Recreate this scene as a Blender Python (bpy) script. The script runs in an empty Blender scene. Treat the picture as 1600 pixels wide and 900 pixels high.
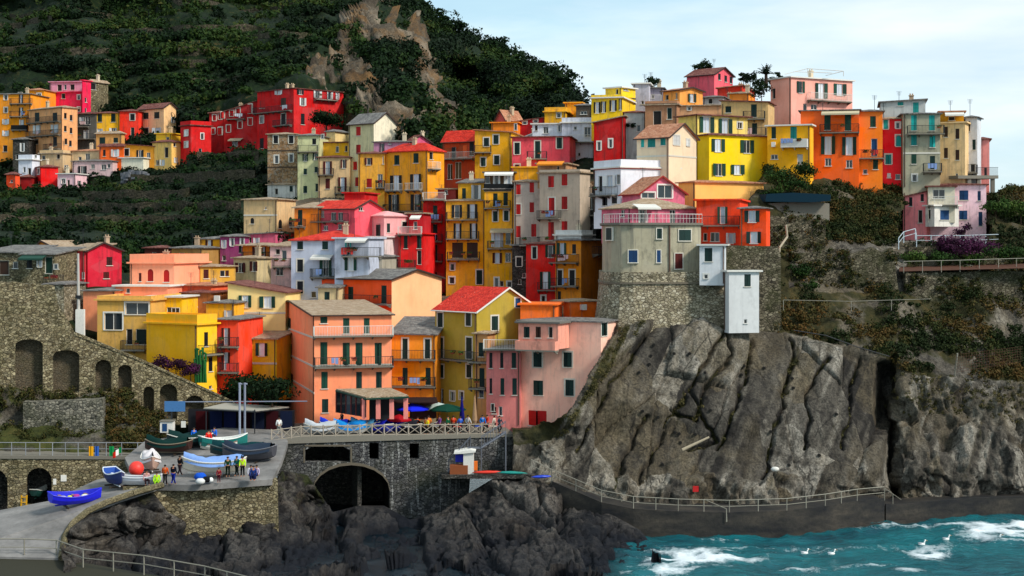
import bpy, math, random, re
import numpy as np
from mathutils import Vector, Matrix
from mathutils.geometry import tessellate_polygon
random.seed(7); RNG = np.random.default_rng(7)
S = bpy.context.scene; COL = S.collection
R = math.radians
# ------------------------------------------------------------ camera
F = 2475.0; ZC = 27.0; HY = 380.0
cam = bpy.data.objects.new('camera', bpy.data.cameras.new('camera')); COL.objects.link(cam)
cam.location = (0, 0, ZC); cam.rotation_euler = (R(90), 0, 0)
cam.data.sensor_width = 36; cam.data.lens = 36*F/1600; cam.data.shift_y = -(450-HY)/1600
cam.data.clip_start = 1; cam.data.clip_end = 6000
S.camera = cam
# ------------------------------------------------------------ light
SUN = Vector((0.80, -0.50, 0.78)).normalized()
sun = bpy.data.objects.new('sun', bpy.data.lights.new('sun', 'SUN')); COL.objects.link(sun)
sun.data.energy = 1.5; sun.data.angle = R(10); sun.data.color = (1.0, .94, .85)
sun.rotation_euler = SUN.to_track_quat('Z', 'Y').to_euler()
W = bpy.data.worlds.new('World'); S.world = W; W.use_nodes = True
wn = W.node_tree.nodes; wl = W.node_tree.links
bg = wn['Background']
sky = wn.new('ShaderNodeTexSky'); sky.sky_type = 'NISHITA'; sky.sun_disc = False
sky.sun_elevation = math.asin(SUN.z); sky.sun_rotation = math.atan2(SUN.x, SUN.y)
sky.altitude = 0; sky.air_density = 1.0; sky.dust_density = .6; sky.ozone_density = 1.5
tc = wn.new('ShaderNodeTexCoord')
mp = wn.new('ShaderNodeMapping'); mp.inputs['Scale'].default_value = (1.6, 1.6, 9)
mp.inputs['Rotation'].default_value = (0, R(-14), 0)
nz = wn.new('ShaderNodeTexNoise'); nz.inputs['Scale'].default_value = 2.2; nz.inputs['Detail'].default_value = 6
nz.inputs['Roughness'].default_value = .5; nz.inputs['Distortion'].default_value = .3
rp = wn.new('ShaderNodeValToRGB'); rp.color_ramp.elements[0].position = .33; rp.color_ramp.elements[1].position = .66
rp.color_ramp.elements[0].color = (.5, .5, .5, 1); rp.color_ramp.elements[1].color = (.97, .97, .97, 1)
mx = wn.new('ShaderNodeMix'); mx.data_type = 'RGBA'
# bright cloud veil, pale blue where thin
mp2 = wn.new('ShaderNodeMapping'); mp2.inputs['Scale'].default_value = (1.1, 1.1, 5); mp2.inputs['Location'].default_value = (.3, .1, .7); mp2.inputs['Rotation'].default_value = (0, R(-20), 0)
nz2 = wn.new('ShaderNodeTexNoise'); nz2.inputs['Scale'].default_value = 2.0; nz2.inputs['Detail'].default_value = 7; nz2.inputs['Roughness'].default_value = .55
rp2 = wn.new('ShaderNodeValToRGB'); e_ = rp2.color_ramp.elements; e_[0].position = .40; e_[1].position = .62; e_[0].color = (.52, .74, .84, 1); e_[1].color = (.93, .985, 1.0, 1)
sc2 = wn.new('ShaderNodeVectorMath'); sc2.operation = 'SCALE'; sc2.inputs['Scale'].default_value = 9.4
wl.new(tc.outputs['Generated'], mp2.inputs['Vector']); wl.new(mp2.outputs[0], nz2.inputs['Vector']); wl.new(nz2.outputs['Fac'], rp2.inputs[0]); wl.new(rp2.outputs[0], sc2.inputs[0]); wl.new(sc2.outputs[0], mx.inputs['B'])
tint = wn.new('ShaderNodeMix'); tint.data_type = 'RGBA'; tint.blend_type = 'MULTIPLY'; tint.inputs[0].default_value = 1
tint.inputs['B'].default_value = (.78, .97, 1.12, 1)
wl.new(tc.outputs['Generated'], mp.inputs['Vector']); wl.new(mp.outputs[0], nz.inputs['Vector'])
wl.new(nz.outputs['Fac'], rp.inputs[0]); wl.new(rp.outputs[0], mx.inputs[0])
wl.new(sky.outputs[0], tint.inputs['A']); wl.new(tint.outputs['Result'], mx.inputs['A'])
wl.new(mx.outputs['Result'], bg.inputs[0]); bg.inputs[1].default_value = .052
S.view_settings.view_transform = 'Standard'; S.view_settings.look = 'None'
S.view_settings.exposure = 1.3; S.view_settings.gamma = 1.0

# ------------------------------------------------------------ noise
def _h(ix, iy, iz, s):
    n = (ix*374761393 + iy*668265263 + iz*1274126177 + s*362437) & 0xffffffff
    n = ((n ^ (n >> 13))*1274126177) & 0xffffffff
    n = (n ^ (n >> 16)) & 0xffffffff
    return n/4294967295.0
def vnoise(p, s=0):
    p = np.asarray(p, float); i = np.floor(p).astype(np.int64); f = p-i; f = f*f*f*(f*(f*6-15)+10)
    r = 0
    for a in (0, 1):
        for b in (0, 1):
            for c in (0, 1):
                w = (f[..., 0] if a else 1-f[..., 0])*(f[..., 1] if b else 1-f[..., 1])*(f[..., 2] if c else 1-f[..., 2])
                r = r + w*_h(i[..., 0]+a, i[..., 1]+b, i[..., 2]+c, s)
    return r*2-1
def fbm(p, o=4, s=0, g=.5):
    a = 1; r = 0; q = np.asarray(p, float)
    for k in range(o): r = r + a*vnoise(q, s+k); q = q*2.03+7.1; a *= g
    return r
def ridge(p, o=4, s=0, g=.5):
    a = 1; r = 0; q = np.asarray(p, float)
    for k in range(o): r = r + a*(1-2*np.abs(vnoise(q, s+k))); q = q*2.07+3.3; a *= g
    return r
def voro(p, s=0):
    """2-D voronoi on p[...,:2]: F1, F2, cell hash, offset to the cell point"""
    p = np.asarray(p, float)[..., :2]; i = np.floor(p).astype(np.int64)
    f1 = np.full(p.shape[:-1], 9.); f2 = f1.copy(); idh = f1.copy(); ox = f1.copy(); oy = f1.copy()
    for a in (-1, 0, 1):
        for b in (-1, 0, 1):
            cx = i[..., 0]+a; cy = i[..., 1]+b
            qx = cx+_h(cx, cy, 0*cx, s); qy = cy+_h(cx, cy, 0*cx+1, s)
            dx = p[..., 0]-qx; dy = p[..., 1]-qy; d = np.sqrt(dx*dx+dy*dy)
            n = d < f1
            f2 = np.where(n, f1, np.minimum(f2, d)); idh = np.where(n, _h(cx, cy, 0*cx+2, s), idh)
            ox = np.where(n, dx, ox); oy = np.where(n, dy, oy); f1 = np.where(n, d, f1)
    return f1, f2, idh, ox, oy
# ------------------------------------------------------------ pixel -> world for the photo's layout
def at(px, py, Y): return Vector(((px-800)/F*Y, Y, ZC+(HY-py)/F*Y))
# ------------------------------------------------------------ materials
def srgb(h):
    if isinstance(h, str):
        h = h.lstrip('#'); c = [int(h[i:i+2], 16)/255 for i in (0, 2, 4)]
        c = [x/12.92 if x <= .04045 else ((x+.055)/1.055)**2.4 for x in c]
    else: c = list(h)
    return (c[0], c[1], c[2], 1)
MATS = {}
class NT:
    def __init__(s, name):
        s.m = bpy.data.materials.new(name); s.m.use_nodes = True; s.n = s.m.node_tree.nodes; s.l = s.m.node_tree.links
        s.b = s.n['Principled BSDF']; s.geo = s.n.new('ShaderNodeNewGeometry')
    def map(s, sc=(1, 1, 1), rot=(0, 0, 0), src=None):
        m = s.n.new('ShaderNodeMapping'); m.inputs['Scale'].default_value = sc; m.inputs['Rotation'].default_value = rot
        s.l.new(src or s.geo.outputs['Position'], m.inputs['Vector']); return m.outputs[0]
    def noise(s, scale, det=4, rough=.55, vec=None, dist=0):
        t = s.n.new('ShaderNodeTexNoise'); t.inputs['Scale'].default_value = scale; t.inputs['Detail'].default_value = det
        t.inputs['Roughness'].default_value = rough; t.inputs['Distortion'].default_value = dist
        s.l.new(vec or s.geo.outputs['Position'], t.inputs['Vector']); return t.outputs['Fac']
    def vor(s, scale, vec=None, feat='F1', out='Color', rnd=1):
        t = s.n.new('ShaderNodeTexVoronoi'); t.feature = feat; t.inputs['Scale'].default_value = scale; t.inputs['Randomness'].default_value = rnd
        s.l.new(vec or s.geo.outputs['Position'], t.inputs['Vector']); return t.outputs[out]
    def ramp(s, fac, stops, interp='LINEAR'):
        r = s.n.new('ShaderNodeValToRGB'); e = r.color_ramp.elements; r.color_ramp.interpolation = interp
        while len(e) < len(stops): e.new(.5)
        for k, (p, c) in enumerate(stops): e[k].position = p; e[k].color = srgb(c) if not isinstance(c, (int, float)) else (c, c, c, 1)
        s.l.new(fac, r.inputs[0]); return r.outputs[0]
    def mix(s, fac, a, b, mode='MIX'):
        m = s.n.new('ShaderNodeMix'); m.data_type = 'RGBA'; m.blend_type = mode
        for k, v in ((0, fac), ('A', a), ('B', b)):
            if isinstance(v, (int, float)): m.inputs[k].default_value = v if k == 0 else (v, v, v, 1)
            elif isinstance(v, (tuple, list, str)): m.inputs[k].default_value = srgb(v)
            else: s.l.new(v, m.inputs[k])
        return m.outputs['Result']
    def math(s, op, a, b=0, clamp=False):
        m = s.n.new('ShaderNodeMath'); m.operation = op; m.use_clamp = clamp
        for k, v in ((0, a), (1, b)):
            if isinstance(v, (int, float)): m.inputs[k].default_value = v
            else: s.l.new(v, m.inputs[k])
        return m.outputs[0]
    def attr(s, name, out='Fac'):
        a = s.n.new('ShaderNodeAttribute'); a.attribute_name = name; return a.outputs[out]
    def rnd(s): return s.n.new('ShaderNodeObjectInfo').outputs['Random']
    def bump(s, h, st=.5, dist=.1):
        b = s.n.new('ShaderNodeBump'); b.inputs['Strength'].default_value = st; b.inputs['Distance'].default_value = dist
        s.l.new(h, b.inputs['Height']); s.l.new(b.outputs[0], s.b.inputs['Normal']); return b
    def done(s, col, rough=.85, spec=.2):
        if isinstance(col, (tuple, list, str)): s.b.inputs['Base Color'].default_value = srgb(col)
        else: s.l.new(col, s.b.inputs['Base Color'])
        if isinstance(rough, (int, float)): s.b.inputs['Roughness'].default_value = rough
        else: s.l.new(rough, s.b.inputs['Roughness'])
        s.b.inputs['Specular IOR Level'].default_value = spec; return s.m
def plaster(hexc, wear=.5):
    k = 'plaster_%s_%s' % (hexc, wear)
    if k in MATS: return MATS[k]
    t = NT('plaster'); c = srgb(hexc)[:3]; g0 = .3*c[0]+.6*c[1]+.1*c[2]; c = tuple(max(.004, g0+(x-g0)*1.10)*1.0 for x in c)
    if c[0] > c[1] > 2*c[2]: c = (c[0], c[1]*.93, c[2])
    if c[0] > c[1] > 2*c[2] and c[1] > .5*c[0]: c = (c[0], c[1]*.90, c[2])
    dk = tuple(x*.55+.01 for x in c); lt = tuple(min(1, x*1.12+.03) for x in c)
    g = .21*c[0]+.72*c[1]+.07*c[2]; dirt = tuple(.35*x+.22*g for x in c)
    a = t.noise(.35, 5, .6); b = t.noise(2.2, 6, .65)
    st = t.noise(1.0, 5, .6, t.map((2.6, 2.6, .22)))
    col = t.mix(t.ramp(a, [(.35, 0.), (.7, 1.)]), c, lt)
    col = t.mix(t.math('MULTIPLY', t.ramp(b, [(.48, 0.), (.75, 1.)]), .45*wear), col, dk)
    col = t.mix(t.math('MULTIPLY', t.ramp(st, [(.52, 0.), (.78, 1.)]), 1.2*wear, True), col, dirt)
    pc = t.n.new('ShaderNodeSeparateColor'); t.l.new(t.vor(.42, t.map((1, 1, 1.3))), pc.inputs[0])
    col = t.mix(t.ramp(pc.outputs[0], [(.0, .22), (.12, .0), (.85, 0.), (1., .3)]), col, tuple(.7*x+.1 for x in c))
    damp = t.noise(.9, 6, .7, t.map((1, 1, .5)))
    col = t.mix(t.math('MULTIPLY', t.ramp(damp, [(.54, 0.), (.70, 1.)]), .75*wear), col, tuple(.28*x+.06*g for x in c))
    t.bump(b, .25, .04)
    m = t.done(col, .9, .12); MATS[k] = m; return m
def flat(name, hexc, rough=.6, spec=.3, var=.25, metal=0):
    k = 'flat_%s_%s_%s' % (name, hexc, rough)
    if k in MATS: return MATS[k]
    t = NT(name); c = srgb(hexc)[:3]
    r = t.rnd(); col = t.mix(r, tuple(x*(1-var) for x in c), tuple(min(1, x*(1+var*.6)) for x in c))
    n = t.noise(6, 3); col = t.mix(t.math('MULTIPLY', t.ramp(n, [(.5, 0.), (.8, 1.)]), .35), col, tuple(x*.5 for x in c))
    m = t.done(col, rough, spec); t.b.inputs['Metallic'].default_value = metal; MATS[k] = m; return m
def roofmat(kind):
    k = 'roof_'+kind
    if k in MATS: return MATS[k]
    t = NT('roof_tiles_'+kind)
    pal = dict(red=[(.0, (.30, .012, .006)), (.5, (.55, .022, .010)), (.85, (.75, .05, .025)), (1., (.78, .30, .2))],
               terra=[(.0, (.20, .09, .05)), (.5, (.42, .17, .09)), (1., (.6, .33, .2))],
               slate=[(.0, (.06, .055, .055)), (.5, (.15, .14, .13)), (1., (.30, .28, .25))],
               tan=[(.0, (.18, .12, .07)), (.5, (.34, .24, .15)), (1., (.5, .4, .3))],
               maroon=[(.0, (.08, .02, .02)), (.5, (.16, .05, .04)), (1., (.3, .14, .1))])[kind]
    v = t.vor(3.2, t.map((1, 1, 1.6))); f = t.n.new('ShaderNodeSeparateColor'); t.l.new(v, f.inputs[0])
    n = t.noise(.8, 5, .65)
    col = t.ramp(t.math('ADD', t.math('MULTIPLY', f.outputs[0], .5), t.math('MULTIPLY', n, .6)), pal)
    lich = t.noise(2.5, 5, .7)
    col = t.mix(t.math('MULTIPLY', t.ramp(lich, [(.62, 0.), (.72, 1.)]), .55), col, (.35, .32, .25))
    w = t.vor(3.2, t.map((1, 1, 1.6)), 'DISTANCE_TO_EDGE', 'Distance')
    t.bump(t.ramp(w, [(0., 0.), (.15, 1.)]), .8, .06)
    m = t.done(col, .8, .2); MATS[k] = m; return m
def masonry(name, cols, scale=1.9, mortar=(.09, .075, .05), moss=0.25, streak=False):
    k = 'mas_'+name; scale = scale*1.8
    if k in MATS: return MATS[k]
    t = NT('masonry_'+name)
    wob = t.noise(1.5, 2); base = t.map((1, 1, 1.55))
    vm = t.n.new('ShaderNodeVectorMath'); vm.operation = 'ADD'; t.l.new(base, vm.inputs[0])
    ws = t.n.new('ShaderNodeVectorMath'); ws.operation = 'SCALE'; t.l.new(t.n.new('ShaderNodeTexNoise').outputs['Color'], ws.inputs[0]); ws.inputs['Scale'].default_value = .25
    t.l.new(ws.outputs[0], vm.inputs[1])
    v = t.vor(scale, vm.outputs[0]); f = t.n.new('ShaderNodeSeparateColor'); t.l.new(v, f.inputs[0])
    e = t.vor(scale, vm.outputs[0], 'DISTANCE_TO_EDGE', 'Distance')
    stone = t.ramp(f.outputs[0], [(i/(len(cols)-1), c) for i, c in enumerate(cols)])
    n2 = t.noise(.4, 5, .6); n3 = t.noise(7, 4, .7)
    stone = t.mix(t.ramp(n3, [(.3, 0.), (.8, .5)]), stone, tuple(x*.3 for x in cols[1][:3]))
    if streak: stone = t.mix(t.ramp(t.noise(1.3, 5, .6, t.map((2.2, 2.2, .16))), [(.56, 0.), (.66, .8)]), stone, (.42, .42, .40))
    col = t.mix(t.ramp(e, [(.01, 0.), (.10, 1.)]), tuple(.75*m+.1*c for m, c in zip(mortar, cols[1])), stone)
    col = t.mix(t.math('MULTIPLY', t.ramp(n2, [(.45, 0.), (.7, 1.)]), moss*1.6, True), col, (.035, .04, .012))
    t.bump(t.ramp(e, [(0., 0.), (.12, 1.)]), .8, .07)
    m = t.done(col, .92, .15); MATS[k] = m; return m
def fresco():
    t = NT('fresco'); a = t.noise(.8, 6, .65); b = t.vor(1.6, None, 'DISTANCE_TO_EDGE', 'Distance'); c = t.noise(2.6, 5, .7)
    col = t.ramp(a, [(.3, (.16, .085, .04)), (.5, (.34, .20, .10)), (.7, (.45, .33, .20))]); col = t.mix(t.ramp(b, [(.02, .8), (.1, 0.)]), col, (.10, .06, .03))
    col = t.mix(t.ramp(c, [(.5, 0.), (.62, .8)]), col, (.30, .27, .22)); return t.done(col, .9, .1)
def rockmat(name, lo, mid, hi, warm, veg=(.03, .04, .01), vegd=(.012, .02, .006), bs=1.0, direct=(1, 1, .35), warmth=.5, wet=0, crk=0):
    k = 'rock_'+name
    if k in MATS: return MATS[k]
    t = NT('rock_'+name)
    n1 = t.noise(.22, 8, .62); n2 = t.noise(1.1, 8, .68, t.map(direct, (0, R(28), 0))); n3 = t.noise(5, 6, .7)
    s = t.math('ADD', t.math('MULTIPLY', n1, .45), t.math('ADD', t.math('MULTIPLY', n2, .55), t.math('MULTIPLY', t.attr('tint'), .35)))
    col = t.ramp(s, [(.42, lo), (.66, mid), (.92, hi)])
    if crk:
        ce = t.vor(.34, t.map((1, 1, .30), (0, R(26), 0)), 'DISTANCE_TO_EDGE', 'Distance'); cf = t.vor(1.3, t.map((1, 1, .45), (0, R(20), 0)), 'DISTANCE_TO_EDGE', 'Distance')
        nm = t.noise(.5, 4, .6)
        vp = t.n.new('ShaderNodeSeparateColor'); t.l.new(t.vor(.23, t.map((1, 1, .45), (0, R(24), 0))), vp.inputs[0])
        col = t.mix(t.math('MULTIPLY', t.ramp(vp.outputs[0], [(.66, 0.), (.74, .6)]), t.ramp(nm, [(.35, .2), (.6, 1.)])), col, warm)
        col = t.mix(t.math('MULTIPLY', t.ramp(vp.outputs[1], [(.80, 0.), (.84, .7)]), t.ramp(nm, [(.4, 0.), (.6, 1.)])), col, hi)
        ds = t.noise(.8, 5, .6, t.map((1.6, 1.6, .14))); col = t.mix(t.ramp(ds, [(.56, 0.), (.68, .75)]), col, lo)
        col = t.mix(t.math('MULTIPLY', t.ramp(ce, [(.0, .85), (.022, 0.)]), t.ramp(nm, [(.42, 0.), (.55, 1.)])), col, tuple(x*.4 for x in lo))
        col = t.mix(t.math('MULTIPLY', t.ramp(cf, [(.0, .6), (.03, 0.)]), t.ramp(nm, [(.48, 0.), (.6, 1.)])), col, tuple(x*.5 for x in lo))
    wv = t.noise(.16, 6, .6, t.map((1, 1, .5)))
    col = t.mix(t.math('MULTIPLY', t.ramp(wv, [(.5, 0.), (.68, 1.)]), warmth), col, warm)
    col = t.mix(t.ramp(n3, [(.38, .65), (.6, 0.)]), col, tuple(x*.3 for x in lo))
    if wet:
        sp_ = t.n.new('ShaderNodeSeparateXYZ'); t.l.new(t.geo.outputs['Position'], sp_.inputs[0])
        zz = t.math('ADD', sp_.outputs['Z'], t.math('MULTIPLY', t.noise(.35, 5, .6), 2.4))
        col = t.mix(t.ramp(t.math('DIVIDE', zz, wet), [(.22, .93), (.62, 0.)]), col, (.006, .008, .013))
    vc = t.ramp(t.noise(.5, 8, .75), [(.35, vegd), (.55, veg), (.75, (.10, .062, .02))])
    va = t.math('SUBTRACT', t.math('ADD', t.attr('veg'), n2), .5)
    col = t.mix(t.ramp(va, [(.35, 0.), (.62, 1.)]), col, vc)
    t.bump(t.math('ADD', n2, t.math('MULTIPLY', n3, .4)), .8*bs, .35)
    m = t.done(col, .9, .2); MATS[k] = m; return m
def leafmat(name, stops):
    k = 'leaf_'+name
    if k in MATS: return MATS[k]
    t = NT('foliage_'+name)
    n = t.noise(.06, 4)
    f = t.math('ADD', t.math('MULTIPLY', t.attr('tint'), .75), t.math('MULTIPLY', n, .35))
    col = t.ramp(f, stops); m = t.done(col, .75, .12)
    MATS[k] = m; return m
GLASS = None
def glass():
    if 'glass' in MATS: return MATS['glass']
    t = NT('window_glass'); col = t.ramp(t.rnd(), [(0., (.005, .008, .010)), (.7, (.02, .028, .034)), (1., (.06, .075, .085))])
    m = t.done(col, .08, .6); MATS['glass'] = m; return m
def curtain():
    if 'curtain' in MATS: return MATS['curtain']
    t = NT('white_curtain'); col = t.ramp(t.rnd(), [(0., (.30, .36, .42)), (.5, (.55, .60, .68)), (1., (.75, .78, .82))])
    m = t.done(col, .35, .4); MATS['curtain'] = m; return m
SH = dict(g='#0f3a2c', r='#b01412', m='#4a120e', t='#15938c', b='#123a63', n='#3a2417', w='#d8d8d4', k='#15181b', d='#0c2b27', y='#c79a2c', o='#c8501c')
def shut(c): return flat('shutter_'+c, SH[c], .6, .25, .45)
IRON = lambda: flat('iron', '#23272b', .6, .3)
WHITE = lambda: flat('white_paint', '#d9d6cd', .7, .2, .12)
CONC = lambda: flat('concrete_slab', '#7a756a', .9, .1, .2)
# ------------------------------------------------------------ mesh builder
class MB:
    def __init__(s): s.v = []; s.f = []
    def add(s, vs, fs):
        o = len(s.v); s.v += [tuple(v) for v in vs]; s.f += [tuple(i+o for i in f) for f in fs]
    def hexa(s, p):  # 8 corners: bottom 4 ccw, top 4 ccw
        s.add(p, [(0, 3, 2, 1), (4, 5, 6, 7), (0, 1, 5, 4), (1, 2, 6, 5), (2, 3, 7, 6), (3, 0, 4, 7)])
    def box(s, c, d, rz=0, M=None):
        a, b, h = d[0]/2, d[1]/2, d[2]/2; cs, sn = math.cos(rz), math.sin(rz); P = []
        for z in (-h, h):
            for x, y in ((-a, -b), (a, -b), (a, b), (-a, b)):
                P.append(Vector((c[0]+x*cs-y*sn, c[1]+x*sn+y*cs, c[2]+z)))
        s.hexa(P)
    def tube(s, p, q, r, n=6, r2=None):
        p = Vector(p); q = Vector(q); d = q-p
        if d.length < 1e-6: return
        d.normalize(); a = d.orthogonal().normalized(); b = d.cross(a); r2 = r if r2 is None else r2
        P = [p+(a*math.cos(2*math.pi*i/n)+b*math.sin(2*math.pi*i/n))*r for i in range(n)]
        Q = [q+(a*math.cos(2*math.pi*i/n)+b*math.sin(2*math.pi*i/n))*r2 for i in range(n)]
        s.add(P+Q, [(i, (i+1) % n, n+(i+1) % n, n+i) for i in range(n)]+[tuple(range(n))[::-1], tuple(range(n, 2*n))])
    def path(s, pts, r, n=6):
        for a, b in zip(pts, pts[1:]): s.tube(a, b, r, n)
    def grid(s, G):   # G[i][j] points
        o = len(s.v); m = len(G[0])
        for row in G: s.v += [tuple(p) for p in row]
        for i in range(len(G)-1):
            for j in range(m-1): s.f.append((o+i*m+j, o+i*m+j+1, o+(i+1)*m+j+1, o+(i+1)*m+j))
    def loft(s, rings, cap=True):   # closed rings of equal length
        o = len(s.v); n = len(rings[0])
        for r_ in rings: s.v += [tuple(p) for p in r_]
        for i in range(len(rings)-1):
            for j in range(n): s.f.append((o+i*n+j, o+i*n+(j+1) % n, o+(i+1)*n+(j+1) % n, o+(i+1)*n+j))
        if cap: s.f.append(tuple(range(o, o+n))[::-1]); s.f.append(tuple(range(o+(len(rings)-1)*n, o+len(rings)*n)))
    def ball(s, c, r, n=10, sq=(1, 1, 1)):
        m = n//2+1; rings = []
        for i in range(1, m):
            a = math.pi*i/m
            rings.append([(c[0]+r*sq[0]*math.sin(a)*math.cos(2*math.pi*j/n), c[1]+r*sq[1]*math.sin(a)*math.sin(2*math.pi*j/n), c[2]-r*sq[2]*math.cos(a)) for j in range(n)])
        s.loft(rings)
    def build(s, name, m, parent=None, smooth=False):
        me = bpy.data.meshes.new(name); o = bpy.data.objects.new(name, me)
        org = ORG.get(root_of(parent).name, Vector((0, 0, 0))) if parent else Vector((0, 0, 0))
        if parent is None and s.v:
            a = np.array(s.v); org = Vector((a[:, 0].mean(), a[:, 1].mean(), a[:, 2].min())); o.location = org
        me.from_pydata([(v[0]-org[0], v[1]-org[1], v[2]-org[2]) for v in s.v], [], s.f)
        if m: me.materials.append(m)
        if smooth: me.shade_smooth()
        me.update(); COL.objects.link(o)
        if parent: o.parent = parent
        return o
ORG = {}
def root_of(o):
    while o.parent: o = o.parent
    return o
def empty(name, loc, label, cat, group=None):
    o = bpy.data.objects.new(name, None); COL.objects.link(o); o.location = loc; ORG[o.name] = Vector(loc)
    o.empty_display_size = .5
    return tag(o, label, cat, group)
def tag(o, label, cat, group=None, kind=None):
    if label: o['label'] = label
    if cat: o['category'] = cat
    if group: o['group'] = group
    if kind: o['kind'] = kind
    return o
def struct(o, kind='structure', label=None, cat=None):
    o['kind'] = kind
    if label: o['label'] = label
    if cat: o['category'] = cat
    return o
def npmesh(name, verts, faces, mat, attrs=None, smooth=False, org=(0, 0, 0)):
    me = bpy.data.meshes.new(name); verts = np.asarray(verts, np.float32)-np.array(org, np.float32); faces = np.asarray(faces, np.int32); k = faces.shape[1]
    me.vertices.add(len(verts)); me.vertices.foreach_set('co', verts.ravel())
    me.loops.add(faces.size); me.loops.foreach_set('vertex_index', faces.ravel())
    me.polygons.add(len(faces)); me.polygons.foreach_set('loop_start', np.arange(0, faces.size, k, dtype=np.int32))
    if smooth: me.polygons.foreach_set('use_smooth', np.ones(len(faces), bool))
    for n, a in (attrs or {}).items():
        at_ = me.attributes.new(n, 'FLOAT', 'POINT'); at_.data.foreach_set('value', np.asarray(a, np.float32).ravel())
    me.update(calc_edges=True); me.validate()
    if mat: me.materials.append(mat)
    o = bpy.data.objects.new(name, me); COL.objects.link(o); o.location = org; return o
# leaf clusters: every clump is a cloud of small leaf faces on a lumpy crown
def leaves(cen, rad, n, size, squash=.8, tint=None, fill=.35, rng=RNG):
    cen = np.asarray(cen, float); k = len(cen); rad = np.broadcast_to(np.asarray(rad, float), (k,))
    n = np.broadcast_to(np.asarray(n, int), (k,)); idx = np.repeat(np.arange(k), n); m = len(idx)
    d = rng.normal(size=(m, 3)); d /= np.linalg.norm(d, axis=1, keepdims=True)+1e-9
    ph = rng.uniform(0, 6.28, (k, 3)); lump = .75+.25*np.sin(3*d[:, 0]+ph[idx, 0])*np.sin(3*d[:, 1]+ph[idx, 1])+.22*np.sin(4*d[:, 2]+ph[idx, 2])
    r_ = rad[idx]*lump*(1-fill*rng.random(m)**1.5); p = cen[idx]+d*r_[:, None]*np.array([1, 1, squash])
    s = size*rng.uniform(.6, 1.4, m); nrm = d+rng.normal(scale=.6, size=(m, 3)); nrm /= np.linalg.norm(nrm, axis=1, keepdims=True)
    a = np.cross(nrm, rng.normal(size=(m, 3))); a /= np.linalg.norm(a, axis=1, keepdims=True)+1e-9; b = np.cross(nrm, a)
    a *= s[:, None]*.5; b *= s[:, None]*.36
    V = np.stack([p-a, p-b, p+a, p+b], 1).reshape(-1, 3); Fc = np.arange(m*4).reshape(-1, 4)
    t = (rng.random(k)[idx]*.6+rng.random(m)*.4) if tint is None else np.clip(np.asarray(tint)[idx]*.7+rng.random(m)*.3, 0, 1)
    return V, Fc, np.repeat(t, 4)
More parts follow.
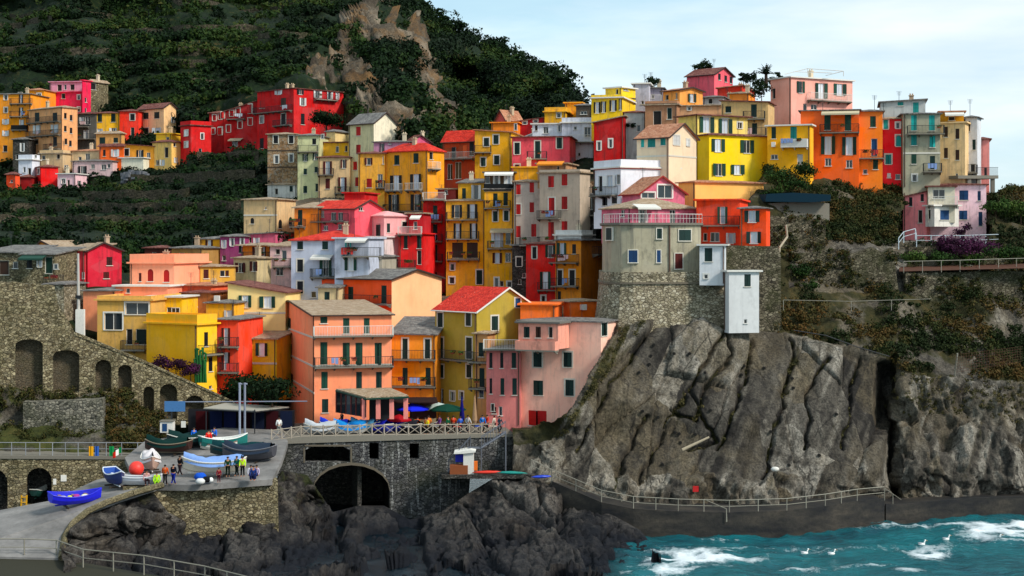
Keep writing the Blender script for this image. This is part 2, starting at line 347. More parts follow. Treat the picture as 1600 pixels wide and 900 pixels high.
# ------------------------------------------------------------ houses
CTRL = []      # ground control points gathered from the houses (px, py, Y)
HOUSES = []; SIDES = []
FRAME_L = lambda: flat('pale_surround', '#cfc9bb', .8, .15, .1)
def house(label, Y, ang, xl, xc, xr, yt, yb, col, rf='flat', L='', Rt='', name='house', cat='house', D=9, colR=None, wear=.75, ext=2.0, ch=None, group=None, ctrl=True, roofc='slate', par=0, rise=20, rpk=.5, ov=.3, pipe=None, trim=None, wallm=None, into=None):
    if xr is not None: ang = max(ang, math.degrees(math.atan((max(xr, xc)-800)/F))+9)
    th = R(ang); C2 = Vector(((xc-800)/F*Y, Y)); dL = Vector((-math.cos(th), math.sin(th))); dR = Vector((math.sin(th), math.cos(th)))
    if rf == 'flat' and roofc in ('maroon', 'tan', 'slate', 'terra', 'red') and par == 0 and not into: rf = 'hip'; rise = 5 if rise == 20 else rise
    def solve(px, d):
        u = (px-800)/F; return (u*C2.y-C2.x)/(d.x-u*d.y)
    La = solve(xl, dL) if xl is not None else D
    Lb = solve(xr, dR) if xr is not None else D
    assert 0 < La < 90 and 0 < Lb < 90, (label, La, Lb)
    zt = ZC+(HY-yt)/F*Y; zb = ZC+(HY-yb)/F*Y; rise = rise*Y/F
    cen = C2+dL*La/2+dR*Lb/2
    if into:
        root = [h[0] for h in HOUSES if into in h[0]['label']][-1]
    else: root = empty(name, (cen.x, cen.y, zb), label, cat, group)
    P3 = lambda s, t, z: Vector((C2.x+dL.x*s+dR.x*t, C2.y+dL.y*s+dR.y*t, z))
    wm = wallm or plaster(col, wear)
    wall = MB(); wallR = MB(); gz = {}
    def topz(face, q):
        # wall top height at parameter q (metres along the face)
        if rf == 'gR' and face in 'Rb': l = Lb; k = rpk*l; return zt+rise*(q/k if q < k else (l-q)/(l-k))
        if rf == 'gL' and face in 'Lk': l = La; k = rpk*l; return zt+rise*(q/k if q < k else (l-q)/(l-k))
        if rf == 'sL': return zt+rise*({'L': 0, 'k': 1, 'R': q/Lb, 'b': q/Lb}[face])
        if rf == 'sR': return zt+rise*({'R': 0, 'b': 1, 'L': q/La, 'k': q/La}[face])
        return zt
    faces = {'L': (lambda s, t, z: P3(s, t, z), La), 'k': (lambda s, t, z: P3(s, Lb-t, z), La),
             'R': (lambda s, t, z: P3(t, s, z), Lb), 'b': (lambda s, t, z: P3(La-t, s, z), Lb)}
    holes = {'L': [], 'R': []}; wins = []
    for fc, spec in (('L', L), ('R', Rt)):
        d = dL if fc == 'L' else dR; ln = La if fc == 'L' else Lb
        def loc(px, py):
            q = solve(px, d); Yp = C2.y+q*d.y; return q, ZC+(HY-py)/F*Yp, F/Yp
        for grp in [g.strip() for g in spec.split('|') if g.strip()]:
            tk = grp.split()
            if tk[0][0] in 'BASP':
                v = [float(x) for x in tk[1].split(',')]
                wins.append((fc, tk[0], [loc(v[0], v[2] if len(v) > 2 else 400), loc(v[1], v[2])] if tk[0][0] in 'BAP' else [loc(xc, v[0])], tk[2:] )); continue
            m = re.match(r'([codgah])([a-z])([\d.]+)x([\d.]+)([a-z]*)$', tk[0]); kd, cc, w, h, fl = m.groups(); w = float(w); h = float(h)
            for pt in tk[1:]:
                x, y = map(float, pt.split(',')); q, z, sc = loc(x, y)
                # widths are as seen: undo the foreshortening of the face
                q1 = solve(x-w/2, d); q2 = solve(x+w/2, d); q0, q1 = min(q1, q2), max(q1, q2)
                hh = h/sc/2; wins.append((fc, 'W', (kd, cc, q0, q1, z-hh, z+hh, fl), None))
                if kd == 'o': a = (q1-q0)*.27; hr = [q0+a, q1-a, z-hh, z+hh]
                else: hr = [q0, q1, z-hh, z+hh]
                hr[0] = max(hr[0], .12); hr[1] = min(hr[1], ln-.12); hr[3] = min(hr[3], min(topz(fc, hr[0]), topz(fc, hr[1]))-.08)
                ok = hr[1]-hr[0] > .15 and hr[3]-hr[2] > .15 and all(hr[1] < k[0]-.03 or hr[0] > k[1]+.03 or hr[3] < k[2]-.03 or hr[2] > k[3]+.03 for k in holes[fc])
                if ok: holes[fc].append(hr+[kd])
                wins[-1] = wins[-1]+((hr if ok else None),)
    zB = zb-ext; DEP = .2
    for fc in 'LRkb':
        fn, ln = faces[fc]; out = [(0, zB), (ln, zB), (ln, topz(fc, ln))]
        if (rf == 'gR' and fc in 'Rb') or (rf == 'gL' and fc in 'Lk'): k = rpk*ln; out.append((k, topz(fc, k)))
        out.append((0, topz(fc, 0)))
        loops = [out]
        for h in holes.get(fc, []):
            if h[4] == 'a':
                cx = (h[0]+h[1])/2; r_ = (h[1]-h[0])/2; zz = h[3]-r_; loops.append([(h[0], h[2])]+[(cx-r_*math.cos(a), zz+r_*math.sin(a)) for a in [math.pi*i/8 for i in range(9)]]+[(h[1], h[2])])
            else: loops.append([(h[0], h[2]), (h[0], h[3]), (h[1], h[3]), (h[1], h[2])])
        tri = tessellate_polygon([[Vector((a, b, 0)) for a, b in lp] for lp in loops])
        flatp = [p for lp in loops for p in lp]
        wt = wallR if (colR and fc == 'R') else wall; wt.add([fn(a, 0, b) for a, b in flatp], tri)
        for lp in loops[1:]:
            n = len(lp); wt.add([fn(a, 0, b) for a, b in lp]+[fn(a, DEP, b) for a, b in lp], [(i, (i+1) % n, n+(i+1) % n, n+i) for i in range(n)])
    wall.build('wall', wm, root)
    if colR: wallR.build('side_wall', plaster(colR, wear), root)  # right face in its own colour; some gables painted paler as the sunlit side
    # windows, doors, balconies
    for wn_ in wins:
        fc = wn_[0]; fn = faces[fc][0]; ln = faces[fc][1]
        def fbox(mb, s0, s1, t0, t1, z0, z1):   # t outward is negative
            mb.hexa([fn(s0, t0, z0), fn(s1, t0, z0), fn(s1, t1, z0), fn(s0, t1, z0), fn(s0, t0, z1), fn(s1, t0, z1), fn(s1, t1, z1), fn(s0, t1, z1)])
        if wn_[1] == 'W':
            kd, cc, q0, q1, z0, z1, fl = wn_[2]; hr = wn_[4]
            inh = hr is not None
            if inh: a0, a1, b0, b1 = hr[:4]
            else:
                a0, a1 = (q0+(q1-q0)*.27, q1-(q1-q0)*.27) if kd == 'o' else (q0, q1)
                b0, b1 = z0, z1
            w = a1-a0
            off = 0 if inh else -.24   # a window that could not be cut in stands proud in its own box
            fr = MB(); isdoor = (b1-b0) > 1.75
            ft = .06
            if kd != 'a':
                fbox(fr, a0, a0+ft, .08+off, .16+off, b0, b1); fbox(fr, a1-ft, a1, .08+off, .16+off, b0, b1)
                fbox(fr, a0+ft, a1-ft, .08+off, .16+off, b1-ft, b1)
                if w > .7 and kd in 'og': fbox(fr, (a0+a1)/2-.03, (a0+a1)/2+.03, .09+off, .15+off, b0, b1-ft)
            if not isdoor or kd in 'cga': fbox(fr, a0-.08, a1+.08, -.10, .05, b0-.09, b0-.005)
            else: fbox(fr, a0-.02, a1+.02, -.04, .12, b0-.06, b0-.005)
            if 's' in fl:
                u = .16
                fbox(fr, a0-u, a0-.004, -.035, .0, b0-.004, b1+u); fbox(fr, a1+.004, a1+u, -.035, .0, b0-.004, b1+u); fbox(fr, a0-.002, a1+.002, -.035, .0, b1+.004, b1+u)
            wo = fr.build('door' if isdoor and kd in 'od' else 'window', FRAME_L() if kd in 'cda' else WHITE(), root)
            pm = MB(); dz = .14+off
            pm.add([fn(a0, dz, b0), fn(a1, dz, b0), fn(a1, dz, b1), fn(a0, dz, b1)], [(0, 1, 2, 3)])
            if kd in 'og' or kd == 'd': pm.build('pane', curtain() if 'c' in fl or (kd == 'o' and random.random() < .62) else (flat('dark_door', '#1a1512', .7) if kd == 'd' and cc == 'k' else (shut(cc) if kd == 'd' else glass())), wo)
            if kd in 'ca' or kd == 'h':
                mid = (a0+a1)/2; tz = .03+off; g_ = .012
                parts = ((a0+.01, mid-g_), (mid+g_, a1-.01)) if w > .55 else ((a0+.01, a1-.01),)
                if kd == 'a':
                    r_ = w/2; zz = b1-r_; sb = MB(); prof = [(a0, b0)]+[(mid-r_*math.cos(t_), zz+r_*math.sin(t_)) for t_ in [math.pi*i/8 for i in range(9)]]+[(a1, b0)]
                    n = len(prof); sb.add([fn(a, .06, b) for a, b in prof], [tuple(range(n))]); sb.build('shutter', shut(cc), wo)
                else:
                    pm.build('pane', glass(), wo)
                    for i, (u0, u1) in enumerate(parts):
                        sb = MB(); tilt = 0
                        if random.random() < .18 and len(parts) == 2: tilt = random.uniform(.15, .45)
                        # a hinged leaf: swings out by tilt at its inner edge
                        t0, t1 = (tz, tz-tilt*(u1-u0)) if i == 0 else (tz-tilt*(u1-u0), tz)
                        for (zz0, zz1, th_) in [(b0+.01, b1-.01, .035)]:
                            sb.hexa([fn(u0, t0-th_, zz0), fn(u1, t1-th_, zz0), fn(u1, t1, zz0), fn(u0, t0, zz0), fn(u0, t0-th_, zz1), fn(u1, t1-th_, zz1), fn(u1, t1, zz1), fn(u0, t0, zz1)])
                        # rails of the louvred leaf
                        for zz in (b0+.03, (b0+b1)/2-.04, b1-.09):
                            sb.hexa([fn(u0+.01, t0-th_-.02, zz), fn(u1-.01, t1-th_-.02, zz), fn(u1-.01, t1-th_-.002, zz), fn(u0+.01, t0-th_-.002, zz), fn(u0+.01, t0-th_-.02, zz+.06), fn(u1-.01, t1-th_-.02, zz+.06), fn(u1-.01, t1-th_-.002, zz+.06), fn(u0+.01, t0-th_-.002, zz+.06)])
                        sb.build('shutter', shut(cc), wo)
            if kd == 'o':
                sw = w*.52
                for sgn, e in ((-1, a0), (1, a1)):
                    tl = random.uniform(.03, .35); o1 = e+sgn*sw*math.cos(tl); t1 = -.05-sw*math.sin(tl); sb = MB(); e0 = e+sgn*.01
                    pts = [(e0, -.05), (o1, t1), (o1, t1+.04), (e0, -.012)]
                    sb.hexa([fn(a, b, b0+.0) for a, b in pts]+[fn(a, b, b1) for a, b in pts])
                    sb.build('shutter', shut(cc), wo)
        elif wn_[1][0] == 'B':
            (qa, za, sa), (qb, zb_, sb_) = wn_[2]; s0, s1 = min(qa, qb), max(qa, qb); z = (za+zb_)/2; st = wn_[1][1:] or 'r'; dp = .85
            if wn_[3]: dp = float(wn_[3][0])
            sl = MB(); fbox(sl, s0, s1, -dp, 0.02, z-.14, z)
            n = max(2, int((s1-s0)/2.2)+1)
            for i in range(n+1):
                a = s0+.1+(s1-s0-.25)*i/n; sl.hexa([fn(a, -dp*.8, z-.2), fn(a+.1, -dp*.8, z-.2), fn(a+.1, 0, z-.45), fn(a, 0, z-.45), fn(a, -dp*.8, z-.142), fn(a+.1, -dp*.8, z-.142), fn(a+.1, 0, z-.142), fn(a, 0, z-.142)])
            bo = sl.build('balcony', CONC() if st != 'w' else WHITE(), root)
            rl = MB(); hh = .98; r_ = .018
            if st in ('w', 'p', 'k'):   # solid parapet: white, wall coloured, dark panel
                fbox(rl, s0, s1, -dp, -dp+.1, z, z+hh*.9); fbox(rl, s0, s0+.1, -dp+.1, -.005, z, z+hh*.9); fbox(rl, s1-.1, s1, -dp+.1, -.005, z, z+hh*.9)
                rl.build('parapet', {'w': WHITE(), 'p': wm, 'k': flat('dark_cloth', '#101315', .9)}[st], bo)
            else:
                crn = [fn(s0+.05, -.01, 0), fn(s0+.05, -dp+.05, 0), fn(s1-.05, -dp+.05, 0), fn(s1-.05, -.01, 0)]
                for a, b in zip(crn, crn[1:]):
                    A = Vector((a.x, a.y, z+hh)); B_ = Vector((b.x, b.y, z+hh)); rl.tube(A, B_, .028, 5); rl.tube(A-Vector((0, 0, hh-.1)), B_-Vector((0, 0, hh-.1)), .02, 4)
                    k = max(1, int((B_-A).length/.16))
                    for i in range(k+1):
                        p = A.lerp(B_, i/k); rl.tube((p.x, p.y, z), p, r_ if i % 8 else .03, 4)
                rl.build('railing', IRON() if st == 'r' else WHITE(), bo)
            if st in 'rw' and s1-s0 > 1.2 and random.random() < .6:
                k_ = random.randint(1, 3)
                for _ in range(k_):
                    a = random.uniform(s0+.3, s1-.5); q = fn(a+.2, -dp-.04, z+.78); fb_ = MB(); fbox(fb_, a, a+.45, -dp-.16, -dp+.02, z+.6, z+.78); fo_ = fb_.build('flower_box', flat('terracotta_pot', '#7c3f26', .8), bo)
                    V, Fc, t_ = leaves([tuple(q+Vector((dx, 0, .08))) for dx in (-.12, .12)], .24, 26, .15); fp = list(map(tuple, V)); pm2 = MB(); pm2.v = fp; pm2.f = [tuple(int(i) for i in f) for f in Fc]; pm2.build('plants', flat('balcony_plants', random.choice(('#1c3c14', '#24501a', '#7a1c24', '#3a5a20')), .8), bo)
            if st in 'rw' and s1-s0 > 1.8 and random.random() < .3:
                lm = MB(); a = random.uniform(s0+.2, s1-1.3); n_ = random.randint(2, 4)
                for i in range(n_): u0 = a+i*.38; hh_ = random.uniform(.5, .8); lm.add([fn(u0, -dp-.06, z+.95), fn(u0+.32, -dp-.07, z+.95), fn(u0+.31, -dp-.1, z+.95-hh_), fn(u0+.01, -dp-.08, z+.95-hh_)], [(0, 1, 2, 3)])
                lm.build('laundry', flat('laundry_cloth', random.choice(('#d8d8dc', '#7a92c0', '#c8a8a8', '#c83a34')), .9), bo)
        elif wn_[1][0] == 'A':   # awning
            (qa, za, _), (qb, zb_, _) = wn_[2]; s0, s1 = min(qa, qb), max(qa, qb); z = (za+zb_)/2; st = wn_[1][1:] or 'w'
            aw = MB(); dp = 1.3
            aw.hexa([fn(s0, -dp, z-.45), fn(s1, -dp, z-.45), fn(s1, -.01, z-.04), fn(s0, -.01, z-.04), fn(s0, -dp, z-.4), fn(s1, -dp, z-.4), fn(s1, -.01, z+.01), fn(s0, -.01, z+.01)])
            fbox(aw, s0, s1, -dp-.02, -dp-.001, z-.6, z-.4)
            aw.build('awning', {'w': WHITE(), 'o': flat('orange_cloth', '#d98218', .8), 'g': flat('green_cloth', '#1f4a3c', .8), 'c': flat('cream_cloth', '#b9ab8c', .8)}[st], root)
        elif wn_[1][0] == 'S':   # string course round both seen faces
            z = wn_[2][0][1]; sc_ = MB()
            fbox(sc_, -.03, ln, -.05, .01, z-.1, z+.1)
            sc_.build('string_course', {'': FRAME_L(), 'o': flat('orange_band', '#c2471a', .8), 'd': flat('dark_band', '#4a3c30', .8)}.get(wn_[1][1:], FRAME_L()), root)
        elif wn_[1][0] == 'P':   # box on the wall (air conditioner etc.)
            (qa, za, _), (qb, _, _) = wn_[2]; s0, s1 = min(qa, qb), max(qa, qb); bx_ = MB(); fbox(bx_, s0, s1, -.4, -.01, za-.3, za+.3)
            bx_.build('air_conditioner', WHITE(), root)
    # roof
    rb = MB(); rm = wm if roofc == 'wall' else WHITE() if roofc == 'white' else roofmat(roofc)
    if rf in ('gR', 'gL'):
        l = Lb if rf == 'gR' else La; m_ = La if rf == 'gR' else Lb; k = rpk*l
        s1_ = rise/k; s2_ = rise/(l-k)
        prof = [(-ov, zt-ov*s1_), (k, zt+rise), (l+ov, zt-ov*s2_)]
        fn = (lambda e, q, z: P3(e, q, z)) if rf == 'gR' else (lambda e, q, z: P3(q, e, z))
        for (a, b) in ((0, 1), (1, 2)):
            p, q = prof[a], prof[b]
            rb.hexa([fn(-ov, p[0], p[1]+.01), fn(m_+ov, p[0], p[1]+.01), fn(m_+ov, q[0], q[1]+.01), fn(-ov, q[0], q[1]+.01), fn(-ov, p[0], p[1]+.15), fn(m_+ov, p[0], p[1]+.15), fn(m_+ov, q[0], q[1]+.15), fn(-ov, q[0], q[1]+.15)])
        ro = rb.build('roof', rm, root)
        tb = MB()   # verge and gutter trim
        for e in (-ov-.004,):
            for (a, b) in ((0, 1), (1, 2)):
                p, q = prof[a], prof[b]; tb.hexa([fn(e-.06, p[0], p[1]-.02), fn(e, p[0], p[1]-.02), fn(e, q[0], q[1]-.02), fn(e-.06, q[0], q[1]-.02), fn(e-.06, p[0], p[1]+.17), fn(e, p[0], p[1]+.17), fn(e, q[0], q[1]+.17), fn(e-.06, q[0], q[1]+.17)])
        p = prof[0]; tb.tube(fn(-ov, p[0]-.06, p[1]+.06), fn(m_+ov, p[0]-.06, p[1]+.06), .07, 6)
        tb.build('gutter', {None: flat('gutter', '#3c2c26', .6), 'w': WHITE(), 'r': flat('red_trim', '#a5231c', .7), 'g': IRON()}[trim], ro)
        top = lambda s, t: zt+rise*.6
    elif rf in ('sL', 'sR'):
        o = ov
        c = [(-o, -o), (La+o, -o), (La+o, Lb+o), (-o, Lb+o)]
        zz = [zt+rise*((t/Lb) if rf == 'sL' else (s/La)) for s, t in c]
        rb.hexa([P3(s, t, z+.01) for (s, t), z in zip(c, zz)]+[P3(s, t, z+.15) for (s, t), z in zip(c, zz)]); ro = rb.build('roof', rm, root)
        top = lambda s, t: zt+rise*((t/Lb) if rf == 'sL' else (s/La))
    elif rf == 'hip':
        o = ov; hz = zt+rise; m_ = min(La, Lb)/2*.95
        e = [P3(-o, -o, zt+.0), P3(La+o, -o, zt), P3(La+o, Lb+o, zt), P3(-o, Lb+o, zt)]
        r1, r2 = ((m_, Lb/2), (La-m_, Lb/2)) if La > Lb else ((La/2, m_), (La/2, Lb-m_))
        a, b = P3(r1[0], r1[1], hz), P3(r2[0], r2[1], hz); up = Vector((0, 0, .12)); e2 = [v+up for v in e]
        fcs = [(4, 5, 9, 8), (5, 6, 9), (6, 7, 8, 9), (7, 4, 8)] if La > Lb else [(4, 5, 8), (5, 6, 9, 8), (6, 7, 9), (7, 4, 8, 9)]
        rb.add(e+e2+[a, b], fcs+[(0, 3, 2, 1), (0, 1, 5, 4), (1, 2, 6, 5), (2, 3, 7, 6), (3, 0, 4, 7)]); ro = rb.build('roof', rm, root)
        top = lambda s, t: zt+rise*.6
    else:
        o = ov
        rb.hexa([P3(s, t, zt+.005) for s, t in ((-o, -o), (La+o, -o), (La+o, Lb+o), (-o, Lb+o))]+[P3(s, t, zt+.18) for s, t in ((-o, -o), (La+o, -o), (La+o, Lb+o), (-o, Lb+o))])
        ro = rb.build('roof', {'slate': flat('roof_slab', '#6f6a62', .9), 'white': WHITE(), 'wall': wm, 'terra': roofmat('terra'), 'red': roofmat('red'), 'maroon': roofmat('maroon'), 'tan': roofmat('tan')}[roofc], root)
        if par:
            pb = MB(); z0 = zt+.185; z1 = z0+par; w_ = .22
            for s0, s1, t0, t1 in ((-.02, La+.02, -.02, w_), (-.02, La+.02, Lb-w_, Lb+.02), (-.02, w_, w_, Lb-w_), (La-w_, La+.02, w_, Lb-w_)):
                pb.hexa([P3(s, t, z0) for s, t in ((s0, t0), (s1, t0), (s1, t1), (s0, t1))]+[P3(s, t, z1) for s, t in ((s0, t0), (s1, t0), (s1, t1), (s0, t1))])
            pb.build('parapet', wm, root)
        top = lambda s, t: zt+.18
    # chimneys and aerials
    if ch is None: ch = random.choice((0, 0, 0, 1))
    for i in range(ch):
        s, t = La*random.uniform(.2, .8), Lb*random.uniform(.3, .7); z = top(s, t)-.3; p = P3(s, t, z)
        cb = MB(); cb.box((p.x, p.y, z+.75), (.55, .45, 1.2), -th); cb.box((p.x, p.y, z+1.42), (.7, .6, .12), -th)
        for dx in (-.15, .15): cb.tube((p.x+dx, p.y, z+1.48), (p.x+dx, p.y, z+1.7), .09, 6)
        cb.build('chimney', plaster(random.choice(('#b9a58a', '#a8917a', '#c9b9a0'))), ro)
    if random.random() < .35:
        s, t = La*random.uniform(.2, .8), Lb*random.uniform(.3, .7); p = P3(s, t, top(s, t)); ab = MB(); hgt = random.uniform(1.6, 2.6)
        ab.tube(p-Vector((0, 0, .2)), p+Vector((0, 0, hgt)), .03, 5)
        for k in range(5): ab.tube(p+Vector((-.35+.03*k, 0, hgt-.12*k)), p+Vector((.35-.03*k, 0, hgt-.12*k)), .015, 4)
        ab.build('aerial', IRON(), ro)
    if pipe is None: pipe = random.random() < .55
    if pipe:
        db = MB(); s = .18 if random.random() < .5 else La-.2
        p = P3(s, -.07, zt-.05); db.tube(p, (p.x, p.y, zb), .055, 6); db.build('drainpipe', flat('drainpipe', '#5a4438', .6, .3), root)
    if ctrl:
        CTRL.append((xc, yb, Y+.6)); CTRL.append((xc, yt, Y+min(La, Lb)*.7+2))
        if xl is not None: CTRL.append((xl, yb, Y+La*dL.y+.6)); CTRL.append((xl+(xc-xl)/2, yb, Y+La*dL.y/2+.6))
        if xr is not None: CTRL.append((xr, yb, Y+Lb*dR.y+.6))
    HOUSES.append((root, xl, xc, xr, yt, yb, Y)); SIDES.append((Y+La*dL.y, Y+Lb*dR.y))
    return root, P3, La, Lb, zt, zb
STN = masonry('warm', [(.09, .07, .035), (.24, .19, .11), (.36, .30, .17), (.16, .135, .085), (.55, .46, .28)], 1.7, (.03, .024, .014))
STP = masonry('pale', [(.14, .12, .08), (.33, .28, .18), (.50, .43, .30), (.22, .18, .12), (.65, .58, .43)], 1.5, (.07, .055, .035), .12)
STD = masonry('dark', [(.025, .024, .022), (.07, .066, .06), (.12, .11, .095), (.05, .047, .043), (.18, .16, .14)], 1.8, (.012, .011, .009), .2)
STF = masonry('fort', [(.035, .036, .038), (.09, .09, .09), (.15, .146, .14), (.06, .06, .062), (.24, .23, .215)], 1.5, (.018, .018, .018), .3, True)
FRES = fresco()
STW = masonry('weathered', [(.03, .026, .018), (.12, .10, .068), (.20, .17, .115), (.075, .062, .04), (.30, .26, .18)], 1.5, (.018, .015, .010), .5)
# ---- far-left quarter of the village (about 300 m away)
far = 'houses of the far quarter on the left'
house('orange tower house at the left edge of the far quarter with a long balcony', 306, 8, -30, 48, None, 147, 238, '#f09a1c', L='gk5x8s 9,152 9,172|ow11x8 9,190|ow11x8 9,208|ok7x16 33,154|ok7x16 33,176|ow8x16 34,195|cn6x14 30,224|dk7x10 8,232|Br 17,51,162|Br 17,46,182|Bk 20,44,203', name='apartment_building', D=8, ch=1, roofc='slate')
house('small orange block joined to the crimson house in the far quarter', 312, 8, 42, 69, None, 141, 172, '#ee9a20', L='gk6x8s 61,150|dk7x12 32,150', D=8, roofc='terra')
house('narrow grey stone house under the far orange tower', 300, 5, 20, 45, None, 218, 268, '#6f6b58', L='ow8x13 35,230|dk5x8 27,245', D=6, wallm=STD)
house('crimson house with a pink roof terrace storey in the far quarter', 316, 14, 68, 128, 141, 144, 178, '#e01a4e', L='dd7x12 77,155|dd6x8 99,150|Br 70,86,163|gk4x7s 123,152 123,171', Rt='gk4x7 134,155 134,172', D=8, par=0, roofc='wall')
house('tall narrow crimson tower wall beside the grey ruin', 315, 30, 128, 129, 142, 126, 177, '#e2264f', L='', Rt='gk3x7 134,156 134,172', D=6, roofc='wall', into='crimson house with a pink roof terrace')
house('pink attic storey with two dark openings above the crimson house', 318, 8, 78, 128, None, 128, 143, '#c9899b', L='dk7x10 93,137|dk7x9 113,136|gk4x8 102,136', D=6, roofc='wall', ctrl=False, into='crimson house with a pink roof terrace')
house('ruined grey stone house with one square opening in the far quarter', 318, 30, 139, 141, 169, 128, 162, '#8b8672', L='', Rt='dk9x10 146,135', D=8, wear=1, roofc='tan', wallm=STN)
house('tan apartment building with three dark balconies in the far quarter', 298, 40, 45, 97, 121, 168, 252, '#dfae72', L='cd7x14 58,183 86,183|ow12x13 58,202 86,201|dk6x8 57,221|ck6x14 86,221|gk5x5 52,239 62,239|dk6x13 86,242|Br 46,96,191|Br 46,96,212|Br 73,96,233', Rt='ck4x9 102,181 111,184 102,201 111,204 103,221 110,224', name='apartment_building', roofc='tan', pipe=True)
house('dark grey house with glazed balconies between tan block and yellow house', 306, 10, 120, 150, None, 178, 236, '#57554f', L='ow8x10 128,188|gw8x12 137,188|ow9x13 135,210|Br 121,140,198|Br 122,150,217', D=7, roofc='maroon')
house('yellow house with dark green shutters joined to a coral house', 306, 5, 140, 187, None, 177, 216, '#f2c312', L='cd7x13 156,184 177,184|ow13x10 155,206|ow13x10 177,205', D=8, roofc='maroon')
house('coral red house between yellow and peach ones in the far quarter', 305, 5, 187, 216, None, 174, 216, '#ee4030', L='ck7x10s 207,183|dd6x16 207,207', D=8, roofc='maroon')
house('peach house with a gabled end at the right of the far row', 304, 38, 216, 256, 275, 168, 213, '#efbe93', L='cd8x10 228,181 245,180|ck6x10s 229,205|ow15x9 246,204', Rt='ow7x9 270,187', roofc='maroon', rf='gR', rise=8, colR='#e8c98a')
house('small ochre house under the far yellow house', 297, 12, 150, 190, 195, 209, 233, '#cfa45c', L='cd9x11 160,220|cd7x8 181,219', D=7, roofc='tan')
house('low orange house with white framed windows in the far quarter', 292, 10, 155, 193, 194, 229, 254, '#ea6a28', L='ck4x10 163,239|ow13x11 180,239', D=7, roofc='maroon')
house('long ochre house with dark windows right of the low orange house', 293, 14, 193, 240, None, 229, 256, '#d9993f', L='ck7x11s 198,238|ok12x11 219,240|gk6x9 232,243', D=7, roofc='maroon', rf='sR', rise=4)
house('pale yellow stepped house at the end of the far quarter', 291, 30, 238, 268, 282, 222, 264, '#e8cb72', L='dk6x16 260,238|gk5x8 246,254|ow8x9 254,254', Rt='gk4x6 273,226|ow6x8 274,250', roofc='maroon')
house('yellow upper block with one chimney on the stepped house', 294, 20, 244, 268, 283, 209, 224, '#ecc94a', L='gk5x6 262,217', roofc='wall', ctrl=False, ch=1, into='pale yellow stepped house')
house('small white house with a stepped gable left of the red hut', 288, 15, 29, 50, 62, 250, 282, '#d9dbe2', L='gk4x8 38,265|dk5x15 46,270', Rt='gk3x5 55,244', roofc='white', par=.8)
house('small cream house with a terrace behind the white house', 292, 15, 62, 98, None, 240, 276, '#c9b184', L='gk5x6 68,246|dk5x8 91,244|gw6x8 104,262', D=6, roofc='tan', par=.5)
house('small red house with white framed openings in the far quarter', 286, 60, 53, 64, 91, 261, 294, '#d8141c', L='gk4x9s 60,268|ok5x6 61,286', Rt='', roofc='maroon')
house('little orange hut at the foot of the far quarter', 284, 20, 10, 24, 31, 273, 297, '#e8542a', L='gk4x4 18,283', Rt='', roofc='maroon', D=5)
house('dark red lean-to between the orange hut and the red house', 286, 5, 30, 50, None, 277, 294, '#8f1218', L='', D=5, roofc='maroon')
house('low pale pink cottage with two windows and a door', 284, 12, 90, 118, 136, 272, 296, '#e6bcc0', L='gk6x7s 99,283|dk4x10 107,286', Rt='gw6x5 124,285', roofc='white')
house('long pale pink cottage with a dark door above the green field', 290, 8, 113, 176, None, 252, 277, '#cfb0ae', L='ok14x13 129,266|gk6x7 145,260|gn8x8 162,261|gw5x6 170,259', D=6, roofc='slate')
house('small pale kiosk house with a blue door above the pink cottage', 294, 8, 112, 158, None, 236, 254, '#d5b890', L='gb7x12 137,246|gw5x6 125,248', D=6, roofc='terra')
house('white plastered shed with a plain wall by the stone heap', 291, 14, 187, 224, None, 247, 262, '#ded9c2', L='', D=5, roofc='white')
# red row
house('small crimson house with two white framed windows', 290, 50, 282, 298, 330, 196, 242, '#c81226', L='cw6x9s 291,208|cw6x9s 291,226', Rt='gk4x9s 316,213|gk5x8 313,236', roofc='maroon', par=.7)
house('low far wing of the long crimson house', 300, 8, 327, 352, None, 177, 236, '#b00a1e', L='cr5x9s 335,184 344,182|cr5x9s 333,205 345,203', D=8, roofc='maroon')
house('long crimson house with a narrow balcony and rows of red shutters', 294, 12, 350, 402, None, 158, 236, '#b40c20', L='cr6x11s 362,176 372,174 391,168|cr5x10s 348,180|cr6x11s 375,195 391,190|cr6x11s 357,201 344,205|gy9x12 367,222|cr5x14 387,226|Br 356,384,186|Ac 360,380,216', D=9, name='apartment_building', roofc='maroon', rf='sR', rise=-16, ch=2)
house('tall crimson palazzo with a white windowed top floor', 284, 45, 402, 459, 537, 138, 240, '#c20d22', L='cr8x12 410,163|cn8x12 443,159|cr6x14s 391,170|gk6x11s 409,187|ck7x17s 443,186|ow12x9 436,143|ck6x16 409,224|Br 400,457,175|Br 431,457,196', Rt='ok11x9 469,143|ow11x12 473,159|ck6x17 473,186|ow14x14 496,146|ow10x12 515,149|ow6x12 527,149|Br 490,524,156', name='apartment_building', roofc='maroon', D=12, ch=2)
# ---- ridge row between tower house and hill
house('tall frescoed house with faded brown painted panels', 258, 6, 418, 464, None, 210, 292, '#a9825a', L='ck7x12s 431,218 455,218|gw6x12s 432,249 455,247|Sd 235|Sd 261|Sd 288', D=8, roofc='tan', wear=1, wallm=FRES)
house('whitewashed low house at the foot of the frescoed house', 254, 6, 418, 464, None, 289, 312, '#cfccc4', L='dk5x9 432,299|cd5x9 455,295', D=6, roofc='tan')
house('pale green house with dark green windows next to the frescoed one', 250, 6, 465, 499, None, 212, 312, '#c9c89a', L='cd6x11 477,296|cd4x12 495,293|cd5x9 477,268 494,265|og9x11 477,246 493,244|ck6x9 491,221|Br 466,497,237|gk5x7 504,213', D=9, roofc='slate', wear=.9)
house('cream house with a yellow terrace and maroon shutters', 248, 6, 497, 546, None, 246, 312, '#d9c58c', L='om15x22 512,263|om10x13 537,256|cm7x16 512,287|om14x22 535,288|Br 497,522,273|Br 524,548,302', D=9, roofc='maroon')
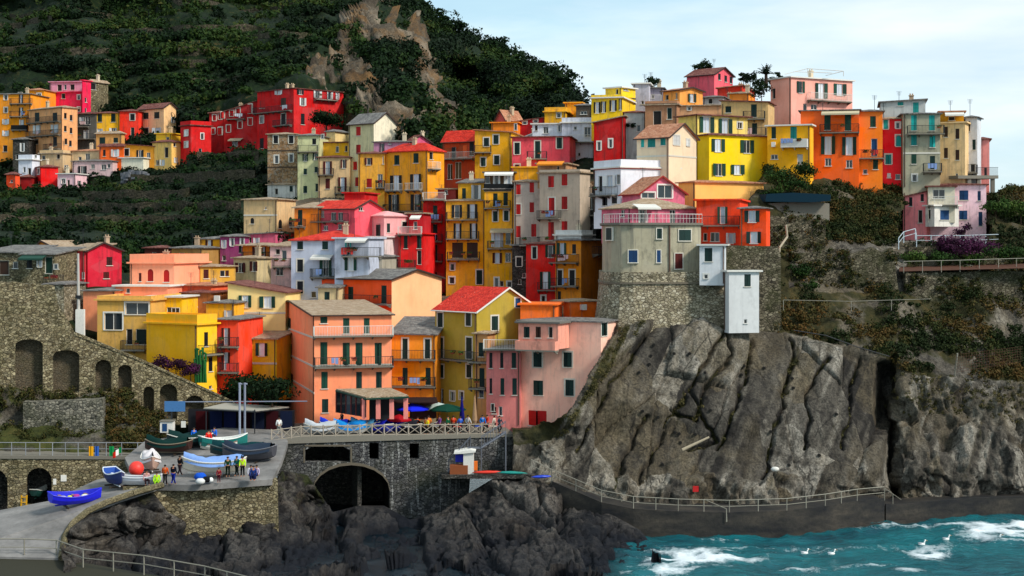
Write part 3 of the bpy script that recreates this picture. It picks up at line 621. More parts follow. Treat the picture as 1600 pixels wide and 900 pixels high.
house('bright yellow roof terrace room behind the cream house', 252, 10, 497, 545, None, 223, 246, '#e6ba40', L='gk5x9 527,233|dk4x9 541,232', D=5, roofc='maroon', ctrl=False, into='cream house with a yellow terrace')
house('small pale lemon attic below the crimson palazzo', 256, 25, 510, 524, 545, 206, 226, '#e3d790', L='dk4x6 506,212', Rt='', D=6, roofc='slate', ctrl=False)
house('cream tower house with red shutters and a bare pale gable end', 246, 38, 545, 584, 620, 192, 312, '#d3c59a', L='cr7x14 560,205|cr7x14 560,233|cr6x13 555,259|cr6x14 558,284', Rt='', name='tower_house', rf='gR', rise=17, roofc='slate', D=9, ch=0, colR='#e6dcc2')  # gable end coloured paler than the front, sunlight from the right painted in
house('mauve flat roofed attic storey behind the ochre house', 238, 8, 584, 640, None, 222, 238, '#b77f98', L='ok8x14 597,231|gk4x6 609,222', D=6, roofc='slate')
house('pink gabled house peeping over the red hipped roof', 244, 55, 632, 640, 676, 224, 250, '#e2688a', L='', Rt='', rf='gR', rise=13, rpk=.45, roofc='maroon', ch=1)
house('narrow ochre house with red shutters and an iron balcony', 226, 6, 560, 601, None, 240, 340, '#e2b04a', L='om13x11 576,252|cr8x14 577,286|gk8x22 594,283|Br 588,602,293|gk3x12 599,250', D=8, roofc='maroon')
house('large ochre house with a red hipped roof and dark green doors', 222, 35, 601, 668, 694, 236, 338, '#e5a02e', L='cd8x15 620,250|cd8x15 650,247|ok19x24 619,286|ok19x24 650,284|ok18x26 616,317|ok18x25 651,316|Bv 607,629,298|Bv 637,661,297|Br 604,668,330', Rt='dk6x12 674,243|Bv 668,682,264', rf='hip', rise=15, roofc='red', D=10, pipe=True, ch=1)
house('rust orange house with a long covered balcony under a red roof', 236, 30, 692, 744, 760, 219, 300, '#b8481c', L='co13x18 701,240|co13x18 723,236|ck6x20 710,240|ck7x22 737,232|gn10x26 716,266|gn8x24 703,268|Bv 692,742,248', Rt='', rf='gR', rise=16, roofc='red', D=9)
house('ochre yellow house with white framed windows below the hill', 232, 10, 742, 799, None, 207, 300, '#e0a818', L='cd8x13s 760,222|cd8x14s 775,218|cd7x13s 755,253|cd8x14s 776,250|Br 742,768,238', D=9, roofc='terra', rf='sR', rise=4)
house('pink coral gable house high behind the yellow house', 262, 45, 775, 790, 815, 186, 215, '#d85a50', L='', Rt='', rf='gL', rise=14, roofc='terra')
house('orange parapet house between red roofs', 250, 10, 768, 808, None, 192, 212, '#ef8a24', L='', D=6, roofc='wall')
house('dark crimson cottage with two white framed windows high on the ridge', 252, 12, 805, 851, None, 184, 215, '#b1162a', L='gk6x8s 820,190|gk6x8s 837,187', D=7, roofc='maroon', rf='sR', rise=-6)
house('mustard yellow cottage with one white framed window on the ridge', 250, 10, 851, 884, None, 175, 205, '#e0aa1c', L='gk6x7s 873,180', D=7, roofc='wall', par=.6)
house('orange yellow cube house with a plain wall on the ridge', 256, 12, 883, 908, 915, 161, 190, '#f2a818', L='', D=6, roofc='wall')
house('dark pergola topped house at the ridge right of the orange cube', 250, 12, 900, 926, None, 165, 190, '#54483c', L='gk10x5 912,176', D=6, roofc='slate')
house('white terrace house with a glazed front above the pink one', 228, 8, 832, 889, None, 194, 225, '#d2d6dc', L='gw8x10 853,203|gw4x13s 874,199 880,199|dk5x13 886,199|cn4x8 838,200', D=8, roofc='white')
house('white stepped house with a sloping roof edge over the pink house', 232, 12, 799, 836, None, 208, 232, '#ccd2d8', L='gw5x10 806,198', D=6, rf='sR', rise=-14, roofc='white')
house('white block with a roof terrace left of the dark red house', 226, 8, 878, 929, None, 192, 262, '#c9ccd8', L='gw10x15 918,206|gk5x5 899,200|Bv 888,928,222|gk4x5 905,241', D=9, roofc='white', par=.6)
house('pink house with white framed green doors and a balcony', 218, 8, 800, 890, None, 214, 282, '#d4525c', L='cd8x18s 808,232|cd8x27s 840,234|cd8x18s 874,223|ad8x6s 808,260|Br 824,855,248', D=9, roofc='maroon')
house('yellow modernist house front with four dark shutters', 214, 15, 924, 972, None, 153, 196, '#e6cd24', L='ok11x17 933,168|ok9x17 943,167|ok12x17 958,165|ok8x17 970,163', D=9, roofc='white', par=.3)
house('upper yellow block with a pale roof slab on the skyline', 220, 40, 946, 971, 993, 137, 172, '#ead63c', L='dk4x8 964,143', Rt='gk8x5 978,139|Sd 152|Sd 160', D=8, roofc='white', ch=0, into='yellow modernist')
house('grey lilac side wing of the yellow modernist block', 224, 10, 989, 1014, None, 131, 172, '#b7b4bd', L='dk4x5 1004,160', D=8, roofc='white', into='yellow modernist')
house('deep red house with a ragged painted wall and two windows', 212, 10, 928, 975, None, 182, 262, '#b31510', L='gk5x13s 936,228|gk5x13s 954,224', D=9, roofc='tan', rf='sR', rise=-9, wear=1)
house('pale grey green side house with plants beside the deep red house', 214, 10, 975, 1009, None, 176, 262, '#b9bfba', L='gk6x10 998,200', D=9, roofc='maroon')
house('grey house with a roof terrace and railing on the skyline', 226, 10, 992, 1036, None, 138, 176, '#8f8a96', L='dk5x6 1020,150|dk5x10 1007,155|Bv 1000,1034,160', D=8, roofc='slate', ch=1)
house('tan orange attic house with a green shuttered window on the skyline', 216, 50, 1036, 1062, 1098, 141, 172, '#dd9b52', L='dk5x8 1042,152|gk3x10 1057,150', Rt='og14x13 1081,153', roofc='terra', rf='gR', rise=5)
house('brown plastered house with one large dark window', 210, 12, 1008, 1058, 1062, 164, 205, '#a9835a', L='dk13x22 1027,184|dd8x18 1046,177|Sd 162', D=8, roofc='tan', par=.4)
house('pale peach house with a terracotta roof and teal shutters', 186, 40, 995, 1045, 1088, 214, 292, '#dcc5a8', L='ct5x16 1004,222|ct12x16 1018,222|ct8x14 1036,220|S 243', Rt='cw10x15s 1057,219|cw5x10s 1075,223|S 243', rf='gR', rise=22, roofc='terra', ch=0, D=10, wear=.2)
house('coral pink house with a gabled front on the highest point', 250, 42, 1073, 1116, 1145, 116, 150, '#e0616c', L='', Rt='ck4x10 1124,120 1134,123 1142,125', rf='gR', rise=12, roofc='maroon', D=9, ch=0)
house('low red house with a terracotta roof below the coral gable', 236, 12, 1121, 1160, 1180, 134, 150, '#cf4030', L='', D=7, roofc='terra', rf='sR', rise=-3)
house('small orange house tucked below the low red house', 230, 15, 1140, 1170, 1179, 146, 160, '#f08f1e', L='', D=7, roofc='tan')
house('grey white cottage between the orange and cream houses', 226, 15, 1098, 1130, 1155, 152, 176, '#b5aeaa', L='dk7x8 1110,158|gk6x8s 1076,169', D=7, roofc='slate', ch=1)
house('low peach terrace wall house with a small framed window', 214, 10, 1058, 1128, None, 165, 182, '#d7b07c', L='gk5x6s 1077,169', D=6, roofc='tan')
house('olive cream house with dark green shutters under a long roof', 206, 12, 1127, 1200, 1210, 160, 232, '#cdb878', L='cd9x10 1138,171|cd9x20 1178,173|cd8x17 1179,201|Br 1162,1196,186|Br 1160,1198,212', D=9, rf='sR', rise=4, roofc='maroon', ch=0)
house('lemon house with open shutters above a long terrace', 196, 60, 1060, 1090, 1168, 180, 215, '#e8dd78', L='', Rt='og24x24s 1104,195|og22x24s 1133,198|gk7x9s 1156,196', roofc='maroon', D=10, ch=0, ov=.5)
house('bright lemon yellow house with green shutters in two rows', 192, 62, 1088, 1108, 1199, 211, 300, '#f0dc2e', L='', Rt='og22x20 1122,227|og22x20 1167,229|og22x19 1123,265|og22x15 1152,265', roofc='maroon', D=9, ch=0, wear=.2, pipe=True)
house('deep yellow flat roofed house with a teal balcony door', 192, 20, 1199, 1266, 1271, 196, 262, '#eeb210', L='cd7x19 1209,207|ct10x28 1240,212|Bw 1222,1263,229 1.0|dw9x16 1250,249|gk11x7 1210,245|P 1206,1212,226', roofc='white', D=10, ch=0, wear=.3)
house('big orange house with two long balconies and green shutters', 194, 14, 1251, 1342, None, 172, 285, '#ee6a1c', L='cg10x26 1293,190 1325,191|og24x28 1294,227 1327,228|gk10x12 1294,253 1327,256|Br 1281,1343,207|Ac 1284,1343,173', roofc='slate', D=10, ch=0, wear=.3)
house('orange house with a blue door joined to the big orange house', 195, 10, 1342, 1379, None, 174, 285, '#f08420', L='cg9x17 1364,190|db10x27 1366,230|cg8x15 1368,257|gk7x7 1352,268|Br 1341,1381,247', roofc='slate', D=10, ch=0, wear=.3)
house('crimson narrow house with white framed teal windows', 196, 8, 1378, 1411, None, 186, 292, '#dc1430', L='ct7x15s 1384,194|gk6x9s 1403,196|at8x17s 1404,220|ct9x15s 1388,249|cw6x7 1389,274|gn8x8 1403,276', roofc='tan', D=10, ch=0, wear=.3)
house('tall grey green house with turquoise shutters and two balconies', 194, 8, 1411, 1469, None, 178, 292, '#9f9a84', L='ct9x24 1428,192|ct9x24 1456,192|ct9x18 1428,218|ct9x18 1457,221|cg8x16 1428,248|cd8x21 1457,254|gk7x10s 1429,278|Br 1417,1475,209|Br 1442,1471,268|S 239', name='apartment_building', roofc='slate', D=10, ch=0, pipe=True)
house('grey attic with a turquoise shutter set back on the tall grey house', 202, 12, 1376, 1446, None, 156, 182, '#aeb0ac', L='ct9x10 1407,160|ct9x16 1431,168', rf='sR', rise=-3, roofc='slate', D=8, ctrl=False, ch=1, into='tall grey green house')
house('cream yellow house with brown shutters in two rows', 197, 12, 1469, 1508, 1514, 192, 292, '#e3cf92', L='cn6x16 1478,206 1496,209|cn6x16 1478,239|cn6x16 1496,242|gk4x8 1495,275', Rt='', roofc='wall', D=10, ch=0)
house('mustard attic with a white awning on the cream house', 199, 12, 1469, 1506, None, 175, 192, '#b98f1c', L='dk10x6 1487,185|Aw 1476,1506,175', roofc='terra', D=8, ctrl=False, ch=0, into='cream yellow house with brown')
house('white house with a blue edged roof at the end of the clifftop row', 199, 14, 1506, 1527, 1533, 184, 290, '#d0d0d2', L='dk4x16 1514,197|cn4x14 1507,193|cd5x17 1509,223|cd5x16 1522,226|cn4x12 1510,262|dk7x12 1520,262|Br 1512,1528,270', roofc='slate', D=8, ch=0)
house('pink end house with narrow dark windows at the clifftop', 202, 14, 1526, 1546, None, 218, 290, '#e08c84', L='ck4x12 1529,230|ck4x12 1530,262 1540,268', roofc='maroon', D=8, ch=0)
house('pink villa with a roof railing and a long balcony on the skyline', 214, 60, 1204, 1236, 1332, 121, 215, '#f3ac98', L='dk5x16 1209,146', Rt='og13x18 1251,136|og20x24 1283,142|og20x18 1312,140|gk6x10 1258,167|gw10x8 1272,167|Bv 1261,1325,158', roofc='white', D=14, ch=1, wear=.3, name='villa', colR='#eaa898')
# clifftop pink villa
house('pink villa above the railed cliff garden with blue shutters', 194, 12, 1448, 1541, None, 289, 382, '#f8ccd4', L='cb14x15 1506,305|cb5x15 1530,306|cb13x14 1505,336|cb6x22 1532,342|ad7x12 1503,368|ag5x9 1540,368', roofc='maroon', D=9, name='villa', ch=0)
house('salmon wing of the pink villa on the cliff garden', 193, 20, 1411, 1448, 1462, 300, 378, '#f38f90', L='ck5x14 1423,315|ck5x15 1441,307|dk7x20 1438,338', rf='sR', rise=-8, roofc='maroon', D=8, name='villa', ch=0, into='pink villa above the railed cliff garden')
house('white projecting bay with a railed balcony on the pink villa', 190.5, 72, 1446, 1460, 1498, 322, 354, '#ddd6cc', L='ck4x14 1452,335', Rt='cb14x15 1476,336', roofc='wall', D=6, ctrl=False, ch=0, pipe=False, into='pink villa above the railed cliff garden', ext=0)
house('cream recessed loggia room under the villa roof', 191, 12, 1450, 1492, None, 292, 322, '#d5cbb4', L='gk19x14 1467,303|Bv 1450,1496,320', roofc='maroon', D=4, ctrl=False, ch=0, pipe=False, into='pink villa above the railed cliff garden')
# ---- middle village
house('coral gable house with a red roof and a wide balcony', 205, 35, 490, 554, 597, 326, 392, '#e35a66', L='dw7x10 503,334|gw8x12 521,338 532,338|Br 490,545,346|gk6x8 531,354|gw7x7 509,356', Rt='gk7x8 564,325', rf='gR', rise=13, rpk=.5, roofc='red', D=9)
house('plain crimson box house behind the coral gable', 214, 12, 538, 570, None, 302, 325, '#b81424', L='', D=6, roofc='wall')
house('orange house with a slate roof and one dark green door', 208, 12, 460, 500, None, 325, 372, '#e58018', L='cd7x24 469,340|Br 455,478,354', D=8, roofc='tan', rf='sL', rise=10)
house('narrow bright orange parapet house above the coral gable', 212, 30, 505, 510, 540, 316, 330, '#f08c12', L='', D=5, roofc='tan')
house('cream chapel like house with arched openings', 212, 18, 381, 433, 462, 312, 372, '#cdbb83', L='ak6x9 394,345|gk3x4 415,325|Sn 336', Rt='ak6x14 438,350|ak6x12 454,345', D=8, roofc='tan', wear=.8)
house('yellow house with one open shuttered window in the terrace row', 206, 10, 312, 344, None, 374, 420, '#dfa238', L='om12x13 327,379|gk8x10 327,402', D=8, roofc='slate')
house('purple house with white framed windows in the terrace row', 205, 10, 344, 382, None, 370, 420, '#8f3d68', L='ow9x12 350,381|ow9x12 363,378|ow10x12 379,378|gk6x8 350,403', D=8, roofc='slate')
house('dusty pink house at the right end of the terrace row', 206, 10, 382, 430, None, 364, 392, '#c05a74', L='ow11x9 401,376|dk4x8 391,375', D=8, roofc='slate', rf='sR', rise=-3)
house('small orange house with a dark balcony under a brown awning roof', 198, 8, 379, 424, None, 384, 408, '#e8881c', L='om14x15 401,393|om8x15 412,393|cd4x12 376,389|Br 380,422,406', D=7, roofc='tan', ov=.9)
house('grey tan house with maroon open shutters in the middle rows', 194, 30, 365, 401, 424, 404, 456, '#c3b088', L='om17x15 376,418|om17x15 398,416', Rt='', D=8, roofc='tan')
house('pale pink narrow house with a plant filled balcony', 196, 8, 422, 458, None, 385, 478, '#d5b2ae', L='dk7x8 434,393|gk8x14 444,398|gk11x12 437,424|cd8x9 434,450|dw6x8 450,468|Br 428,456,416', D=8, roofc='tan', rf='sL', rise=6)
house('ochre house with an olive side wall and a long terrace', 188, 50, 273, 313, 368, 417, 452, '#c9a548', L='ok14x12 281,430', Rt='cm8x14 322,428|gk8x9 348,427|cm5x9 355,427', D=8, roofc='tan')
house('peach house with two arched red shutters', 181, 12, 203, 272, None, 412, 465, '#fba47e', L='ar9x19 235,430 260,431|cm4x13 219,433', D=10, roofc='wall', par=.9, wear=.3, ch=1)
house('yellow pergola cottage behind the peach house', 200, 10, 268, 316, None, 388, 420, '#a98a4a', L='dk9x14 284,402|dm8x12 300,403', D=7, roofc='slate', wear=.9)
house('red roofed shed among the trees above the peach house', 214, 10, 226, 262, None, 388, 412, '#5a2c22', L='gw6x8 241,398', D=6, roofc='maroon')
house('pale lilac blue house with a bright red hipped roof', 184, 10, 455, 560, None, 376, 478, '#b4bac8', L='cd9x15 469,382|cd9x15 508,382|ck9x19s 469,415|ck9x19s 469,449|og20x28 509,417|og20x21 548,412|Br 487,526,433|Aw 489,521,398|gw8x9 490,460', rf='hip', rise=16, roofc='red', D=9, wear=.3, ch=1, pipe=True)
house('lilac blue corner room with a teal balcony on the red roofed house', 182, 12, 523, 576, None, 373, 444, '#b6bbc8', L='ot10x20 544,388|Br 537,596,400|Aw 544,576,371|og20x21 548,412', D=6, roofc='wall', ctrl=False, ch=0, pipe=False, into='pale lilac blue house')
house('small grey house with a dark green door beside the lilac house', 186, 12, 560, 597, None, 402, 440, '#a49c8c', L='cd8x20 574,411|dk6x14 586,384', D=6, roofc='slate')
house('round cornered pale pink house with a rounded pink roof', 206, 48, 566, 600, 640, 338, 430, '#dca3a2', L='cd7x18 591,360|gk6x10 566,365', Rt='cd5x14 607,356|ck5x10 607,383|ck5x10 607,398|ck9x7s 633,350', D=9, rf='hip', rise=9, roofc='wall', wear=.4)
house('white narrow house with a small window below the pink round house', 202, 10, 570, 601, None, 371, 410, '#dcc9c6', L='cd5x10 585,382', D=6, roofc='wall', ch=0)
house('scarlet house with a striped terrace and a white awning', 206, 8, 623, 662, None, 366, 432, '#d81c12', L='cd6x20 634,378|cd7x22 655,377|dk7x22 655,402|ok9x20 616,408|Bv 623,660,366|Br 605,650,418', D=8, roofc='wall')
house('small crimson room under an awning on the scarlet house', 208, 8, 636, 662, None, 334, 366, '#b0182a', L='gd6x12 649,352|Aw 643,659,336', D=5, roofc='tan', ctrl=False, into='scarlet house with a striped')
house('dark red tall house with three balconies and roof laundry', 216, 6, 661, 698, None, 314, 462, '#c62a14', L='cd7x22 680,332|cd7x25 680,363|cd7x25 680,395|om13x12 677,431|Br 663,692,346|Br 663,692,377|Br 663,692,408|Bv 661,697,312', D=9, roofc='slate', name='apartment_building')
house('tall golden yellow apartment house with balconies full of plants', 212, 5, 697, 758, None, 314, 455, '#e8aa14', L='ok17x20 714,330|ok17x22 738,330|ok13x24 715,361|ok13x24 740,361|cn17x24 715,391|cn17x24 738,391|gk6x10s 707,417|gw8x10s 706,438|cd9x22s 749,433|Br 698,747,343|Br 698,749,373|Br 699,750,405', D=9, name='apartment_building', roofc='tan', pipe=True)
house('upper yellow storey with a slate roof on the tall yellow house', 215, 8, 716, 757, None, 286, 314, '#dcb034', L='cd6x18 725,303|ow16x22 744,300', D=8, roofc='slate', rf='sL', rise=9, ctrl=False, into='tall golden yellow')
house('small maroon roof room beside the upper yellow storey', 218, 10, 684, 712, None, 296, 318, '#93342c', L='gw5x8 697,299', D=6, roofc='tan', ctrl=False, into='tall golden yellow')
house('slender golden house with a black covered top terrace', 210, 5, 757, 803, None, 296, 462, '#eaac12', L='cd7x20 774,312|cd7x20 790,311|cd7x16s 774,338|cd7x16s 791,337|ow20x22 777,375|gk8x18 794,372|om16x16 777,403|gm9x14 794,402|gw6x14s 776,441|dn6x8 784,443|gw7x8s 796,444|Br 757,798,325|Br 762,802,388|Ac 767,802,357', D=9, name='apartment_building', roofc='slate', pipe=True)
house('glazed roof room with a white awning on the slender golden house', 211, 5, 757, 803, None, 270, 296, '#5b4a30', L='ow12x20 776,282|ow14x20 794,281|gn7x10 762,281|Bk 757,800,298 1.0|Aw 758,803,268', D=6, roofc='slate', ctrl=False, into='slender golden house with')
house('grey rose house with nine red shutters in three rows', 207, 4, 803, 843, None, 284, 390, '#b3a295', L='cr7x16 810,296|cr7x18 831,292|cr7x16s 810,327|cr7x16 831,324|cr7x18 810,362|cr8x20 834,360|Br 812,846,383', D=9, name='apartment_building', roofc='tan', wear=.6)
house('flat golden roof block above the grey house with red shutters', 212, 8, 802, 842, None, 262, 284, '#f4ae10', L='', D=6, roofc='wall', ctrl=False, into='grey rose house')
house('wide grey beige apartment house with bright red shutters', 203, 28, 843, 906, 922, 270, 388, '#b7a693', L='cr9x18 861,284|cr9x18 882,281|cr9x28s 862,323|cr9x20 882,317|cr9x28 861,361|cr9x15 882,353|Br 842,877,341|Br 843,890,382', Rt='', name='apartment_building', roofc='tan', D=10, wear=.6, par=.3)
house('orange awning roof terrace room on the grey beige house', 206, 15, 840, 885, None, 256, 270, '#b39468', L='Ao 842,882,252|dk4x6 872,262', D=6, roofc='tan', ctrl=False, into='wide grey beige')
house('dark stone house squeezed below the grey rose house', 207, 5, 800, 824, None, 384, 478, '#4a4640', L='ck8x14s 811,409|gk5x8 812,440|gw6x7 819,430', D=8, wear=1, wallm=STD)
house('coral red house with big open shuttered doors', 198, 5, 822, 872, None, 382, 480, '#d8302a', L='ck6x18s 835,395|og17x20 860,392|og18x27 852,438|Br 840,870,453|gk6x12s 849,468', D=9, roofc='maroon', wear=.6)
house('ochre house with three balconies under a white roof terrace', 194, 30, 868, 908, 943, 376, 482, '#d98d1a', L='og15x27 878,393|ck6x15 897,389|ck7x24s 875,434|ck8x24s 894,434|ck5x14 874,462|Br 862,905,410|Br 865,905,447', Rt='Br 925,943,397', D=9, roofc='slate', name='apartment_building', colR='#cf7f1c')
house('white terrace parapet with chairs on the ochre house roof', 195, 30, 868, 908, 926, 368, 376, '#cfcfca', L='', D=6, roofc='white', ctrl=False, par=.5, into='ochre house with three')
house('dark green plank house in the gap beside the white house', 206, 10, 906, 931, None, 305, 375, '#54584c', L='gd12x18 919,318|ok9x12 918,350|Br 905,930,336', D=7, wallm=STD)
house('white house with an orange band and a wide roof terrace', 184, 60, 928, 970, 1060, 262, 330, '#d9dade', L='dk6x24 938,287|ow20x18 953,283|gk6x15 966,280|ck8x14 945,314|ck8x14 960,311|Br 929,965,305|So 262', Rt='So 262', D=10, roofc='white', par=.8, wear=.3, name='house', ch=0)
house('pink house with a glazed white framed gable', 178, 66, 972, 1000, 1070, 302, 345, '#cb6a7e', L='', Rt='gk20x16s 1013,301|gk22x22s 1039,298', rf='gR', rise=26, rpk=.48, roofc='terra', D=9, ch=0, trim='r')
house('lower pink storey with a terrace and a white awning', 172, 66, 940, 985, 1088, 326, 352, '#c8687c', L='gk6x12 973,332|gk4x14 942,342', Rt='gk9x24s 1004,336|Aw 988,1024,319|gk9x24 1051,336', rf='hip', rise=18, roofc='tan', D=9, ch=0, into='pink house with a glazed')
house('orange red block with a single shuttered door beside the grey bastion', 172, 14, 1088, 1156, None, 313, 388, '#e84c18', L='og17x26 1129,336|Br 1080,1157,352|ow16x16 1142,372|gw14x14 1117,370|dk6x12 1102,370', D=9, roofc='wall', ch=0)
house('orange red house with two pairs of dark green shutters', 168, 18, 1156, 1197, 1203, 326, 388, '#ec5420', L='od25x18 1175,338|od25x18 1178,371', D=9, roofc='slate', ch=0)
house('cream roof terrace block below the bright lemon house', 182, 62, 1060, 1086, 1193, 285, 345, '#edc36c', L='', Rt='', D=8, roofc='terra', ch=0, wear=.2)
house('white blue house above the stone bastion', 163.6, 10, 1093, 1133, None, 384, 443, '#c9cacb', L='cd12x21 1107,398|gw6x6s 1103,432', D=7, roofc='white', ch=0, wear=.3, par=0, ext=.2)
house('plain pale blue tower with one green shutter hanging over the cliff', 162, 76, 1132, 1139, 1186, 425, 516, '#c6c6c4', L='', Rt='cd10x19 1168,438|gk5x6 1165,502', D=5, roofc='white', ch=0, wear=.3, name='tower_house', ext=.3)
# ---- lower front rows
house('crimson gabled house with two red shutters at the left', 186, 55, 130, 137, 190, 392, 442, '#c41438', L='', Rt='cm9x13 171,408|cm9x10 166,430', rf='gR', rise=12, roofc='tan', D=10, ch=1, rpk=.45)
house('pink wing with a small balcony joined to the crimson gable', 186, 10, 92, 133, None, 392, 442, '#cf3a44', L='cr6x14 105,406|Br 104,124,424|dk8x8 118,402|ow6x10 131,430', D=8, rf='sL', rise=10, roofc='tan')
house('orange yellow gabled house behind the bare concrete pole', 192, 10, 53, 92, None, 391, 440, '#e8961c', L='', rf='gL', rise=14, rpk=.7, roofc='tan', D=9)
house('ivy covered stone cottage with flower boxes at the left edge', 182, 8, -30, 34, None, 395, 445, '#8d8468', L='dn16x22 6,418|gk8x10 24,414', D=9, rf='sL', rise=10, roofc='slate', wear=1, wallm=STN)
house('old stone cottage with a green awning and blue shuttered window', 180, 8, 34, 86, None, 398, 460, '#77765e', L='ck8x14 46,412|ow10x10 62,412|Ag 36,74,398|dg12x26 76,414|Br 72,100,443|gw7x8 88,416', D=8, rf='sL', rise=10, roofc='slate', wear=1, wallm=STN)
house('narrow grey house with a dark door below the stone cottage', 176, 8, 70, 100, None, 445, 500, '#8f8a72', L='dk6x28 84,463', D=6, wear=1, roofc='slate', wallm=STP)
house('peach house with a slate roof left of the yellow villa', 177, 8, 130, 180, None, 455, 512, '#f09a70', L='', D=8, roofc='slate', wear=.4)
house('long peach terrace house with a white edged parapet', 178, 8, 180, 262, None, 448, 478, '#ef9470', L='gy6x7 200,454', D=8, roofc='white', wear=.4)
house('coral side house with a terrace in front of the ochre house', 182, 12, 262, 330, None, 447, 505, '#e06a48', L='om7x14 296,474', D=8, roofc='terra')
house('brown shuttered cottage with an untidy roof terrace', 180, 8, 285, 330, None, 458, 508, '#a2683c', L='on8x14 295,472|gk5x14 306,472', D=7, roofc='maroon')
house('orange yellow block with a rooftop air conditioner', 175, 8, 322, 366, None, 474, 520, '#f0b03c', L='ow14x10 357,490|P 336,344,466', D=8, roofc='slate', ch=0)
house('pale lemon house with a sloping roof and dark green shutters', 178, 6, 356, 446, None, 458, 530, '#f2e292', L='og21x19 383,471|og27x18 418,472|og24x20 400,511|S 489', rf='sR', rise=15, roofc='maroon', D=9, ch=0, wear=.2, pipe=False)
house('olive yellow house below the pale lemon house', 172, 10, 372, 432, None, 530, 600, '#d8bc14', L='od20x20 409,546|S 568', D=8, rf='sL', rise=9, roofc='tan', ch=0, pipe=True)
house('yellow villa with a big dark window and red glass verandah', 171, 8, 152, 236, None, 470, 560, '#d2b05c', L='gk28x26s 177,502|gm36x18s 214,482|dd20x24 222,526|dk10x24 202,526|Br 192,230,546', D=10, roofc='wall', par=.35, ch=0, pipe=False)
house('bright yellow rear wing of the villa with a blue window', 175, 8, 228, 284, None, 465, 500, '#f0ca1c', L='gw9x10 265,485|gb13x11 275,486|dm10x18 245,480', D=8, roofc='white', ch=0)
house('large plain golden yellow block with a parapet terrace', 165.5, 32, 229, 308, 339, 508, 600, '#f0be1c', L='', Rt='ck6x22 322,530|ck6x22 329,569|Br 309,342,553|gk5x5 329,605', D=10, roofc='wall', par=.9, ch=0, wear=.3, ext=4, colR='#f2cf48')
house('slim orange red tower house with two iron balconies', 168, 10, 336, 372, None, 500, 622, '#ee4c20', L='om14x27 353,526|om14x27 353,564|Br 344,374,541|Br 344,374,581', D=8, roofc='slate', name='tower_house', ch=0, pipe=True)
house('ochre wall house between the orange tower and the olive yellow house', 172, 10, 360, 380, None, 540, 590, '#cf9a4a', L='', D=6)
house('large salmon and peach harbour house with a corrugated roof edge', 161, 74, 430, 491, 612, 494, 662, '#fb9a70', L='cd7x17 451,505|cd8x23 452,548|om14x17 452,590|S 528|S 573|S 614', Rt='cg11x26 506,492|cg10x24 541,509|cg9x24 573,509|cg11x35 506,552 541,553 561,553 591,553|cg10x26 507,594|cd9x26 561,594 592,594|cd10x21 508,634|Bv 489,613,524|Br 490,613,572|S 572', rf='gL', rise=14, rpk=.55, roofc='tan', D=12, ch=0, wear=.35, pipe=True)
house('vivid orange long house with a slate roof behind the harbour house', 178, 38, 498, 612, 690, 437, 510, '#e85a10', L='cd8x26 548,461|cd8x28 600,460|cd7x18 597,493|Br 528,612,474', Rt='', rf='gR', rise=14, rpk=.47, roofc='slate', D=10, ch=0, wear=.15, colR='#f8be8c')  # peach gable: contrast of sunlit side and front put into the wall colour
house('small cream house with one dark green door behind the harbour house', 180, 10, 497, 529, None, 450, 485, '#c8b48c', L='cd8x20 511,466', D=7, roofc='slate', rf='sL', rise=7, ch=0)
house('orange ochre narrow house with two balconies and a slate roof', 167, 8, 611, 681, None, 523, 662, '#ea9420', L='cd8x32s 633,545|cd8x30s 668,545|cd8x27 633,588 669,588|Br 612,681,561|Br 612,681,603|Sd 606', rf='sL', rise=20, roofc='slate', D=8, ch=0, wear=.5)
house('olive green house with a bright red tiled roof', 165, 50, 680, 745, 840, 487, 662, '#a89c42', L='cd8x22s 688,500|cd8x22s 732,498|cd9x33s 688,544|cd9x33s 733,544|cd8x20s 689,580 733,580|gw7x14s 707,619|gw6x12s 721,618|gd8x24 689,619|Br 682,740,561', Rt='cb8x18s 809,471|cd10x22s 773,505|cd5x20 747,548|gw8x20 756,548', rf='gR', rise=35, rpk=.5, roofc='red', D=9, ch=0, wear=.35, trim='w', pipe=True)
house('low connecting house with dark doors beside the olive green house', 164.5, 20, 742, 762, None, 522, 660, '#c39a60', L='cd8x22 752,546|cd8x30 753,590|gk8x14 752,614|Br 736,762,606|Br 735,765,565', D=6, ch=0, roofc='tan')
house('dusky pink wing with narrow dark shutters on the harbour', 162.5, 6, 760, 813, None, 548, 664, '#cf7a74', L='ck5x24 767,563 784,563|cd7x24 803,563|ck4x24 767,603|cd6x26 785,604|cd7x26 804,604|cm7x10 772,641|gk6x14 782,642|dk6x12 770,636|Bg 756,813,545', D=8, roofc='slate', ch=0, wear=.6, pipe=True)
house('large salmon pink house standing on the rock with dark green shutters', 160, 24, 812, 939, 976, 504, 664, '#ffc2ac', L='cd13x23s 840,562|cd13x23s 887,562|cd15x23 841,606|cd13x25s 890,606|cr28x23 840,653', Rt='cd9x21s 944,514', roofc='slate', D=10, ch=0, wear=.45, par=0, pipe=False)
house('orange roof room beside the olive green gable', 166, 8, 813, 868, None, 477, 510, '#f07428', L='', D=6, roofc='wall', ch=0, ctrl=False, into='large salmon pink')
house('round fronted orange house with an air conditioner behind the pink roof', 171, 60, 865, 890, 940, 472, 508, '#f27820', L='gw9x20 876,487', Rt='P 906,914,480', D=7, roofc='tan', ch=0)
house('shaded loggia of the pink house with a salmon parapet', 158.6, 24, 810, 872, None, 506, 546, '#e09a86', L='cd9x17 823,519|cn8x17 841,519|dk7x17 860,519|Bp 811,873,546 1.0', D=3, roofc='slate', ch=0, ctrl=False, pipe=False, ext=0, into='large salmon pink')
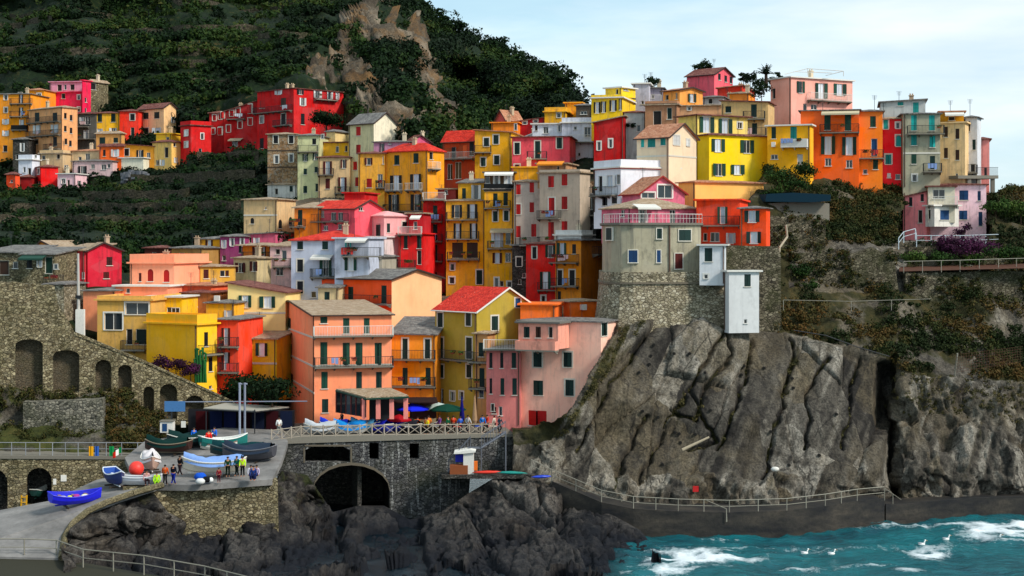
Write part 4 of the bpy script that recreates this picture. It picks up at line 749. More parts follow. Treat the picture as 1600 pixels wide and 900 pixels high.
# ------------------------------------------------------------ terrain sheets
def idw(px, py, ctrl, pw=3.0, sm=14.0, wy=1.5):
    c = np.array(ctrl, float); out = np.empty(px.shape)
    A = np.c_[np.ones(len(c)), c[:, 0], c[:, 1]]; co, *_ = np.linalg.lstsq(A, c[:, 2], rcond=None); res = c[:, 2]-A@co
    for i in range(px.shape[0]):
        dx = px[i][:, None]-c[None, :, 0]; dy = (py[i][:, None]-c[None, :, 1])*wy
        w = 1/(dx*dx+dy*dy+sm*sm)**(pw/2)
        out[i] = co[0]+co[1]*px[i]+co[2]*py[i]+(w@res)/w.sum(1)
    return out
def unproj(px, py, Y): return np.stack([(px-800)/F*Y, Y, ZC+(HY-py)/F*Y], -1)
def normals(P):
    a = np.gradient(P, axis=1); b = np.gradient(P, axis=0); n = np.cross(a, b); n /= np.linalg.norm(n, axis=-1, keepdims=True)+1e-9
    return np.where(n[..., 1:2] > 0, -n, n)
def gridfaces(r, c, flip=False):
    i = np.arange(r-1)[:, None]*c+np.arange(c-1)[None]; f = np.stack([i, i+c, i+c+1, i+1], -1).reshape(-1, 4); return f[:, ::-1] if flip else f
def interp(x, pts): a = np.array(pts, float); return np.interp(x, a[:, 0], a[:, 1])
def segdist(px, py, pts):
    d = np.full(px.shape, 1e9)
    for (ax, ay), (bx, by) in zip(pts, pts[1:]):
        t = np.clip(((px-ax)*(bx-ax)+(py-ay)*(by-ay))/((bx-ax)**2+(by-ay)**2), 0, 1); d = np.minimum(d, np.hypot(px-ax-t*(bx-ax), py-ay-t*(by-ay)))
    return d
def sheet(name, PX, PY, Y, disp, mat, veg, kind='structure', back=None, smooth=True):
    P = unproj(PX, PY, Y); N = normals(P); d, tint = disp(P, PX, PY); P2 = P+N*d[..., None]
    r, c = PX.shape; V = P2.reshape(-1, 3); vg = veg(P, PX, PY); vg0 = vg; Fc = gridfaces(r, c)
    if back:   # the land behind the top edge
        top = P2[0].copy(); bk = top+np.array([0, back[0], back[1]]); o = len(V); V = np.concatenate([V, bk]); j = np.arange(c-1)
        Fc = np.concatenate([Fc, np.stack([j, j+1, o+j+1, o+j], -1)]); tint = np.concatenate([tint.ravel(), tint[0]]); vg = np.concatenate([vg.ravel(), vg[0]])
    o = npmesh(name, V, Fc, mat, dict(veg=vg, tint=tint), smooth); o['kind'] = kind
    return P2, N, vg0, o
GREEN = [(0., (.003, .008, .002)), (.35, (.010, .030, .006)), (.65, (.028, .062, .010)), (.9, (.075, .115, .02)), (1., (.14, .15, .03))]
HILLG = [(0., (.0015, .005, .0015)), (.4, (.004, .013, .003)), (.7, (.010, .028, .004)), (.88, (.028, .048, .007)), (1., (.07, .055, .014))]
SCRUB = [(0., (.006, .007, .002)), (.3, (.012, .022, .005)), (.55, (.030, .036, .008)), (.78, (.065, .045, .012)), (1., (.14, .06, .015))]
PURP = [(0., (.010, .005, .006)), (.4, (.03, .008, .022)), (.75, (.07, .012, .05)), (1., (.15, .03, .11))]
def scatter(name, cen, rad, n, size, mat, label, cat, **kw):
    V, Fc, t = leaves(cen, rad, n, size, **kw); o = npmesh(name, V, Fc, mat, dict(tint=t)); o['kind'] = 'stuff'
    if label: o['label'] = label; o['category'] = cat
    return o
# ---- mountain and village slope in one sheet
RIDGE = [(-400, -330), (300, -250), (500, -150), (600, -50), (650, 0), (696, 36), (748, 68), (777, 76), (802, 92), (842, 112), (878, 139), (904, 166), (950, 190), (1010, 205), (1120, 215), (1220, 230), (1300, 270)]
px = np.arange(-330, 1262, 3.2); rows = 330
v = np.linspace(0, 1, rows)[:, None]; top = interp(px, RIDGE)[None]; PX = np.broadcast_to(px[None], (rows, len(px))).copy(); PY = top+(690-top)*v
mc = [(-330, -300, 700), (0, -280, 680), (300, -250, 640), (500, -150, 560), (600, -50, 500), (658, 0, 500), (704, 30, 500), (781, 66, 500), (849, 104, 480), (910, 160, 450), (1010, 205, 330), (1200, 235, 260),
      (-200, 0, 460), (0, 0, 455), (200, 0, 450), (400, 0, 430), (520, 20, 400), (-200, 100, 355), (0, 100, 352), (200, 110, 350), (350, 105, 340), (460, 100, 320), (540, 130, 310), (600, 100, 330),
      (250, 160, 322), (300, 150, 318), (540, 60, 350), (640, 100, 360), (690, 200, 300), (650, 190, 296), (760, 150, 400), (850, 160, 400), (720, 120, 440), (700, 170, 340), (780, 190, 330),
      (-200, 300, 282), (-200, 400, 200), (-200, 480, 180), (0, 320, 265), (100, 320, 262), (200, 300, 268), (300, 260, 276), (400, 250, 272), (100, 350, 245), (200, 350, 240), (300, 350, 235), (380, 300, 250), (390, 350, 228), (0, 370, 215), (120, 378, 210), (220, 385, 222), (-100, 560, 172), (60, 560, 170), (200, 620, 166), (350, 660, 163), (500, 680, 172), (700, 680, 172), (850, 690, 165), (1000, 560, 178), (1150, 500, 185), (1250, 400, 195), (1250, 300, 205)]
Yd = idw(PX, PY, mc+CTRL, 3.2, 16)
sp = 600+.42*PY; Yd = Yd+np.where(PY < 215, 1, np.clip((260-PY)/45, 0, 1))*(38/(1+np.exp(-(PX-(640+.30*PY))/9))-14*np.exp(-((PX-(585+.2*PY))/30)**2)-16*np.exp(-((PX-(640+.27*PY))/16)**2))
ROCKL = [[(585, -40), (600, 20), (615, 60)], [(575, 20), (555, 60), (548, 100), (572, 140), (600, 175), (622, 205)], [(640, 30), (648, 60), (658, 110), (672, 160), (690, 205), (700, 225)], [(500, 130), (535, 122)], [(610, 175), (640, 200)]]
rw = [15, 27, 13, 20, 12]
def mrock(PX, PY):
    q = np.full(PX.shape, -9.); wn_ = 20*fbm(np.stack([PX/16, PY/22, PX*0], -1), 4, 5)
    for pts, w in zip(ROCKL, rw): q = np.maximum(q, (w-segdist(PX, PY, pts)+wn_)/10)
    return np.clip(q, 0, 1)
def mdisp(P, PX, PY):
    n = fbm(P/14, 5, 1); rk = mrock(PX, PY); crag = ridge(P/np.array([5, 5, 9]), 5, 3)
    far_ = np.clip((300-PY)/60, 0, 1)
    ter = ((P[..., 2]/4.5) % 1); ter = np.where(ter < .8, ter, (1-ter)*4)*1.1*np.clip((560-PX)/60, 0, 1)*np.clip((215-PY)/30, .25, 1)
    return far_*(2.2*n+ter)+(1-far_)*.3*n+rk*(1.5*crag), .5+.5*fbm(P/6, 3, 9)
def mveg(P, PX, PY):
    rk = mrock(PX, PY); return np.clip(1.15-1.6*rk-.9*np.clip((PX-420)/30, 0, 1)*np.clip((PY-255)/30, 0, 1), -.6, 1.2)
def _blur(A, k):
    for ax in (0, 1):
        pad = [(0, 0), (0, 0)]; pad[ax] = (k, k); B = np.pad(A, pad, mode='edge'); c_ = np.cumsum(B, axis=ax); c_ = np.insert(c_, 0, 0, axis=ax)
        n_ = 2*k+1; A = (np.take(c_, range(n_, c_.shape[ax]), axis=ax)-np.take(c_, range(0, c_.shape[ax]-n_), axis=ax))/n_
    return A
low = np.zeros(PX.shape)
for (r_, xl, xc, xr, yt, yb, Y), (YL, YR) in zip(HOUSES, SIDES):   # the ground always runs behind a house front
    a, b = (xl if xl is not None else xc-70), (xr if xr is not None else xc)
    m_ = (PX > a-7) & (PX < b+7) & (PY > yt-3) & (PY < yb-4); yy = np.interp(PX, [a, xc, b+.01], [max(YL, Y)+2.5, Y+5, max(YR, Y)+2.5]) if xr is not None else np.full(PX.shape, Y+5.5)
    low = np.where(m_, np.maximum(low, np.maximum(yy, Y+5)), low)
low = np.maximum(low, np.where((PX < 420) & (PY > 432), 174.5, 0)); low = np.maximum(low, np.where((PX > 935) & (PY > 250+.0*PX), 186, 0)); low = np.maximum(low, np.where(PX > 1150, 204, 0))
low = np.maximum(low, np.where((PX > 400) & (PY > 655), 167, 0))
for _k in range(3): Yd = _blur(np.maximum(Yd, low), 2)
Yd = np.maximum(Yd, low-1.5)
mm = rockmat('mountain', (.03, .022, .015), (.10, .078, .052), (.34, .27, .19), (.24, .12, .035), (.006, .018, .003), (.002, .006, .0015), 1.3, warmth=.85)
MP, MN, MV, _ = sheet('hillside', PX, PY, Yd, mdisp, mm, mveg, back=(60, -25))
# bushes over the mountain
def inside_house(x, y, m=0):
    ok = np.zeros(x.shape, bool)
    for r_, xl, xc, xr, yt, yb, Y in HOUSES: ok |= (x > (xl if xl is not None else xc-60)-m) & (x < (xr if xr is not None else xc)+m) & (y > yt-m) & (y < yb+m)
    return ok
def pick(PX, PY, P, prob, k, rng=RNG):
    w = prob.ravel().clip(0); w = w/w.sum(); i = rng.choice(len(w), k, p=w); return P.reshape(-1, 3)[i], PX.ravel()[i], PY.ravel()[i]
rk = mrock(PX, PY)
area = (PY < 232)*(PX > -120)*(PX < 930)*(PY > -60)*(1-rk)**3
terl = ((MP[..., 2]/4.5) % 1 > .45)*1.0; area = area*(1-.85*terl*(PX < 560)*(PY > -30))*(.3+1.0*(fbm(np.stack([PX/60, PY/14, PX*0], -1), 4, 31) > -.05))*~inside_house(PX, PY, -1)
c, cx, cy = pick(PX, PY, MP, area, 5000)
cx_t = fbm(np.stack([cx/70, cy/16, cx*0], -1), 4, 77)
scatter('mountain_bushes', c+np.array([0, -.5, .6]), np.where(cx < 540, RNG.uniform(.9, 2.4, len(c)), RNG.uniform(1.3, 3.4, len(c))), 70, .7, leafmat('hill', HILLG), 'dark green bushes covering the steep mountain above the village', 'bushes', tint=np.clip(.40+.14*(cx > 650)+1.0*cx_t+RNG.normal(0, .12, len(c)), 0, 1))
rdg = np.array([(x, interp(x, RIDGE)) for x in np.arange(660, 915, 3.2)]); rows_ = []
for x, y in rdg: j = int(np.argmin(abs(px-x))); rows_.append(MP[0, j])
c = np.array(rows_)+RNG.normal(0, 1.2, (len(rows_), 3)); scatter('ridge_trees', c+np.array([0, 0, .8]), RNG.uniform(1.6, 4.4, len(c)), 170, .8, leafmat('hill', HILLG), 'row of small dark trees along the mountain skyline', 'trees', tint=RNG.uniform(.1, .4, len(c)))
area = (PY > 232)*(PY < 425)*(PX > -100)*(PX < 460)*1.0*~inside_house(PX, PY, -2)
area = area*(1-.8*((MP[..., 2]/3.2) % 1 > .5)); c, cx, cy = pick(PX, PY, MP, area, 1250)
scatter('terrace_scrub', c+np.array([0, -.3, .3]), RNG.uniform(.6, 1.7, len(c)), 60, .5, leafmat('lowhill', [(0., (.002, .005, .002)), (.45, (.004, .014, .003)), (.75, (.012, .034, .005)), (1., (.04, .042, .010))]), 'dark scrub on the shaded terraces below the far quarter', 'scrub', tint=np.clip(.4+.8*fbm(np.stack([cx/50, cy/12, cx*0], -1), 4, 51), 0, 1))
area = (PY > 250)*(PY < 640)*(PX > 380)*(PX < 1220)*1.0*~inside_house(PX, PY, -3)
c, cx, cy = pick(PX, PY, MP, area, 260)
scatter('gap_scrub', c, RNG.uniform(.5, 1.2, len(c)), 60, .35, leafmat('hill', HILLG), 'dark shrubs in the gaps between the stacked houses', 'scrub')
# dry stone terrace walls following the contours
DRY = masonry('dry', [(.03, .026, .018), (.09, .075, .05), (.15, .125, .085), (.06, .05, .035)], 1.6, (.012, .01, .008), .4)
for x0, x1, y0 in ((-60, 90, 40), (60, 230, 62), (210, 420, 52), (-80, 60, 82), (60, 260, 92), (150, 330, 110), (280, 400, 88), (-60, 200, 18), (230, 470, 14), (380, 500, 70), (300, 420, 128), (130, 300, 308), (20, 170, 330), (160, 380, 332), (200, 400, 285), (60, 330, 354), (310, 410, 262), (-60, 120, 350)):
    jc = [int(np.argmin(abs(PX[0]-x))) for x in np.arange(x0, x1, 6.)]; i0 = int(np.argmin(abs(PY[:, jc[len(jc)//2]]-y0))); zl = MP[i0, jc[len(jc)//2], 2]
    row = []
    for j in jc:
        i = int(np.argmin(abs(MP[:, j, 2]-zl)+(abs(PY[:, j]-y0) > 14)*50)); row.append(Vector(MP[i, j]))
    mb = MB(); up = Vector((0, 0, 1)); hh = [1.3+.15*math.sin(k*.7)+random.uniform(-.08, .08) for k in range(len(row))]
    for _ in range(5): row = [row[0]]+[(a_+b_+c_)/3 for a_, b_, c_ in zip(row, row[1:], row[2:])]+[row[-1]]
    mb.grid([[p+Vector((0, -.9, -1.5)) for p in row], [p+Vector((0, -.9, h_)) for p, h_ in zip(row, hh)], [p+Vector((0, -.2, h_)) for p, h_ in zip(row, hh)], [p+Vector((0, -.2, -1.5)) for p in row]])
    tag(mb.build('terrace_wall', DRY), 'low dry stone terrace wall on the dark hillside', 'stone wall', 'dry stone terrace walls on the hillside')
# ---- right hand cliff
px = np.concatenate([np.arange(800, 1740, 2.0), np.arange(1740, 2300, 7.0)]); py = np.concatenate([np.arange(228, 500, 3.0), np.arange(500, 860, 2.0)])
PXc, PYc = np.meshgrid(px, py)
topline = [(800, 560), (860, 560), (930, 505), (960, 480), (1100, 470), (1180, 300), (1200, 262), (1290, 268), (1360, 285), (1410, 300), (1545, 312), (1570, 300), (1620, 300), (1740, 292)]
PYc = np.maximum(PYc, interp(PXc, topline)+(PYc-py[0])*.001)
cc = [(1200, 262, 194), (1290, 268, 196), (1360, 285, 196), (1410, 300, 197), (1545, 312, 197), (1620, 300, 205), (1740, 292, 210), (1200, 320, 182), (1300, 330, 186), (1390, 350, 187), (1410, 382, 186), (1480, 385, 184), (1545, 385, 186), (1640, 370, 190),
      (1220, 400, 175), (1300, 420, 177), (1400, 425, 178), (1500, 432, 177), (1640, 430, 180), (1230, 480, 169), (1330, 490, 171), (1450, 500, 173), (1600, 500, 174), (1200, 515, 167), (1300, 530, 166), (1385, 550, 166), (1480, 585, 166), (1600, 600, 167), (1740, 600, 168),
      (1130, 490, 168.5), (1050, 482, 169), (960, 485, 170), (1130, 518, 163.2), (1090, 512, 162.6), (1050, 515, 162.4), (1000, 515, 162.2), (965, 520, 162.5), (1150, 600, 161), (1300, 650, 159.5), (930, 580, 157), (885, 640, 154.5), (860, 690, 155), (980, 560, 160), (1000, 600, 158.5), (820, 700, 156), (800, 760, 153),
      (880, 740, 153), (950, 700, 155.5), (1050, 700, 156), (1200, 720, 156), (1340, 720, 157), (1450, 700, 160), (1600, 700, 162), (940, 790, 151), (1100, 800, 151), (1300, 800, 153), (1420, 800, 158), (1600, 800, 160), (1740, 800, 162), (900, 850, 149), (1200, 850, 151), (1600, 850, 158), (1740, 850, 160), (1180, 640, 158.5)]
Yc = idw(PXc, PYc, cc, 3.0, 25)
_hl = np.interp(PYc, [490, 530, 580, 640, 662, 670], [985, 952, 922, 889, 862, 800]); Yc = np.where((PXc < _hl) & (PYc < 667), 178, Yc)
lowc = np.zeros(PXc.shape)
for r_, xl, xc, xr, yt, yb, Y in HOUSES:
    if xc > 1195: lowc = np.maximum(lowc, np.where((PXc > (xl or xc-50)-4) & (PXc < (xr or xc)+4) & (PYc > yt-3) & (PYc < yb-3), Y+4.5, 0))
Yc = np.maximum(Yc, lowc)
cleft = np.exp(-((PXc-(1392-.02*(PYc-560)))/11)**2)*np.clip((PYc-545)/40, 0, 1); Yc = Yc+6*cleft
CROCK = [(800, 700), (860, 690), (890, 640), (905, 560), (960, 512), (1010, 500), (1090, 492), (1130, 515), (1200, 512), (1240, 520), (1340, 545), (1385, 562), (1400, 585), (1480, 590), (1740, 605)]
CRK = [[(900, 705), (955, 600), (1005, 525)], [(985, 775), (1040, 672), (1075, 610), (1128, 522)], [(1052, 640), (1085, 655), (1105, 600), (1140, 560), (1132, 522)], [(1122, 700), (1128, 690), (1160, 600), (1178, 530)], [(1075, 700), (1118, 690), (1100, 655), (1078, 600)], [(1195, 745), (1215, 650), (1240, 575), (1238, 530)], [(1260, 700), (1262, 610), (1290, 560)], [(955, 770), (985, 700), (1010, 650)], [(1320, 700), (1335, 600), (1345, 556)]]
def cslab(P, PX, PY):
    x, z = P[..., 0], P[..., 2]; k = .85/(1+np.exp((x-24)/5.5))+.06; wob = fbm(P/10, 3, 21)
    u = x-(z-8)*k+wob*.7+.25*fbm(P/1.6, 4, 23); f1, f2, h, ox, oy = voro(np.stack([u/5.5, z/19+u*.09], -1), 4)
    g1, g2, gh, gx, gy = voro(np.stack([u/2.3+9, z/6.5+u*.10], -1), 9); return f1, f2, h, ox, g2-g1, gh, gx, wob
def cdisp(P, PX, PY):
    rockm = np.clip((PY-interp(PX, CROCK))/8, 0, 1); f1, f2, h, ox, e2, gh, gx, wob = cslab(P, PX, PY)
    crack = np.exp(-((f2-f1)/.06)**2); cr2 = np.exp(-(e2/.09)**2)
    rough = np.clip((PX-1385)/25, 0, 1)+np.clip((PY-(735-.0*PX))/25, 0, 1)+.7*np.clip((925-PX)/30, 0, 1); rough = np.clip(rough, 0, 1)
    cd = np.full(PX.shape, 1e9)
    for q in CRK: cd = np.minimum(cd, segdist(PX+5*fbm(P/1.6, 4, 44), PY+4*fbm(P/2, 3, 45), q))
    dk_ = np.exp(-(cd/2.4)**2)
    b1, b2, bh, bx_, by_ = voro(np.stack([(P[..., 0]-P[..., 2]*.5)/1.6+.3*fbm(P/1.2, 3, 52), P[..., 2]/1.9], -1), 15)
    fr = lambda q: q-np.floor(q)
    f1_, f2_, h_, ox_, oy_ = voro(np.stack([(P[..., 0]-(P[..., 2]-8)*.8/(1+np.exp((P[..., 0]-24)/5.5)))/6.5+.02*fbm(P/3, 3, 3), P[..., 2]/12+P[..., 0]*.03], -1), 77)
    slab = .95*(h_-.5)+.9*(fr(h_*57.3)-.5)*ox_+.8*(fr(h_*131.7)-.35)*oy_+.30*(h-.5)+.3*(fr(h*91.1)-.5)*ox-.35*np.exp(-((f2_-f1_)/.018)**2)-.10*crack+.07*(gh-.5)-.05*np.exp(-(e2/.03)**2)+.16*(bh-.5)*np.clip(.2+1.8*fbm(P/5, 3, 66)+(PY-690)/60, 0, 1.6)+.10*fbm(P/1.3, 5, 41)+.05*ridge(P/.8, 3, 47)-.9*dk_
    global CDK, STK; CDK = dk_; STK = fbm(np.stack([(P[..., 0]-P[..., 2]*.62)*1.5, P[..., 2]*.16, 0*P[..., 0]], -1), 5, 58)
    k1, k2, kh, kx, ky = voro(np.stack([P[..., 0]/2.2+P[..., 2]*.12+.25*fbm(P/2, 3, 31), P[..., 2]/3.4-P[..., 0]*.1], -1), 88)
    crg = .5*ridge(P/np.array([2.6, 2.6, 5.5]), 4, 61)+.25*fbm(P/1.0, 4, 62)+.5*(h-.5)+1.3*(kh-.5)+1.8*(fr(kh*57.3)-.5)*kx+1.6*(fr(kh*31.7)-.5)*ky-.3*cr2
    soft = .7*fbm(P/3.5, 5, 71)
    return rockm*((1-rough)*slab+rough*crg)+(1-rockm)*soft, rockm*((1-rough)*(.30+.75*(h_-.5)+.45*(h-.5)+.35*STK)+rough*(.35+.5*(kh-.5)+.5*STK))+(1-rockm)*.4-1.5*dk_*rockm*(1-rough)
def cveg(P, PX, PY):
    rk_ = np.clip((PY-interp(PX, CROCK))/14, -1, 1); n = fbm(P/4, 4, 91)
    f1, f2, h, ox, e2, gh, gx, wob = cslab(P, PX, PY)
    v_ = np.where(rk_ > 0, -.08+.5*np.exp(-((f2-f1)/.05)**2)*(n > -.1), .72+.5*n)
    # brown earthy bank left of the big slabs; bare retained rock between 1230 and 1400
    v_ = v_+np.where(rk_ > 0, .9*CDK*(fbm(P/2, 3, 83) > -.05), 0)
    bank = np.clip((1020-PX-(PY-510)*.75)/30, 0, 1)*(PY < 700)
    v_ = np.where((rk_ > 0), np.maximum(v_, bank*(.45+.7*STK)), v_)
    v_ = v_-.55*((rk_ < 0) & (PX > 1230) & (PX < 1420) & (PY > 370) & (PY < 455))-.35*((rk_ < 0) & (PX > 1400) & (PY > 440))
    return v_-2*np.exp(-((PX-1392)/14)**2)*(PY > 590)
cm = rockmat('cliff', (.024, .021, .018), (.112, .099, .079), (.38, .345, .285), (.165, .130, .078), (.040, .036, .012), (.012, .014, .005), 1.0, warmth=.55, crk=1)
CP, CN, CV, _ = sheet('sea_cliff', PXc, PYc, Yc, cdisp, cm, cveg, back=(45, -1.5), smooth=False)
abv = (PYc < interp(PXc, CROCK)-4)*(PXc > 1195)
n = fbm(CP/6, 4, 95)
w = abv*np.clip(.6+1.4*n, 0, 1)*~inside_house(PXc, PYc, -2)*(1-.85*((PXc > 1235) & (PXc < 1415) & (PYc > 375) & (PYc < 452)))*(1-.8*((PXc > 1400) & (PYc > 430) & (PYc < 470)))
c, cx, cy = pick(PXc, PYc, CP, w, 2300)
scatter('cliff_scrub', c+np.array([0, -.1, .1]), RNG.uniform(.35, 1.15, len(c)), 75, .24, leafmat('scrub', SCRUB), 'brown and green scrub clinging to the slope above the cliff', 'scrub', tint=np.clip(.5+.9*fbm(np.stack([cx/45, cy/22, cx*0], -1), 4, 13)-.1*(cx > 1400)-.3*(cx > 1540)*(cy < 400), 0, 1))
w = ((PXc > 1225) & (PXc < 1412) & (PYc > interp(PXc, topline)+4) & (PYc < 380))*1.0*~inside_house(PXc, PYc, -1); c, cx, cy = pick(PXc, PYc, CP, w, 520)
scatter('clifftop_scrub', c+np.array([0, -.15, .15]), RNG.uniform(.35, .95, len(c)), 80, .22, leafmat('scrub', SCRUB), 'rusty brown scrub on the mound below the big orange house', 'scrub', tint=np.clip(.55+.9*fbm(np.stack([cx/40, cy/20, cx*0], -1), 4, 14), .1, 1))
w = ((CV > .42) & (PYc > interp(PXc, CROCK)))*(PYc < 740)*1.0*(PXc < 1380)+((PXc > 1395)*(PYc > interp(PXc, CROCK))*(PYc < interp(PXc, CROCK)+60))*.4
c, cx, cy = pick(PXc, PYc, CP, w, 700)
scatter('cliff_tufts', c, RNG.uniform(.2, .55, len(c)), 45, .16, leafmat('tuft', [(0., (.02, .022, .008)), (.5, (.06, .055, .02)), (1., (.13, .10, .035))]), 'dry grass tufts in the cracks of the cliff face', 'grass')
# ---- wave washed rocks below the harbour
px = np.arange(95, 1046, 1.9); rows = 150
TOPR = [(90, 866), (110, 826), (135, 804), (190, 781), (240, 770), (262, 800), (330, 835), (400, 800), (440, 735), (480, 742), (520, 800), (560, 790), (600, 790), (640, 812), (690, 800), (730, 772), (775, 745), (800, 736), (850, 742), (890, 762), (930, 790), (960, 806), (1000, 828), (1028, 862), (1040, 905), (1075, 925)]
v = np.linspace(0, 1, rows)[:, None]; top = interp(px, TOPR)[None]; PXr = np.broadcast_to(px[None], (rows, len(px))).copy(); PYr = top+(945-top)*v
rc = [(95, 864, 123.6), (112, 826, 126), (137, 805, 129.3), (190, 782, 133), (235, 771, 135.2), (330, 835, 137), (400, 800, 139), (440, 740, 149), (480, 745, 151), (520, 800, 152), (600, 790, 152), (640, 812, 150), (690, 800, 150), (730, 772, 151), (775, 745, 152), (850, 742, 152), (890, 762, 151), (930, 790, 148), (1000, 828, 144), (1028, 862, 140), (1045, 905, 130),
      (100, 945, 116.5), (300, 945, 116), (500, 945, 116), (700, 945, 116), (900, 945, 117), (1075, 945, 121), (300, 890, 128), (450, 870, 133), (560, 870, 136), (700, 860, 137), (800, 810, 142), (800, 870, 132), (900, 830, 139), (940, 880, 131), (200, 850, 131), (160, 890, 125), (620, 900, 127)]
Yr = idw(PXr, PYr, rc, 3.0, 20)
def rdisp(P, PX, PY):
    f1, f2, h, ox, oy = voro(np.stack([P[..., 0]/6.5-P[..., 2]*.14+.3*fbm(P/4, 3, 2), P[..., 2]/2.9+P[..., 0]*.13], -1), 17); g1, g2, gh, gx, gy = voro(np.stack([P[..., 0]/1.5-P[..., 2]*.3, P[..., 2]/.8+P[..., 0]*.3+.3*fbm(P/2, 3, 3)], -1), 27)
    fr = lambda q: q-np.floor(q); g = .22*ridge(P/np.array([3.2, 3.2, 2.4]), 4, 5)+.25*(gh-.5)+.35*(fr(gh*57.3)-.5)*gx+.35*(fr(gh*31.7)-.5)*gy-.12+1.9*(fr(h*57.3)-.5)*ox+1.7*(fr(h*23.1)-.5)*oy-.3*np.exp(-((g2-g1)/.08)**2)
    pool = np.exp(-((PX-650)/90)**2-((PY-880)/26)**2)+np.exp(-((PX-520)/60)**2-((PY-850)/20)**2)*.5
    lift = np.clip((PY-TOPV(PX))/12, 0, 1)
    return lift*(1.4*(h-.5)+.2*ox+.75*g+.3*fbm(P/.7, 3, 6)-.9*np.exp(-((f2-f1)/.07)**2))-0*pool, .15+.7*h+.2*gh+.3*fbm(P/1.5, 3, 7)+np.clip((P[..., 2]-1.2)/6, -.35, .35)*.0
TOPV = lambda x: interp(x, TOPR)
def rveg(P, PX, PY): return np.clip(.15+.5*fbm(P/3, 4, 19)-(PY-780)/90, -1, .7)*(PX < 620)+(PX >= 620)*(-.3)
t = None
rm_ = rockmat('shore', (.005, .005, .006), (.020, .018, .0175), (.17, .15, .128), (.062, .044, .027), (.03, .035, .01), (.008, .012, .004), 1.2, (1, 1, 1.4), .5, wet=7.2, crk=1)
RP, RN, RV, _ = sheet('shore_rocks', PXr, PYr, Yr, rdisp, rm_, rveg, back=(6, -3), smooth=False)
# ---- sea
xs = np.arange(-48, 92, .34); ys = np.arange(108, 172, .34); X, Yg = np.meshgrid(xs, ys)
P = np.stack([X, Yg*.6, X*0], -1); hgt = .22*fbm(P/6, 4, 2)+.16*ridge(P/2.2, 4, 12)
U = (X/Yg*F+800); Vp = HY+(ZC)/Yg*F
def blob(cx, cy, rx, ry): return np.exp(-((U-cx)/rx)**2-((Vp-cy)/ry)**2)
fo = 1.0*blob(1090, 876, 85, 13)+1.15*blob(1580, 836, 70, 15)+.8*blob(1450, 868, 30, 12)+.6*blob(1130, 845, 40, 3.5)+.6*blob(1380, 826, 90, 4)+.45*blob(1520, 822, 120, 3)+.5*blob(1310, 888, 110, 3)+.35*blob(1240, 893, 60, 3)+.6*blob(1425, 896, 30, 4)+.4*blob(1040, 892, 40, 8)+.25*blob(1300, 858, 200, 10)+.35*blob(980, 895, 60, 6)
fn = ridge(np.stack([X/2.6, Yg/2.2, X*0], -1), 5, 33); fo = fo*(.62+.6*fn)+.03*fn
hgt = hgt+.18*np.clip(fo, 0, 1)
t = NT('sea_water'); fa = t.attr('foam'); nn = t.noise(1.6, 6, .7, t.map((1, .7, 1)))
fm = t.ramp(t.math('ADD', t.math('ADD', fa, t.math('MULTIPLY', t.math('SUBTRACT', nn, .5), 1.0)), t.math('MULTIPLY', t.math('SUBTRACT', t.noise(6, 5, .75, t.map((.7, 1.6, 1))), .5), 1.1)), [(.34, 0.), (.56, .45), (.95, 1.)])
deep = t.noise(.09, 4, .6); col = t.mix(t.ramp(deep, [(.35, 0.), (.65, 1.)]), (.002, .045, .065), (.004, .115, .135))
col = t.mix(t.ramp(t.noise(.6, 5, .6, t.map((.5, 1.4, 1))), [(.4, 0.), (.75, .55)]), col, (.008, .18, .20))
col = t.mix(t.attr('shoal'), col, (.001, .007, .012)); col = t.mix(fm, col, (.72, .78, .80)); t.bump(t.math('ADD', t.noise(1.1, 6, .65, t.map((.6, 1.2, 1))), t.math('MULTIPLY', t.noise(4.5, 4, .6), .4)), .55, .35)  # inshore water painted near-black: shade by the rocks, over dark shallows
seam = t.done(col, t.ramp(fm, [(0., .16), (1., .8)]), .35)
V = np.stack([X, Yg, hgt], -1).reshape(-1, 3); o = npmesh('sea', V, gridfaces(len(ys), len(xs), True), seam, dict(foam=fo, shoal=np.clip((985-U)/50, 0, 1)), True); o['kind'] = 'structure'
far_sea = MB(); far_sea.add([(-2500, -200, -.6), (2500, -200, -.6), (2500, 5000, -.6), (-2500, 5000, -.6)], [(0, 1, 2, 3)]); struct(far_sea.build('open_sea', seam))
# ------------------------------------------------------------ masonry structures
class Plane:
    """vertical plane through two ground points given as (px, Y)"""
    def __init__(s, x0, Y0, x1, Y1):
        s.A = Vector(((x0-800)/F*Y0, Y0)); B = Vector(((x1-800)/F*Y1, Y1)); s.d = (B-s.A).normalized(); s.len = (B-s.A).length; s.n = Vector((-s.d.y, s.d.x))
        if s.n.y < 0: s.n = -s.n
    def loc(s, px, py):
        u = (px-800)/F; q = (u*s.A.y-s.A.x)/(s.d.x-u*s.d.y); Y = s.A.y+q*s.d.y; return q, ZC+(HY-py)/F*Y
    def pt(s, q, t, z): return Vector((s.A.x+s.d.x*q+s.n.x*t, s.A.y+s.d.y*q+s.n.y*t, z))
    def at(s, px, py, t=0): q, z = s.loc(px, py); return s.pt(q, t, z)
def arch(x0, x1, yt, yb, flat_=.5):
    r_ = (x1-x0)/2; h = r_*2*flat_; cx = (x0+x1)/2
    return [(x0, yb)]+[(cx-r_*math.cos(a), yt+h-h*math.sin(a)) for a in [math.pi*i/10 for i in range(11)]]+[(x1, yb)]
def rect(x0, x1, yt, yb): return [(x0, yb), (x0, yt), (x1, yt), (x1, yb)]
